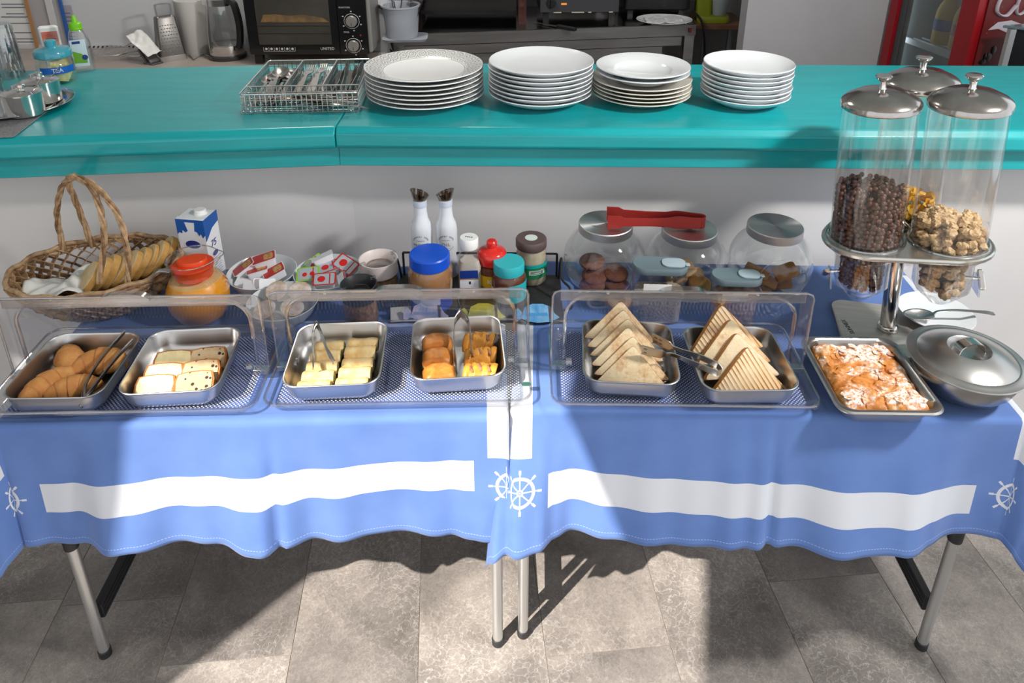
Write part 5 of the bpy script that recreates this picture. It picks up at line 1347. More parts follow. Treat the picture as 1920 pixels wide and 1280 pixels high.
def flake(p_, s, rn):
    g = grid(lambda i, j: ((i - 0.5) * 2.2 * s, (j - 0.5) * 1.7 * s, 0.5 * s * ((i - 0.5) ** 2 * 4 - (j - 0.5) * 0.8)), 3, 3)
    return xf(g, T(*p_) @ Rz(rn.random() * 6) @ Rx(rn.random() * 3) @ Ry(rn.random() * 3))
CEREALS = [(-150, 'brown chocolate balls', mat('choc_balls', '5b3426', 0.45, c2='43241a', nscale=200), ball, 0.0056, 0.118),
           (-30, 'tan granola clusters', mat('granola', 'b08a5a', 0.85, c2='dcc29a', nscale=140, bump=0.9, bscale=260), lump, 0.0115, 0.034),
           (74, 'yellow corn flakes', mat('cornflakes', 'dda22c', 0.6, c2='efc552', nscale=60), flake, 0.0075, 0.026)]
for ang, nm, cm, shp, s_, fillh in CEREALS:
    cx_, cy_ = 0.093 * math.cos(R(ang)), 0.093 * math.sin(R(ang))
    z0 = PH_ + 0.012
    D_ = LEAN @ T(cx_, cy_, 0)
    tb = part('tube', xf(lathe([(RT, z0), (RT, z0 + HT)], 48, False, False), D_), ACT, disp)
    part('tube_foot', xf(tube([(0.0765 * math.cos(2 * PI * k / 40), 0.0765 * math.sin(2 * PI * k / 40), z0 + 0.002) for k in range(40)], 0.0035, 8, closed=True), D_), clear('foot_ring', (0.7, 0.72, 0.72), 0.25, 0.5), tb)
    ld = part('lid', xf(lathe([(0.0735, z0 + HT - 0.004), (0.0755, z0 + HT - 0.002), (0.0755, z0 + HT + 0.008), (0.073, z0 + HT + 0.012), (0.066, z0 + HT + 0.018), (0.045, z0 + HT + 0.029), (0.02, z0 + HT + 0.034), (0.0, z0 + HT + 0.035)], 48), D_), LIDCHROME, disp)
    part('knob', xf(lathe([(0.008, z0 + HT + 0.033), (0.006, z0 + HT + 0.038), (0.007, z0 + HT + 0.050), (0.0155, z0 + HT + 0.058), (0.0165, z0 + HT + 0.061), (0.014, z0 + HT + 0.063), (0.0, z0 + HT + 0.0635)], 28), D_), CHROME, ld)
    ce = part('cereal', [xf(x, D_) for x in cereal_balls(0, 0, RT - 0.003, z0 + 0.004, z0 + fillh, s_, cm, 4 + ang, shp)], cm, disp, ang=70 if shp is ball else 18, label=nm, fix=False)
    ce['kind'] = 'stuff'
    zb = PH_ - 0.001
    hp_ = part('hopper', xf(loft([circ(0.07, zb, 40), circ(0.068, zb - 0.016, 40), circ(0.060, zb - 0.024, 40), [(x * 0.058 / 0.058, y, zb - 0.030) for x, y, _ in circ(0.058, 0, 40)],
                                  [(max(-0.052, min(0.052, x)), y * 0.9, zb - 0.098) for x, y, _ in circ(0.058, 0, 40)], [(x, y, zb - 0.126) for x, y, _ in circ(0.030, 0, 40)], [(x, y, zb - 0.133) for x, y, _ in circ(0.024, 0, 40)]], False, False), D_), HOP, disp)
    part('wheel', xf(lathe([(0.024, -0.030), (0.027, -0.028), (0.027, 0.028), (0.024, 0.030)], 20), D_ @ T(0, 0, zb - 0.078) @ Ry(PI / 2)), mat('dispenser_wheel', '2c2523', 0.5), hp_)
    if ang != 74:
        lumps = cereal_balls(0, 0, 0.046, zb - 0.095, zb - 0.022, s_ * (1.0 if shp is lump else 1.0), cm, 40 + ang, shp)
        c2_ = part('loose_cereal', [xf(x, D_) for x in lumps], cm, hp_, ang=70, fix=False); c2_['kind'] = 'stuff'
    sd_ = -1 if ang == -150 else 1
    if ang != 74:
        kb = part('turn_knob', xf(rbox(0, 0, 0, 0.012, 0.044, 0.010, 0.003, 0.002), D_ @ T(sd_ * 0.074, -0.008, zb - 0.075) @ Rx(R(42 * sd_)) @ T(0, 0, -0.005)), CHROME, disp)
        part('knob_guard', xf(prism([(-0.022, -0.02), (0.022, -0.02), (0.022, 0.016), (-0.010, 0.02)], -0.002, 0.002), D_ @ T(sd_ * 0.066, -0.012, zb - 0.083) @ Rz(PI / 2) @ Rx(PI / 2)), HOP, kb)
        part('spindle', xf(tube([(sd_ * 0.03, 0, zb - 0.075), (sd_ * 0.072, -0.004, zb - 0.075)], 0.004, 8), D_), CHROME, kb)

# ---- plate with serving spoon, and the spoon behind the bowl
pp = P(1752, 584, TS + 0.028)
PLATE_Z = TS + 0.0098
o = part('side_plate', lathe([(0.048, 0.0), (0.05, 0.001), (0.055, 0.005), (0.078, 0.016), (0.084, 0.019), (0.0835, 0.0205), (0.076, 0.0185), (0.054, 0.0085), (0.0, 0.0075)], 48, True, False), PORCELAIN)
o.location = (pp.x + 0.004, pp.y, PLATE_Z); tag(o, 'white plate under the serving spoon behind the covered bowl', 'plate')
def spoon(name, label, cat, a, b, m, bw=0.021, bl=0.034, hw=0.006, group=None, up=0.008):
    """a: centre of the bowl, b: end of the handle"""
    a, b = Vector(a), Vector(b); d = (b - a); L = d.length
    t = thing(name, label, cat, a, math.atan2(d.y, d.x), group)
    pitch = math.asin(max(-0.9, min(0.9, d.z / L)))
    M_ = Ry(-pitch)
    def bowl(i, j):
        r_, th = i, 2 * PI * j
        x, y = bl * r_ * math.cos(th), bw * r_ * math.sin(th) * (1 - 0.12 * math.cos(th) * -1)
        return tuple(M_ @ Vector((x, y, -0.009 * (1 - r_ * r_))))
    bo = part('bowl', grid(bowl, 8, 28), m, t, ang=60)
    so = bo.modifiers.new('thickness', 'SOLIDIFY'); so.thickness = 0.0013
    h = strap([(bl * 0.93, 0, 0.0), (bl * 1.25, 0, up), (L * 0.5, 0, up * 1.3), (L * 0.85, 0, up * 0.6), (L, 0, 0.0)], hw, 0.0022, (0, 1, 0), 24, [(0, hw * 1.2), (0.15, hw * 0.8), (0.6, hw), (0.9, hw * 2.0), (1, hw * 1.4)])
    part('handle', xf(h, M_), m, t, ang=60)
    return t
spoon('serving_spoon', 'steel serving spoon lying on the white plate', 'spoon', P(1722, 589, PLATE_Z + 0.028), P(1864, 588, PLATE_Z + 0.034), STEEL, 0.023, 0.036, 0.007)
spoon('serving_spoon', 'steel spoon handle poking out behind the covered bowl', 'spoon', (pb.x + 0.01, pb.y + 0.15, TS + 0.022), P(1925, 724, TS + 0.02), STEEL, 0.02, 0.03, 0.008)
# ================================================================= things on the bar
HS = HC + 0.0008
# ---- plate stacks
def plate_mesh(r, kind):
    if kind == 'soup':
        prof = [(r * 0.50, 0.0), (r * 0.53, 0.001), (r * 0.56, 0.005), (r * 0.62, 0.010), (r * 0.98, 0.0195), (r, 0.021), (r * 0.995, 0.0228), (r * 0.97, 0.0225), (r * 0.64, 0.0150), (r * 0.60, 0.0125), (r * 0.56, 0.0075), (0.0, 0.0065)]
    elif kind == 'deep':
        prof = [(r * 0.58, 0.0), (r * 0.61, 0.001), (r * 0.66, 0.005), (r * 0.84, 0.011), (r * 0.97, 0.0195), (r, 0.022), (r * 0.99, 0.0236), (r * 0.955, 0.0215), (r * 0.82, 0.0140), (r * 0.64, 0.0088), (0.0, 0.0080)]
    else:
        prof = [(r * 0.58, 0.0), (r * 0.61, 0.001), (r * 0.66, 0.005), (r * 0.74, 0.009), (r * 0.98, 0.0165), (r, 0.018), (r * 0.995, 0.0195), (r * 0.97, 0.0190), (r * 0.74, 0.0122), (r * 0.70, 0.0105), (r * 0.64, 0.0075), (0.0, 0.0070)]
    return mesh('plate', [lathe([(a, b * 1.35) for a, b in prof], 72, True, False)], ang=60)
def patterned():
    m = bpy.data.materials.new('patterned_porcelain'); m.use_nodes = True
    t = NT(m); b = t.n['Principled BSDF']; b.inputs['Roughness'].default_value = 0.2; b.inputs['Coat Weight'].default_value = 0.2
    v = t.coord(); sp = t.new('ShaderNodeSeparateXYZ'); t.l.new(v, sp.inputs[0]); x, y = sp.outputs[0], sp.outputs[1]
    r = t.math('SQRT', t.math('ADD', t.math('MULTIPLY', x, x), t.math('MULTIPLY', y, y)))
    an = t.math('ARCTAN2', y, x)
    def inside(q, lo, hi): return t.math('MULTIPLY', t.math('GREATER_THAN', q, lo), t.math('LESS_THAN', q, hi))
    band = inside(r, 0.113, 0.156)
    # scrolls and dots that run round the rim
    u = t.math('MULTIPLY', an, 30 / (2 * PI)); fu = t.math('SUBTRACT', t.math('FRACT', u), 0.5)
    w_ = t.math('MULTIPLY', t.math('SUBTRACT', r, 0.1345), 1 / 0.022)
    rr = t.math('SQRT', t.math('ADD', t.math('MULTIPLY', t.math('MULTIPLY', fu, 1.9), t.math('MULTIPLY', fu, 1.9)), t.math('MULTIPLY', w_, w_)))
    sc = t.math('SINE', t.math('ADD', t.math('MULTIPLY', rr, 15), t.math('ARCTAN2', w_, fu)))
    vo = t.new('ShaderNodeTexVoronoi'); vo.inputs['Scale'].default_value = 190; t.l.new(v, vo.inputs['Vector'])
    dots = t.math('LESS_THAN', vo.outputs['Distance'], 0.28)
    pat = t.math('MULTIPLY', band, t.math('MAXIMUM', t.math('GREATER_THAN', sc, 0.15), t.math('MULTIPLY', dots, 0.8)))
    lines = t.math('MAXIMUM', inside(r, 0.1095, 0.1115), inside(r, 0.157, 0.1582))
    nz = t.new('ShaderNodeNewGeometry'); sz = t.new('ShaderNodeSeparateXYZ'); t.l.new(nz.outputs['Normal'], sz.inputs[0])
    up = t.math('GREATER_THAN', sz.outputs[2], 0.2)
    bandc = t.mix(t.math('MULTIPLY', band, up), srgb('eceeee'), srgb('e0e0de'))
    t.l.new(t.mix(t.math('MULTIPLY', t.math('MAXIMUM', pat, lines), up), bandc, srgb('a3a5a5')), b.inputs['Base Color'])
    return m
def stack(name, u, v_top, n, r, pitch, kind, m, who, group, yc, jit=0.002, base=0.0, start=0, x=None):
    me = plate_mesh(r, kind); me.materials.append(m)
    rn = random.Random(n * 7 + int(u))
    top_h = base + pitch * (n - 1) + 0.027
    p = P(u, v_top, HS + top_h); px = p.x if x is None else x
    out = None
    for k in range(n):
        o = link(name, me, None); o.location = (px + rn.uniform(-jit, jit), yc + rn.uniform(-jit, jit), HS + base + pitch * k); o.rotation_euler = (0, 0, rn.random() * 6)
        i = n - 1 - k + start
        tag(o, (f'{ORD[i]} ' if i == 0 else f'{ORD[i]} from the top ') + who, 'plate', group)
    return px, yc
def yat(u, v, h): return P(u, v, h).y
stack('patterned_plate', 795, 121, 7, 0.1605, 0.0122, 'flat', patterned(), 'grey-patterned plate beside the cutlery basket', 'stack of grey-patterned plates', yat(795, 121, HS + 0.098))
stack('dinner_plate', 1014, 113, 8, 0.1415, 0.0118, 'deep', PORCELAIN, 'plain white plate in the widest plain stack', 'widest stack of plain white plates', yat(1014, 113, HS + 0.112))
x3, y3 = stack('cream_plate', 1214, 160, 5, 0.1345, 0.0102, 'flat', CREAMP, 'cream plate under the two soup plates', 'cream plates under the soup plates', 1.955)
stack('soup_plate', 1215, 130, 2, 0.1265, 0.013, 'soup', PORCELAIN, 'white broad-rimmed soup plate', 'soup plates on the cream stack', y3, 0.001, 0.0102 * 4 + 0.0145, 0, x3 + 0.002)
stack('side_plate_small', 1403, 118, 8, 0.1185, 0.0116, 'deep', PORCELAIN, 'small white plate in the stack nearest the dispenser', 'stack of small white plates', yat(1403, 118, HS + 0.109))

# ---- cutlery basket
q = [P(457, 184, HS + 0.052), P(673, 180, HS + 0.052), P(690, 110, HS + 0.052), P(500, 115, HS + 0.052)]
cbm = (q[0] + q[1] + q[2] + q[3]) / 4; crz = math.atan2((q[1] - q[0]).y, (q[1] - q[0]).x)
KW, KD, KH = 0.300, 0.325, 0.052
KY = cbm.y; KX = cbm.x
kb = thing('cutlery_basket', 'chrome wire basket with compartments full of cutlery', 'basket', (KX, KY, HS + 0.004), crz)
def wires(segs, r=0.0014): return [tube(s_, r, 5) for s_ in segs]
def wall_wires(x0, y0, x1, y1, h, step=0.0125, z0=0.002):
    L = math.hypot(x1 - x0, y1 - y0); n = int(L / step); segs = []
    for k in range(1, n):
        f = k / n; segs.append([(x0 + (x1 - x0) * f, y0 + (y1 - y0) * f, z0), (x0 + (x1 - x0) * f, y0 + (y1 - y0) * f, h)])
    for z in (z0, h * 0.36, h * 0.68): segs.append([(x0, y0, z), (x1, y1, z)])
    return wires(segs)
hx, hy_ = KW / 2, KD / 2
fy_ = -hy_ + 0.07
for nm, a in (('front_panel', (-hx, -hy_, hx, -hy_)), ('back_panel', (-hx, hy_, hx, hy_)), ('side_panel', (-hx, -hy_, -hx, hy_)), ('side_panel', (hx, -hy_, hx, hy_))):
    part(nm, wall_wires(*a, KH), WIRE, kb, fix=False)
part('divider', wall_wires(-hx, fy_, hx, fy_, KH), WIRE, kb, fix=False)
for xx in (-hx + KW / 3, -hx + 2 * KW / 3):
    part('divider', wall_wires(xx, fy_, xx, hy_, KH), WIRE, kb, fix=False)
    part('divider_rail', tube([(xx, fy_, KH), (xx, hy_, KH)], 0.002, 6), WIRE, kb)
part('divider_rail', tube([(-hx + 0.012, fy_, KH - 0.008), (-hx + 0.004, fy_, KH), (hx - 0.004, fy_, KH), (hx - 0.012, fy_, KH - 0.008)], 0.002, 6), WIRE, kb)
part('rim', tube([(x, y, KH) for x, y, z in rrect(KW, KD, 0.008, 0, 3)], 0.0022, 8, closed=True), WIRE, kb)
nfl = int(KD / 0.016)
part('floor_grid', wires([[(-hx, -hy_ + KD * k / nfl, 0.002), (hx, -hy_ + KD * k / nfl, 0.002)] for k in range(nfl + 1)] + [[(-hx + KW * k / 5, -hy_, 0.0005), (-hx + KW * k / 5, hy_, 0.0005)] for k in range(6)]), WIRE, kb, fix=False)
for sx in (-1, 1):
    for sy in (-1, 1):
        part('foot', ellipsoid((sx * (hx - 0.022), sy * (hy_ - 0.012), -0.0005), 0.004, 0.004, 0.0035, 10, 6), WIRE, kb)
MB_ = T(KX, KY, HS + 0.004) @ Rz(crz)
CUT = mat('cutlery_steel', (0.40, 0.38, 0.36), 0.25, 1.0)
def spoon_shapes(L=0.19, bw=0.021, bl=0.032):
    g = grid(lambda i, j: (bl * i * math.cos(2 * PI * j) + 0.0, bw * i * math.sin(2 * PI * j), -0.008 * (1 - i * i)), 6, 22)
    h = strap([(-bl * 0.95, 0, 0), (-bl * 1.3, 0, 0.004), (-L * 0.55, 0, 0.006), (-L + bl, 0, 0.0)], 0.006, 0.0018, (0, 1, 0), 14, [(0, 0.007), (0.2, 0.005), (0.85, 0.012), (1, 0.008)])
    return g, h
def fork_shapes(L=0.19):
    hd = [strap([(0.0, y, 0.0), (0.02, y, -0.004), (0.046, y, 0.001)], 0.003, 0.0016, (0, 1, 0), 8) for y in (-0.0084, -0.0028, 0.0028, 0.0084)]
    pl = strap([(-0.028, 0, 0.003), (-0.012, 0, 0.0005), (0.003, 0, 0.0)], 0.02, 0.0017, (0, 1, 0), 8, [(0, 0.006), (0.5, 0.018), (1, 0.021)])
    h = strap([(-0.026, 0, 0.003), (-0.06, 0, 0.006), (-L + 0.03, 0, 0.0)], 0.006, 0.0018, (0, 1, 0), 14, [(0, 0.006), (0.2, 0.005), (0.85, 0.012), (1, 0.008)])
    return hd, pl, h
def knife_shapes(L=0.21):
    b = strap([(0.0, 0, 0), (0.05, 0.001, 0), (0.1, 0.004, 0)], 0.016, 0.0012, (0, 1, 0), 10, [(0, 0.010), (0.3, 0.017), (0.85, 0.015), (1, 0.004)])
    h = strap([(0.002, 0, 0), (-0.04, 0, 0), (-L + 0.1, 0, 0)], 0.011, 0.004, (0, 1, 0), 10, [(0, 0.008), (0.3, 0.009), (0.9, 0.013), (1, 0.009)])
    return b, h
sg, sh = spoon_shapes(); fhd, fpl, fh = fork_shapes(); kbl, kh = knife_shapes()
SPM = [mesh('bowl', [sg], ang=60), mesh('handle', [sh], ang=60)]
FKM = [mesh('tine', [x], ang=60) for x in fhd] + [mesh('neck', [fpl], ang=60), mesh('handle', [fh], ang=60)]
KNM = [mesh('blade', [kbl], ang=60), mesh('handle', [kh], ang=60)]
for me in SPM + FKM + KNM: me.materials.append(CUT)
CR = random.Random(21)
def cutlery(name, label, cat, meshes, x, y, z, rz, tilt, group, roll=0.0, sc=1.0):
    M_ = MB_ @ T(x, y, z) @ Rz(rz) @ Ry(tilt) @ Rx(roll)
    t = thing(name, label, cat, M_.to_translation(), 0, group, rot=M_.to_euler())
    t.scale = (sc, sc, sc)
    for me in meshes:
        o = link(me.name.split('.')[0], me, None, t)
    return t
ORDN = ['first', 'second', 'third', 'fourth', 'fifth', 'sixth', 'seventh', 'eighth']
for k in range(7):
    top = k == 6
    cutlery('table_spoon', 'bright tablespoon lying on top of the other spoons' if top else f'tablespoon in the spoon compartment, {ORDN[k]} from the basket edge', 'spoon', SPM,
            -hx + 0.026 + (0.012 * k if not top else 0.03), 0.055 + 0.016 * (k % 2) + (0.004 if top else 0), 0.030 + 0.005 * (k % 3) + (0.018 if top else 0), PI / 2 + CR.uniform(-0.06, 0.06), R(-8), 'tablespoons in the basket', sc=1.12)
for k in range(8):
    cutlery('table_fork', f'dinner fork in the middle compartment, {ORDN[k]} from the spoons', 'fork', FKM, -hx + KW / 3 + 0.014 + 0.0105 * k, 0.072 + 0.010 * (k % 2), 0.026 + 0.009 * (k % 3), PI / 2 + CR.uniform(-0.05, 0.05), R(-6), 'dinner forks in the basket')
for k in range(7):
    cutlery('table_knife', f'table knife in the knife compartment, {ORDN[k]} from the forks', 'knife', KNM, -hx + 2 * KW / 3 + 0.014 + 0.0115 * k, 0.03 + 0.012 * (k % 3), 0.018 + 0.008 * (k % 3), PI / 2 + CR.uniform(-0.08, 0.08), R(-6), 'table knives in the basket', roll=CR.uniform(0.3, 1.2))
for k in range(7):
    cutlery('tea_spoon', f'teaspoon lying along the front compartment, {ORDN[k]} from the bottom', 'spoon', SPM, (0.015 if k % 2 else -0.01) + CR.uniform(-0.05, 0.06) + 0.03, -hy_ + 0.018 + 0.007 * k, 0.012 + 0.0035 * k, (0.0 if k % 2 else PI) + CR.uniform(-0.14, 0.14), R(-2), 'teaspoons in the basket', sc=0.75)

# ---- left end of the bar: round tray, sugar pots, glasses, tea
mat_ = part('place_mat', rbox(0, 0, 0, 0.30, 0.20, 0.002, 0.004, 0.0005), mat('grey_weave', '8b8d90', 0.9, c2='6e7074', nscale=200)); pmm = P(-60, 236, HS); mat_.location = (pmm.x, pmm.y, HS); mat_.rotation_euler = (0, 0, R(8)); tag(mat_, 'grey woven mat under the round steel tray', 'mat')
tc = P(30, 196, HS + 0.006)
tray = thing('round_tray', 'shiny round steel tray carrying the sugar pots', 'tray', (tc.x, tc.y, HS + 0.0022), 0)
part('dish', lathe([(0.10, 0.0), (0.105, 0.0012), (0.118, 0.005), (0.138, 0.010), (0.140, 0.0115), (0.138, 0.012), (0.118, 0.0072), (0.104, 0.0028), (0.0, 0.0024)], 64, True, False), CHROME, tray)
part('emboss', lathe([(0.098, 0.0026), (0.096, 0.0034), (0.094, 0.0026)], 64, False, False), CHROME, tray)
def sugar_pot(label, u, v, sc=1.0):
    p = P(u, v, HS + 0.0055)
    t = thing('sugar_pot', label, 'sugar pot', (p.x, p.y, HS + 0.0052), R(-40), 'steel sugar pots'); t.scale = (sc,) * 3
    part('pot', lathe([(0.040, 0.0), (0.0435, 0.003), (0.045, 0.02), (0.0455, 0.055), (0.046, 0.057), (0.043, 0.056)], 40, True, True), CHROME, t)
    l = part('lid', lathe([(0.0465, 0.056), (0.0468, 0.059), (0.044, 0.061), (0.02, 0.0645), (0.008, 0.0655), (0.0065, 0.069), (0.0105, 0.073), (0.0105, 0.079), (0.008, 0.081), (0.0, 0.0815)], 40, True, False), CHROME, t)
    part('hinge', rbox(-0.047, 0, 0.055, 0.010, 0.016, 0.012, 0.003, 0.001), CHROME, l)
    part('handle', strap([(-0.044, 0, 0.045), (-0.068, 0, 0.045), (-0.070, 0, 0.02), (-0.046, 0, 0.01)], 0.011, 0.002, (0, 1, 0), 20), CHROME, t, ang=50)
    part('spoon', [tube(smooth_path([(0.028, 0.010, 0.060), (0.05, 0.020, 0.078), (0.078, 0.034, 0.108)], 12), 0.0016, 6)], CHROME, t)
    return t
sugar_pot('steel lidded sugar pot at the front of the round tray', 51, 213)
sugar_pot('steel lidded sugar pot at the back of the round tray', 84, 189)
def tumbler(label, u, v, z, lvl):
    p = P(u, v, HS)
    t = thing('glass_tumbler', label, 'glass', (p.x, p.y, HS + z), 0, 'stacked upturned tumblers')
    n = 40
    def ring(r, zz, fl=0.0): return [((r + fl * (1 if k % 2 else -1)) * math.cos(2 * PI * k / n), (r + fl * (1 if k % 2 else -1)) * math.sin(2 * PI * k / n), zz) for k in range(n)]
    part('wall', loft([ring(0.040, 0.0), ring(0.0385, 0.018), ring(0.0372, 0.03, 0.0008), ring(0.033, 0.098, 0.0008), ring(0.031, 0.108), ring(0.0, 0.112)], False, False), clear('ribbed_glass', (0.72, 0.73, 0.74), 0.22, 0.7, 1.6, 0.04), t, ang=20)
    part('base_ring', lathe([(0.030, 0.098), (0.0, 0.100)], 32, True, False), clear('thick_glass', (0.8, 0.82, 0.83), 0.14, 0.5), t)
    return t
tumbler('upturned ribbed tumbler at the bottom of the rear pair', 22, 143, 0.0, 0)
tumbler('upturned ribbed tumbler balanced on top of the rear pair', 22, 143, 0.052, 1)
tumbler('upturned ribbed tumbler at the very left edge behind the sugar pots', -20, 172, 0.0, 0)
# tea jar
p = P(111, 151, HS)
t = thing('tea_jar', 'clear jar labelled TEA with a teal glass lid', 'jar', (p.x, p.y, HS), R(36))
part('glass', lathe([(0.046, 0.0), (0.0505, 0.004), (0.0515, 0.02), (0.0505, 0.055), (0.046, 0.072), (0.0445, 0.078)], 44, True, False), clear('tea_glass', (0.86, 0.93, 0.91), 0.08, 0.5), t)
part('tea_bags', [xf(rbox(0, 0, 0, 0.046, 0.005, 0.056, 0.002, 0.001), T(0.004 * k, -0.03 + 0.011 * k, 0.006) @ Rz(R(6 * k - 14)) @ Ry(R(8 - 4 * k))) for k in range(6)], mat('tea_bag_yellow', 'e0bd3e', 0.6, c2='efe2a8', nscale=30), t, fix=False)
part('label_band', patch(0.0518, 0.032, 0.052, 215, 325), mat('tea_blue', '1663c0', 0.4), t)
part('lettering', wrap(text_shape('TEA', 0.017, 0.0003), 0.0526, 0.042, -92), WHITE, t, smooth=False)
part('lid', lathe([(0.047, 0.074), (0.050, 0.076), (0.0505, 0.090), (0.047, 0.096), (0.034, 0.100), (0.018, 0.103), (0.0145, 0.106), (0.0155, 0.112), (0.0155, 0.120), (0.012, 0.123), (0.0, 0.1235)], 44), mat('teal_glass_lid', '3f9db2', 0.15, coat=0.5), t)
# sweetener bottle
p = P(160, 131, HS)
t = thing('sweetener_bottle', 'clear squeeze bottle with a bright green nozzle cap', 'bottle', (p.x, p.y, HS), R(28))
part('bottle', loft([rrect(0.058, 0.040, 0.012, 0.0, 5), rrect(0.062, 0.044, 0.014, 0.006, 5), rrect(0.060, 0.043, 0.016, 0.085, 5), rrect(0.046, 0.036, 0.016, 0.118, 5), rrect(0.034, 0.032, 0.0155, 0.130, 5)], True, False), clear('squeeze_plastic', (0.88, 0.90, 0.90), 0.12, 0.5, 2.2, 0.12), t)
part('label_panel', rbox(-0.004, -0.0222, 0.018, 0.042, 0.0008, 0.082, 0.0003, 0.0002), mat('label_pale', 'd6e4ea', 0.5), t)
part('label_leaf', xf(prism([(-0.018, -0.016), (0.016, -0.018), (0.018, 0.0), (0.004, 0.012), (-0.010, 0.018), (-0.018, 0.022)], 0, 0.0006), T(-0.004, -0.0227, 0.045) @ Rx(PI / 2)), mat('leaf_green', '76ae34', 0.5), t)
part('label_drop', xf(lathe([(0.008, 0), (0.008, 0.0006)], 20), T(0.008, -0.0234, 0.045) @ Rx(PI / 2)), mat('drop_navy', '1d3d80', 0.5), t)
part('label_mark', rbox(-0.008, -0.0232, 0.088, 0.022, 0.0006, 0.008, 0.0002, 0.0001), mat('drop_navy', '1d3d80', 0.5), t)
GC = mat('green_cap', '78c814', 0.35)
part('cap', lathe([(0.0175, 0.126), (0.0175, 0.146), (0.0150, 0.149), (0.009, 0.150), (0.0065, 0.164), (0.005, 0.170), (0.0, 0.171)], 28), GC, t)
part('cap_ring', lathe([(0.0182, 0.129), (0.0186, 0.130), (0.0186, 0.132), (0.018, 0.133)], 28), GC, t)
# white and red sweetener dispenser
p = P(106, 122, HS)
t = thing('sweetener_tin', 'flat white sweetener pack with a red gradient label behind the tea jar', 'pack', (p.x, p.y, HS), R(24))
part('pack', rbox(0, 0, 0, 0.054, 0.022, 0.126, 0.008, 0.005), WHITE, t)
part('label_panel', rbox(0.002, -0.0112, 0.016, 0.044, 0.0006, 0.094, 0.0002, 0.0002), mat('label_coral', 'e2705c', 0.5, c2='efd0c6', nscale=14), t)
part('lettering', xf(text_shape('Cand', 0.012, 0.0003), T(0.001, -0.0122, 0.098) @ Rx(PI / 2)), mat('letter_rose', 'd98c80', 0.5), t, smooth=False)
part('lettering', xf(text_shape('sweetener', 0.007, 0.0003), T(0.004, -0.0122, 0.088) @ Rx(PI / 2)), mat('letter_maroon', '7a2a28', 0.5), t, smooth=False)
# ================================================================= the kitchen behind the bar
KB = 0.845                      # back worktop height
wt = thing('back_worktop', 'beige kitchen worktop behind the bar', 'worktop', (0, 0, 0))
BEIGE = mat('beige_laminate', 'b8aca4', 0.5, c2='ab9f97', nscale=8)
part('slab', rbox(-1.62, 3.36, KB - 0.04, 1.94, 0.60, 0.04, 0.003, 0.003), BEIGE, wt)
part('front_panel', box(-1.62, 3.10, KB / 2 - 0.02, 1.92, 0.03, KB - 0.04), BEIGE, wt, smooth=False)
def B(u, v): return P(u, v, KB)
def BXY(u, y): return (u - 960) / FPX * (y * math.cos(TILT) + (CAMH - KB) * math.sin(TILT))
# striped trim along the wall foot
tr = struct('trim_1', box(-1.9, yb_l - 0.006, KB + 0.010, 1.5, 0.010, 0.020), mat('trim_white', 'd8dade', 0.5), smooth=False)
for k in range(40):
    part('dash', xf(prism([(0, 0), (0.010, 0), (0.016, 0.010), (0.006, 0.010)], 0, 0.001), T(-2.3 + 0.022 * k, yb_l - 0.0115, KB + 0.005) @ Rx(PI / 2)), mat('trim_black', '34363a', 0.5), tr, smooth=False)
# wall papers at the left
YP = yb_l - 0.004
INKG = mat('print_ink', '7b8090', 0.7)
def sheet(name, label, u0, u1, v0, v1, m, y=YP, lines=(), cat='paper'):
    a, b = Py(u0, v1, y), Py(u1, v0, y)
    t = thing(name, label, cat, (a.x, y, a.z), 0)
    w_, h_ = b.x - a.x, b.z - a.z
    part('sheet', box(w_ / 2, 0, h_ / 2, w_, 0.002, h_), m, t, smooth=False)
    return t, w_, h_
t, w_, h_ = sheet('printed_price_list', 'white sheet printed with columns of text on the wall', -60, 68, -30, 117, PAPER)
rn = random.Random(2)
for k in range(22):
    z = h_ * 0.95 - k * h_ * 0.04
    for c0, c1 in ((0.1, 0.42), (0.52, 0.85)):
        if rn.random() < 0.75: part('print_line', box(w_ * (c0 + (c1 - c0) * 0.5), -0.0015, z, w_ * (c1 - c0) * rn.uniform(0.6, 1.0), 0.001, 0.005), INKG, t, smooth=False)
t, w_, h_ = sheet('notice_board', 'grey notice board edge with a wooden strip beside the price list', 69, 100, -40, 90, mat('board_grey', 'b4b1b4', 0.6), YP - 0.004, cat='board')
part('wooden_strip', box(0.008, -0.006, h_ / 2, 0.014, 0.012, h_), mat('strip_wood', 'b48758', 0.6), t, smooth=False)
part('blue_strip', box(w_ + 0.010, -0.006, h_ / 2, 0.014, 0.012, h_), mat('strip_blue', '2f62ae', 0.5), t, smooth=False)
part('white_rail', box(w_ * 0.72, -0.007, h_ / 2, 0.03, 0.010, h_), mat('rail_white', 'd8d8da', 0.5), t, smooth=False)
t, w_, h_ = sheet('small_price_list', 'narrow lilac printed list with a dark stain on the wall', 112, 133, 10, 90, mat('lilac_paper', 'b3adb8', 0.8))
for k in range(9): part('print_line', box(w_ * 0.5, -0.0015, h_ * (0.82 - 0.09 * k), w_ * 0.8, 0.001, 0.006), INKG, t, smooth=False)
part('stain', box(w_ * 0.25, -0.0015, h_ * 0.93, 0.014, 0.001, 0.014), mat('stain_dark', '4a4248', 0.8), t, smooth=False)

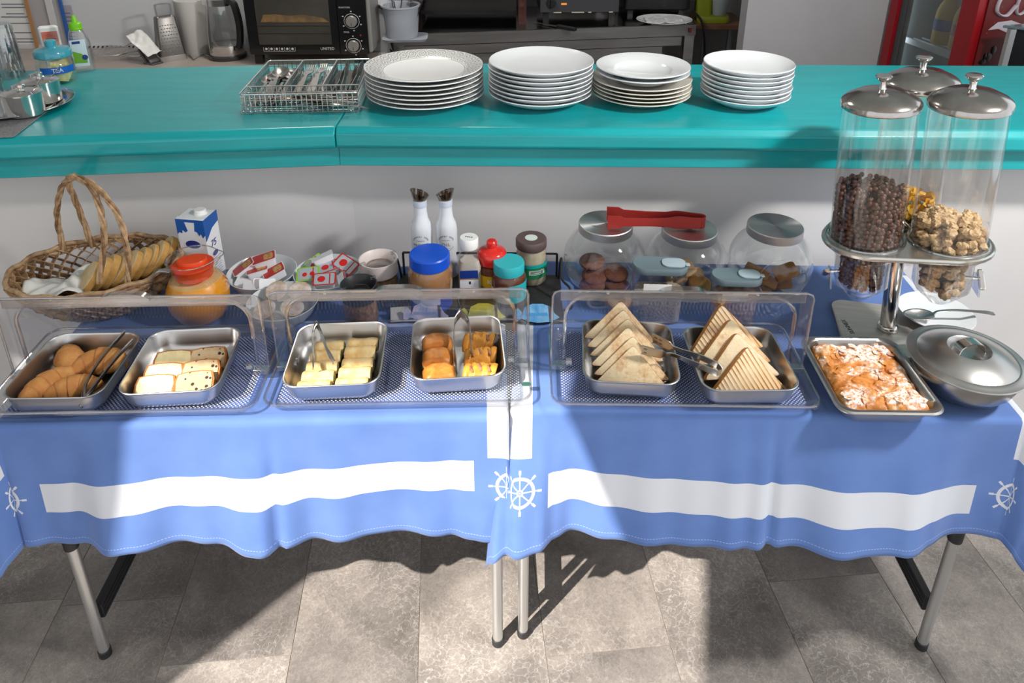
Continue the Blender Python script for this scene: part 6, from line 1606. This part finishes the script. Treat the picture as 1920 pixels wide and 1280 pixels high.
# toaster oven
OV = Vector((Py(470, 103, 3.36).x, 3.22, 0)); ow = Py(693, 101, 3.36).x - OV.x
oz = Py(580, 102, 3.36).z
oven = thing('toaster_oven', 'black countertop toaster oven with a glass door and two silver knobs', 'oven', (OV.x, 3.36, oz), R(0.6))
OBL = mat('oven_black', '0e0f12', 0.25, coat=0.3)
oh, od = 0.33, 0.27
part('body', rbox(ow / 2 + 0.008, od / 2 + 0.012, 0.004, ow + 0.012, od, oh, 0.01, 0.004), mat('oven_grey', '8d8b89', 0.4), oven)
dw = ow * 0.755
door = part('door', rbox(dw / 2, 0.004, 0.0, dw, 0.022, oh, 0.004, 0.003), OBL, oven)
part('glass', rbox(dw * 0.52, -0.0085, 0.048, dw * 0.80, 0.004, oh - 0.06, 0.002, 0.001), mat('oven_glass', '4c4a44', 0.12, c2='3c3a36', nscale=4, coat=0.4), door)
for k, zz in enumerate((0.10, 0.135)): part('rack_bar', box(dw * 0.52, -0.011, zz, dw * 0.78, 0.001, 0.004), mat('rack_dark', '2c2a28', 0.4), door, smooth=False)  # two dark bars across the oven door glass
part('toast_inside', xf(prism([(0.02, 0.0), (0.035, 0.034), (0.09, 0.036), (0.15, 0.03), (0.22, 0.034), (0.30, 0.02), (0.33, 0.0)], 0, 0.001), T(dw * 0.12, -0.0108, 0.152) @ Rx(PI / 2)), mat('oven_bread', '8d6a3c', 0.7, c2='5c4c38', nscale=20), door, smooth=False)
part('lettering', xf(text_shape('UNITED', 0.018, 0.0004), T(dw * 0.865, -0.0085, 0.028) @ Rx(PI / 2)), mat('oven_print', 'c9c9c9', 0.5), door, smooth=False)
ic = []
for k in range(7): ic.append(box(dw * 0.16 + k * 0.024, -0.0078, 0.026, 0.0012, 0.001, 0.018))
ic.append(box(dw * 0.16 + 3 * 0.024, -0.0078, 0.017, 0.144, 0.001, 0.0012))
for k in range(6): ic.append(xf(lathe([(0.006, 0), (0.006, 0.001)], 5 + k % 3), T(dw * 0.16 + 0.012 + k * 0.024, -0.0073, 0.028) @ Rx(PI / 2)))
part('icons', ic, mat('oven_print', 'c9c9c9', 0.5), door, smooth=False, fix=False)
panel = part('control_panel', rbox(dw + (ow - dw) / 2, 0.006, 0.0, ow - dw - 0.003, 0.024, oh, 0.004, 0.003), OBL, oven)
pxc = dw + (ow - dw) * 0.48
for zz, nm in ((0.155, 'FUNCTION'), (0.042, 'TIMER')):
    kk = part('knob', xf(lathe([(0.026, 0.0), (0.026, 0.012), (0.023, 0.016), (0.0, 0.0165)], 28), T(pxc, -0.006, zz) @ Rx(PI / 2)), mat('knob_silver', 'a9a6a4', 0.35, 0.6), oven)
    part('knob_ring', xf(tube([(0.034 * math.cos(2 * PI * a / 32), 0.034 * math.sin(2 * PI * a / 32), 0) for a in range(32)], 0.0012, 5, closed=True), T(pxc, -0.0075, zz) @ Rx(PI / 2)), mat('oven_print', 'c9c9c9', 0.5), kk)
    part('pointer', box(pxc, -0.0228, zz - 0.012, 0.002, 0.001, 0.016), BLACK, kk, smooth=False)
    part('marks', [xf(rbox(0, 0, 0, 0.007, 0.005, 0.001, 0.001, 0.0002), T(pxc + 0.044 * math.cos(R(a)), -0.0065, zz + 0.044 * math.sin(R(a))) @ Rx(PI / 2)) for a in (-80, -20, 30, 90, 150, 210)], mat('oven_print', 'c9c9c9', 0.5), kk, smooth=False, fix=False)
    part('lettering', xf(text_shape(nm, 0.010, 0.0003), T(pxc - 0.028, -0.0068, zz + 0.062) @ Rx(PI / 2)), mat('oven_print', 'c9c9c9', 0.5), panel, smooth=False)
part('pilot_light', xf(lathe([(0.004, 0), (0.004, 0.002), (0.0, 0.003)], 12), T(pxc + 0.036, -0.006, 0.09) @ Rx(PI / 2)), mat('pilot_red', '8a2a2a', 0.4), panel)
for fx in (0.05, 0.93):
    for yy in (0.04, od - 0.03): part('foot', box(ow * fx, yy, (KB - oz) / 2 + 0.004, 0.036, 0.036, oz - KB + 0.006), BLACK, oven, smooth=False)

# kettle
p = Py(420, 88, 3.36); kx = p.x
ket = thing('electric_kettle', 'glass and steel electric kettle with a black handle', 'kettle', (BXY(428, 3.50), 3.50, KB), R(-8))
part('base_ring', lathe([(0.086, 0.0), (0.088, 0.003), (0.088, 0.018), (0.082, 0.022)], 40), mat('kettle_base', '3d3c3d', 0.35), ket)
part('steel_band', lathe([(0.080, 0.022), (0.081, 0.024), (0.080, 0.068), (0.076, 0.07)], 40), CHROME, ket)
part('glass', lathe([(0.0795, 0.068), (0.078, 0.12), (0.066, 0.24), (0.062, 0.26)], 40, False, False), clear('kettle_glass', (0.78, 0.78, 0.78), 0.14, 0.5), ket)
part('top_band', lathe([(0.064, 0.255), (0.064, 0.285), (0.05, 0.295), (0.0, 0.297)], 40), CHROME, ket)
part('handle', strap([(0.058, -0.02, 0.275), (0.090, -0.04, 0.262), (0.105, -0.045, 0.18), (0.096, -0.04, 0.10), (0.080, -0.03, 0.06)], 0.028, 0.022, (0, 1, 0), 24), BLACK, ket, ang=60)
part('spout', xf(prism([(-0.02, 0), (0.02, 0), (0.0, 0.03)], 0, 0.03), T(-0.062, 0, 0.25) @ Rz(PI / 2)), CHROME, ket)
# paper towel roll
pt = thing('paper_roll', 'tall white paper roll between the grater and the kettle', 'paper roll', (BXY(371, 3.59), 3.59, KB), 0)
part('roll', lathe([(0.072, 0.0), (0.073, 0.002), (0.073, 0.26), (0.071, 0.262), (0.02, 0.262), (0.02, 0.255)], 40), mat('roll_paper', 'cdcbc8', 0.85), pt)
# box grater
g = thing('box_grater', 'four-sided steel box grater with a square loop handle', 'grater', (BXY(322, 3.47), 3.47, KB), R(38)); g.scale = (1.18, 1.18, 1.05)
def gq(w_, d_, z): return rrect(w_, d_, 0.006, z, 3)
gb = part('body', loft([gq(0.100, 0.076, 0.0), gq(0.098, 0.074, 0.022), gq(0.072, 0.05, 0.19), gq(0.066, 0.046, 0.195)]), mat('grater_steel', (0.19, 0.18, 0.17), 0.35, 1.0), g, ang=30)
part('skirt', loft([gq(0.104, 0.080, 0.0), gq(0.104, 0.080, 0.024), gq(0.1, 0.076, 0.025)], False, False), STEEL, g, ang=30)
part('handle', strap([(-0.026, 0, 0.19), (-0.028, 0, 0.235), (-0.022, 0, 0.25), (0.022, 0, 0.25), (0.028, 0, 0.235), (0.026, 0, 0.19)], 0.02, 0.004, (0, 1, 0), 30), STEEL, g, ang=40)
teeth = []
for i in range(6):
    for j in range(9):
        z = 0.045 + j * 0.0145; hw = (0.049 - (0.013) * z / 0.19); yf = -(0.0375 - 0.0125 * z / 0.19)
        teeth.append(xf(ellipsoid((0, 0, 0), 0.0034, 0.0022, 0.0026, 6, 4), T(-hw * 0.72 + hw * 1.44 * (i + 0.5 * (j % 2)) / 5.5, yf - 0.0006, z)))
part('rasp_holes', teeth, DARKSTEEL, gb, fix=False)
teeth2 = [xf(ellipsoid((0, 0, 0), 0.002, 0.005, 0.004, 6, 4), T(0.0495 - 0.0135 * z / 0.19 + 0.0008, yy, z)) for yy in (-0.012, 0.012) for z in [0.04 + 0.02 * k for k in range(7)]]
part('slot_row', teeth2, STEEL, gb, fix=False)
# crumpled napkins tucked against the grater
hd = thing('napkin_holder', 'low dark metal napkin holder beside the grater', 'napkin holder', (BXY(284, 3.40), 3.40, KB), R(-30))
part('plate', xf(rbox(0, 0, 0, 0.012, 0.05, 0.075, 0.003, 0.002), T(0.0, 0, 0.006) @ Ry(R(-40))), mat('holder_grey', '6a686a', 0.4, 0.6), hd)
part('plate', xf(rbox(0, 0, 0, 0.012, 0.05, 0.06, 0.003, 0.002), T(0.03, 0, 0.006) @ Ry(R(-40))), mat('holder_grey', '6a686a', 0.4, 0.6), hd)
part('foot', rbox(0.015, 0, 0.0, 0.07, 0.06, 0.008, 0.003, 0.002), mat('holder_grey', '6a686a', 0.4, 0.6), hd)
hb_ = Vector((BXY(278, 3.42), 3.42, KB))
napkin('paper_napkin', 'crumpled white tissue drooping over the napkin holder', T(hb_.x - 0.005, hb_.y + 0.0, KB + 0.075) @ Rz(R(-25)) @ Ry(R(38)) @ Rx(R(20)), 0.15, 0.075, 0.022, 8.1, PAPER, 18)
# strainers
def strainer(label, u, v, r, hu, hv):
    c = B(u, v); e = B(hu, hv); t = thing('wire_strainer', label, 'strainer', (c.x, c.y, KB + 0.012), math.atan2(e.y - c.y, e.x - c.x), 'wire strainers on the worktop')
    L = math.hypot(e.x - c.x, e.y - c.y)
    part('hoop', tube([(r * math.cos(2 * PI * k / 40), r * math.sin(2 * PI * k / 40), 0.018) for k in range(40)], 0.003, 8, closed=True), WIRE, t)
    segs = []
    for k in range(-6, 7):
        a = r * k / 7; h_ = math.sqrt(max(0, r * r - a * a))
        segs.append([(a, -h_ + 2 * h_ * i / 8, 0.018 + 0.03 * (1 - (1 - ((a / r) ** 2 + ((-h_ + 2 * h_ * i / 8) / r) ** 2)) ** 1) * 0 + 0.02 * max(0, 1 - (a / r) ** 2 - ((-h_ + 2 * h_ * i / 8) / r) ** 2)) for i in range(9)])
        segs.append([(y, x, z) for x, y, z in segs[-1]])
    part('mesh', wires(segs, 0.0008), WIRE, t, fix=False)
    part('handle', tube([(r, 0, 0.018), (r + (L - r) * 0.5, 0, 0.024), (L, 0, 0.03)], 0.004, 8), WIRE, t)
strainer('round wire strainer with a long handle beside the green-capped bottle', 213, 108, 0.085, 268, 86)
strainer('small round wire strainer under the napkin holder', 262, 112, 0.05, 300, 116)
hk = thing('wire_trivet', 'folded wire stand lying on the worktop before the kettle', 'wire stand', (B(375, 106).x, B(375, 106).y, KB + 0.004), 0)
part('frame', [tube([tuple(Vector(hk.location) * -1 + B(u, v) + Vector((0, 0, 0.006))) for u, v in c], 0.0028, 6) for c in (((350, 100), (364, 114), (387, 101), (352, 96)), ((362, 97), (416, 115)), ((376, 93), (430, 114)))], WIRE, hk, fix=False)

# cutlery bin on its plastic tray
YS = 3.62                                 # steel table front
ST = Py(900, 64, YS).z
bn = thing('utensil_bin', 'pale grey plastic bin of utensils on a grey plastic tray', 'bin', (P(752, 78, ST).x, P(752, 78, ST).y + 0.05, ST + 0.001), R(4))
GREYP = mat('grey_plastic', 'aab0ba', 0.45)
part('tray', loft([rrect(0.20, 0.14, 0.03, 0.0, 5, 0.014), rrect(0.215, 0.155, 0.034, 0.012, 5, 0.014), rrect(0.205, 0.145, 0.03, 0.011, 5, 0.014)]), GREYP, bn)
part('bin', loft([circ(0.072, 0.012, 36), circ(0.076, 0.03, 36), circ(0.086, 0.155, 36), circ(0.094, 0.158, 36), circ(0.094, 0.166, 36), circ(0.082, 0.164, 36), circ(0.070, 0.03, 36)], True, True), GREYP, bn)
for k, (x, y, a, b) in enumerate(((-0.03, 0.0, 0.3, 0.5), (0.02, 0.02, -0.4, 0.4), (0.0, -0.03, 0.6, -0.3), (-0.01, 0.03, -0.6, -0.5), (0.035, -0.01, 0.2, 0.9))):
    part('utensil', xf(tube([(0, 0, 0.08), (0, 0, 0.205)], 0.008, 8, flat=(0.3, 1.0)), T(x, y, 0.0) @ Rx(a * 0.4) @ Ry(b * 0.4)), DARKSTEEL, bn)
part('spatula', xf(rbox(0, 0, 0, 0.05, 0.012, 0.09, 0.004, 0.002), T(0.045, 0.0, 0.15) @ Ry(R(38))), clear('milky_plastic', (0.75, 0.76, 0.78), 0.25, 0.4), bn)
cb_ = part('power_cable', tube(smooth_path([Py(699, 5, 3.6), Py(722, 22, 3.6), Py(728, 60, 3.6), Py(738, 95, 3.58), Py(742, 130, 3.56)], 30), 0.006, 8), BLACK); tag(cb_, 'black power cable hanging behind the utensil bin', 'cable')
cb2 = part('power_cable', tube(smooth_path([Py(697, 57, 3.62), Py(715, 68, 3.63), Py(728, 84, 3.62), Py(740, 110, 3.6)], 24), 0.005, 8), BLACK); tag(cb2, 'thinner black cable curving from the toaster oven side', 'cable')
# steel work table
wx0, wx1 = Py(735, 70, YS).x, Py(1308, 50, YS).x
swt = thing('steel_work_table', 'stainless steel work table with a shiny top and red switch', 'work table', (0, 0, 0))
swt.rotation_euler = (0, 0, 0)
TOPD = mat('work_steel_top', (0.36, 0.35, 0.35), 0.14, 1.0)
FRS = mat('work_steel_front', (0.66, 0.65, 0.65), 0.3, 1.0, c2=(0.5, 0.49, 0.49), nscale=3, stretch=(1, 1, 12))
dyr = 0.22                                 # right end runs further back
def sy(x): return YS + (x - wx0) / (wx1 - wx0) * dyr
def slab_(x0, x1, z0, z1, f0, b0): return loft([[(x0, sy(x0) + f0, z), (x1, sy(x1) + f0, z), (x1, max(sy(x1), 4.30) + b0, z), (x0, 4.30 + b0, z)] for z in (z0, z1)])
part('top', slab_(wx0, wx1 + 0.05, ST - 0.004, ST, 0.0, 0.0), TOPD, swt, smooth=False)
part('front_edge', slab_(wx0, wx1 + 0.05, ST - 0.062, ST - 0.004, 0.0, -0.3), FRS, swt, smooth=False)
part('drawer_front', slab_(wx0 + 0.02, wx1 - 0.02, ST - 0.115, ST - 0.068, 0.012, -0.3), FRS, swt, smooth=False)
part('lower_panel', slab_(wx0 + 0.02, wx1 - 0.12, 0.1, ST - 0.12, 0.02, -0.3), FRS, swt, smooth=False)
for x in (wx0 + 0.03, wx1 + 0.02):
    part('leg', box(x, sy(x) + 0.03, (ST - 0.06) / 2, 0.05, 0.05, ST - 0.062), FRS, swt, smooth=False)
part('switch', box(wx1 + 0.018, sy(wx1) - 0.004, ST - 0.030, 0.014, 0.01, 0.026), mat('switch_red', '6d1d1a', 0.4), swt, smooth=False)
# crepe griddle (dark, glazed red-brown edges)
gr = thing('griddle', 'dark brown griddle on short legs with round white knobs', 'griddle', (Py(880, 20, 3.95).x, 4.02, ST), 0)
GBR = mat('griddle_brown', '3c2320', 0.3, c2='5d3a34', nscale=50, bump=0.4)
part('body', rbox(0.0, 0, 0.155, 0.60, 0.36, 0.10, 0.01, 0.004), GBR, gr)
for x in (-0.28, 0.28):
    for y in (-0.15, 0.15): part('leg', box(x, y, 0.08, 0.04, 0.04, 0.16), GBR, gr, smooth=False)
for x in (-0.22, 0.12): part('knob', xf(lathe([(0.026, 0), (0.026, 0.012), (0.02, 0.016), (0.0, 0.017)], 20), T(x, -0.18, 0.165) @ Rx(PI / 2)), mat('knob_cream', 'b3b0a6', 0.4), gr)
part('drip_tray', box(0.0, 0.02, 0.05, 0.5, 0.3, 0.02), mat('drip_dark', '1c1a1b', 0.3), gr, smooth=False)
# black contact grill
tg = thing('contact_grill', 'dark grey contact grill with a black dial and an amber light', 'grill', (Py(1088, 24, 3.86).x, 3.92, ST), R(2))
GRL = mat('grill_grey', '4c4d52', 0.4, 0.4)
tw_ = Py(1163, 24, 3.86).x - Py(1013, 24, 3.86).x
part('body', rbox(0, 0.12, 0.045, tw_, 0.26, 0.22, 0.004, 0.003), GRL, tg)
part('dial', xf(lathe([(0.026, 0), (0.024, 0.012), (0.0, 0.0125)], 24), T(-tw_ * 0.36, -0.01, 0.095) @ Rx(PI / 2)), BLACK, tg)
part('dial_grip', rbox(-tw_ * 0.36, -0.028, 0.075, 0.009, 0.012, 0.04, 0.002, 0.001), BLACK, tg)
part('pilot_light', rbox(-tw_ * 0.20, -0.012, 0.086, 0.03, 0.006, 0.01, 0.002, 0.001), mat('amber_light', 'e08a3a', 0.3, emit='f09a4a', estr=0.4), tg)
for x in (-0.42, 0.42): part('foot', box(x * tw_, 0.03, 0.022, 0.03, 0.03, 0.046), BLACK, tg, smooth=False)
part('worn_edge', [box(x * tw_, -0.0105, 0.047, w_ * tw_, 0.001, 0.006) for x, w_ in ((-0.28, 0.1), (-0.02, 0.16), (0.13, 0.04), (0.40, 0.05))], mat('worn_paint', 'cfc7b6', 0.6), tg, smooth=False, fix=False)
# second machine, black
m2 = thing('sandwich_press', 'black sandwich press at the back of the steel table', 'press', (Py(1228, 15, 4.1).x, 4.16, ST), 0)
part('base', rbox(0, 0, 0.03, 0.36, 0.24, 0.07, 0.02, 0.006), BLACK, m2)
part('upper', rbox(0, 0.01, 0.105, 0.36, 0.24, 0.06, 0.02, 0.008), mat('press_grey', '3f464a', 0.35), m2)
for x in (-0.14, 0.14): part('foot', box(x, -0.08, 0.015, 0.03, 0.03, 0.03), BLACK, m2, smooth=False)
# plate with paper, knife
pz = P(1244, 36, ST + 0.02)
o = part('oval_plate', xf(lathe([(0.08, 0.0), (0.085, 0.001), (0.13, 0.020), (0.145, 0.024), (0.144, 0.026), (0.13, 0.0225), (0.08, 0.006), (0.0, 0.005)], 48, True, False), S(1.0, 0.85, 1)), PORCELAIN); o.location = (pz.x, pz.y - 0.02, ST + 0.001); tag(o, 'white plate lined with paper on the steel work table', 'plate')
napkin('paper_liner', 'crinkled white paper lying on the plate in the kitchen', T(pz.x, pz.y - 0.02, ST + 0.009), 0.20, 0.16, 0.012, 5.0, mat('liner_paper', 'c9c9cd', 0.85), 22)
ka, kb2 = P(1000, 41, ST + 0.006), P(1080, 56, ST + 0.006)
kn = thing('kitchen_knife', 'black-handled kitchen knife at the edge of the steel table', 'knife', ((ka + kb2) / 2), math.atan2((kb2 - ka).y, (kb2 - ka).x))
LK = (kb2 - ka).length
part('blade', strap([(-LK / 2, 0, 0), (-LK * 0.1, 0, 0), (LK * 0.08, 0, 0)], 0.02, 0.002, (0, 1, 0), 12, [(0, 0.003), (0.4, 0.018), (1, 0.02)]), STEEL, kn)
part('handle', rbox(LK * 0.28, 0, -0.008, LK * 0.44, 0.026, 0.018, 0.008, 0.004), BLACK, kn)
# wooden shelf with the green juicer
YJ = 4.0
sh0, sh1 = Py(1300, 48, YJ), Py(1396, 44, YJ)
shz = (sh0.z + sh1.z) / 2
wsh = thing('wooden_shelf', 'small brown wooden shelf beside the steel table', 'shelf', ((sh0.x + sh1.x) / 2, YJ, shz), 0)
part('board', rbox(0, 0.15, -0.026, sh1.x - sh0.x + 0.03, 0.32, 0.026, 0.003, 0.002), mat('shelf_wood', '85604a', 0.5, c2='6a4a38', nscale=8, stretch=(1, 12, 1)), wsh)
for x in (-0.06, 0.08): part('bracket', box(x, 0.06, -0.45, 0.018, 0.02, 0.85), mat('bracket_grey', '9a9ca2', 0.4, 0.5), wsh, smooth=False)
jc = thing('citrus_juicer', 'lime green juicer with a milky cup on the wooden shelf', 'juicer', (Py(1338, 45, YJ + 0.05).x, YJ + 0.10, shz + 0.001), R(-6))
LIME = mat('lime_plastic', '8f9a22', 0.4)
part('base', loft([rrect(0.17, 0.16, 0.03, 0.0, 5), rrect(0.175, 0.165, 0.03, 0.02, 5), rrect(0.165, 0.155, 0.03, 0.035, 5)]), LIME, jc)
part('column', loft([rrect(0.09, 0.10, 0.02, 0.03, 5, -0.05, 0.02), rrect(0.08, 0.09, 0.02, 0.30, 5, -0.05, 0.02)]), LIME, jc)
part('cup', lathe([(0.034, 0.036), (0.036, 0.04), (0.05, 0.17), (0.05, 0.172), (0.046, 0.17), (0.032, 0.045)], 28), mat('milky_cup', 'a8b2b4', 0.4), jc).location = (0.035, -0.02, 0)
cj = part('power_cable', tube(smooth_path([Py(1298, 20, YJ + 0.04), Py(1312, 34, YJ - 0.02), Py(1320, 60, YJ - 0.05), Py(1321, 110, YJ - 0.06), Py(1322, 150, YJ - 0.06)], 30), 0.006, 8), BLACK); tag(cj, 'black cable dropping in front of the wooden shelf', 'cable')

# drinks fridge
FA = Vector((Py(1670, 60, 3.44).x, 3.44, 0)); FB = Vector((Py(1838, 60, 2.92).x, 2.92, 0))
fdir = (FB - FA); fl_ = fdir.length; frz = math.atan2(fdir.y, fdir.x)
fr = thing('drinks_fridge', 'red-framed glass-door drinks fridge with a cola side panel', 'fridge', (FA.x, FA.y, 0), frz)
FRED = mat('fridge_red', '94121c', 0.35); FGR = mat('fridge_inside', 'a9b2b4', 0.5)
FHT, FDP = 1.95, 0.62      # local x along the door, local +y into the fridge
part('back', box(fl_ / 2, FDP - 0.02, FHT / 2, fl_, 0.03, FHT), FGR, fr, smooth=False)
part('side_wall', box(0.015, FDP / 2 + 0.01, FHT / 2, 0.03, FDP - 0.02, FHT), FGR, fr, smooth=False)
part('side_wall', box(fl_ - 0.015, FDP / 2 + 0.01, FHT / 2, 0.03, FDP - 0.02, FHT), FGR, fr, smooth=False)
part('top', box(fl_ / 2, FDP / 2, FHT - 0.03, fl_ - 0.06, FDP - 0.06, 0.06), FGR, fr, smooth=False)
part('floor', box(fl_ / 2, FDP / 2, 0.1, fl_ - 0.06, FDP - 0.06, 0.18), FGR, fr, smooth=False)
for zz in (0.62, 0.955, 1.30):
    part('shelf', [tube([(0.03, 0.06 + 0.045 * k, zz), (fl_ - 0.03, 0.06 + 0.045 * k, zz)], 0.004, 6) for k in range(11)] + [box(fl_ / 2, 0.055, zz, fl_ - 0.07, 0.008, 0.026)], mat('shelf_white', 'd4d8da', 0.4), fr, fix=False)
part('fill_strip', box(0.045, 0.03, 1.2, 0.02, 0.02, 1.2), mat('fill_glow', 'ffffff', 0.5, emit='eef6ff', estr=3.0), fr, smooth=False)  # added glowing strip that brightens the otherwise unlit fridge interior
dr = part('door_frame', [box(0.03, -0.012, FHT / 2, 0.05, 0.04, FHT - 0.1), box(fl_ - 0.045, -0.012, FHT / 2, 0.09, 0.045, FHT - 0.1), box(fl_ / 2, -0.012, FHT - 0.12, fl_, 0.04, 0.14), box(fl_ / 2, -0.012, 0.14, fl_, 0.04, 0.16)], FRED, fr, smooth=False)
part('seal', [box(0.075, 0.0, FHT / 2, 0.035, 0.03, FHT - 0.3)], mat('seal_grey', '4a4e50', 0.5), dr, smooth=False)
part('glass', box(fl_ / 2, -0.008, FHT / 2, fl_ - 0.1, 0.006, FHT - 0.3), clear('fridge_glass', (0.72, 0.76, 0.76), 0.10, 0.4), dr, smooth=False)
sdp = part('side_panel', box(fl_ + 0.004, FDP / 2, FHT / 2, 0.008, FDP, FHT), mat('cola_red', '6a1413', 0.4, c2='4c0c0d', nscale=3), fr, smooth=False)
bub = []
rb2 = random.Random(9)
for k in range(70):
    yy, zz = rb2.uniform(0.02, 0.5), rb2.uniform(0.7, 1.5)
    bub.append(xf(ellipsoid((0, 0, 0), 0.0012, rb2.uniform(0.001, 0.004), rb2.uniform(0.001, 0.004), 6, 4), T(fl_ + 0.0085, yy, zz)))
bu = part('bubbles', bub, mat('bubble_tan', '9c7a66', 0.4), sdp, fix=False); bu['kind'] = 'stuff'
part('splash', [xf(ellipsoid((0, 0, 0), 0.0014, rb2.uniform(0.006, 0.02), rb2.uniform(0.006, 0.02), 8, 4), T(fl_ + 0.0084, 0.03 + abs(rb2.gauss(0, 0.03)), rb2.uniform(0.7, 1.04))) for k in range(26)], mat('cola_dark', '1d0c0b', 0.4), sdp, fix=False)
def stroke(pts, r): return tube([(fl_ + 0.0095, y, z) for y, z in [(p_.x, p_.y) for p_ in smooth_path([(a, b, 0) for a, b in pts], 40)]], r, 8, flat=(1.0, 0.35))
SW = mat('cola_white', 'c9c2cc', 0.5)
# flowing white script and its tail
part('lettering', [stroke([(0.115, 1.30), (0.05, 1.25), (0.04, 1.19), (0.085, 1.17), (0.12, 1.21)], 0.014), stroke([(0.145, 1.28), (0.125, 1.22), (0.135, 1.175), (0.17, 1.19), (0.20, 1.26), (0.18, 1.175), (0.22, 1.18)], 0.012), stroke([(0.21, 1.40), (0.24, 1.28), (0.235, 1.19), (0.27, 1.19)], 0.011),
                   stroke([(0.36, 1.27), (0.31, 1.24), (0.30, 1.18), (0.35, 1.17), (0.37, 1.25), (0.37, 1.18), (0.40, 1.18)], 0.012)], SW, sdp, fix=False)
tail = [(0.025, 1.115), (0.06, 1.145), (0.12, 1.15), (0.18, 1.13), (0.215, 1.105), (0.16, 1.112), (0.115, 1.10), (0.07, 1.118)]
part('swash', loft([[(fl_ + 0.0082, y, z) for y, z in tail], [(fl_ + 0.0102, y, z) for y, z in tail]]), SW, sdp, smooth=False)
# bottles inside the fridge
def fpt(x, y, z):
    v = T(FA.x, FA.y, 0) @ Rz(frz) @ Vector((x, y, z)); return (v.x, v.y, v.z)
JUI = mat('yellow_drink', 'd0a82c', 0.35)
for k, (x, y, lab) in enumerate(((0.19, 0.12, 'yellow juice bottle with a blue label at the front of the fridge shelf'), (0.30, 0.12, 'yellow juice bottle with a red label nearer the fridge door edge'), (0.25, 0.25, 'yellow juice bottle at the back of the fridge shelf'))):
    t = thing('juice_bottle', lab, 'bottle', fpt(x, y, 0.970), 0, 'juice bottles in the drinks fridge')
    part('bottle', lathe([(0.042, 0), (0.046, 0.006), (0.046, 0.06), (0.043, 0.075), (0.046, 0.09), (0.046, 0.14), (0.038, 0.17), (0.018, 0.205), (0.016, 0.225)], 28), JUI, t)
    part('label_band', lathe([(0.0468, 0.062), (0.0472, 0.064), (0.0472, 0.110), (0.0468, 0.112)], 28, False, False), mat('label_f_blue', '2f5a9a', 0.5) if k != 1 else mat('label_f_red', 'c0604a', 0.5), t)
    part('cap', lathe([(0.019, 0.222), (0.019, 0.242), (0.0, 0.243)], 20), mat('cap_blue', '2a5fae', 0.4) if k != 1 else mat('cap_orange', 'c8503a', 0.4), t)
# dark trolley with a glass top at the right edge
ca = Py(1888, 48, 2.78)
dc = thing('dark_trolley', 'dark trolley with an aluminium corner and a glass top at the right edge', 'trolley', (ca.x, ca.y, 0), 0)
tz = ca.z
part('body', prism([(0.035, 0.0), (0.30, -0.19), (0.46, -0.06), (0.22, 0.05)], 0.0, tz - 0.012), mat('trolley_black', '17191c', 0.35), dc, smooth=False)
part('corner_profile', box(0.022, -0.002, (tz - 0.012) / 2, 0.022, 0.022, tz - 0.012), mat('aluminium', (0.6, 0.6, 0.6), 0.35, 1.0), dc, smooth=False)
part('glass_top', prism([(-0.01, 0.008), (0.31, -0.23), (0.50, -0.06), (0.22, 0.07)], tz - 0.010, tz), mat('trolley_glass', '5f7478', 0.12, coat=0.5), dc, smooth=False, bevel=0.002)
# added fill lamp above the frame, brightens the dark kitchen
kl = thing('kitchen_fill_lamp', 'round white ceiling lamp over the kitchen', 'lamp', (-0.6, 2.95, 2.6))
part('rim', lathe([(0.19, -0.05), (0.20, -0.045), (0.20, 0.0), (0.17, 0.0), (0.17, -0.02), (0.185, -0.045)], 40, False, False), WHITE, kl)
part('diffuser', lathe([(0.182, -0.04), (0.12, -0.06), (0.0, -0.068)], 40, False, False), mat('fill_diffuser', 'ffffff', 0.6, emit='fff6ea', estr=38.0), kl)
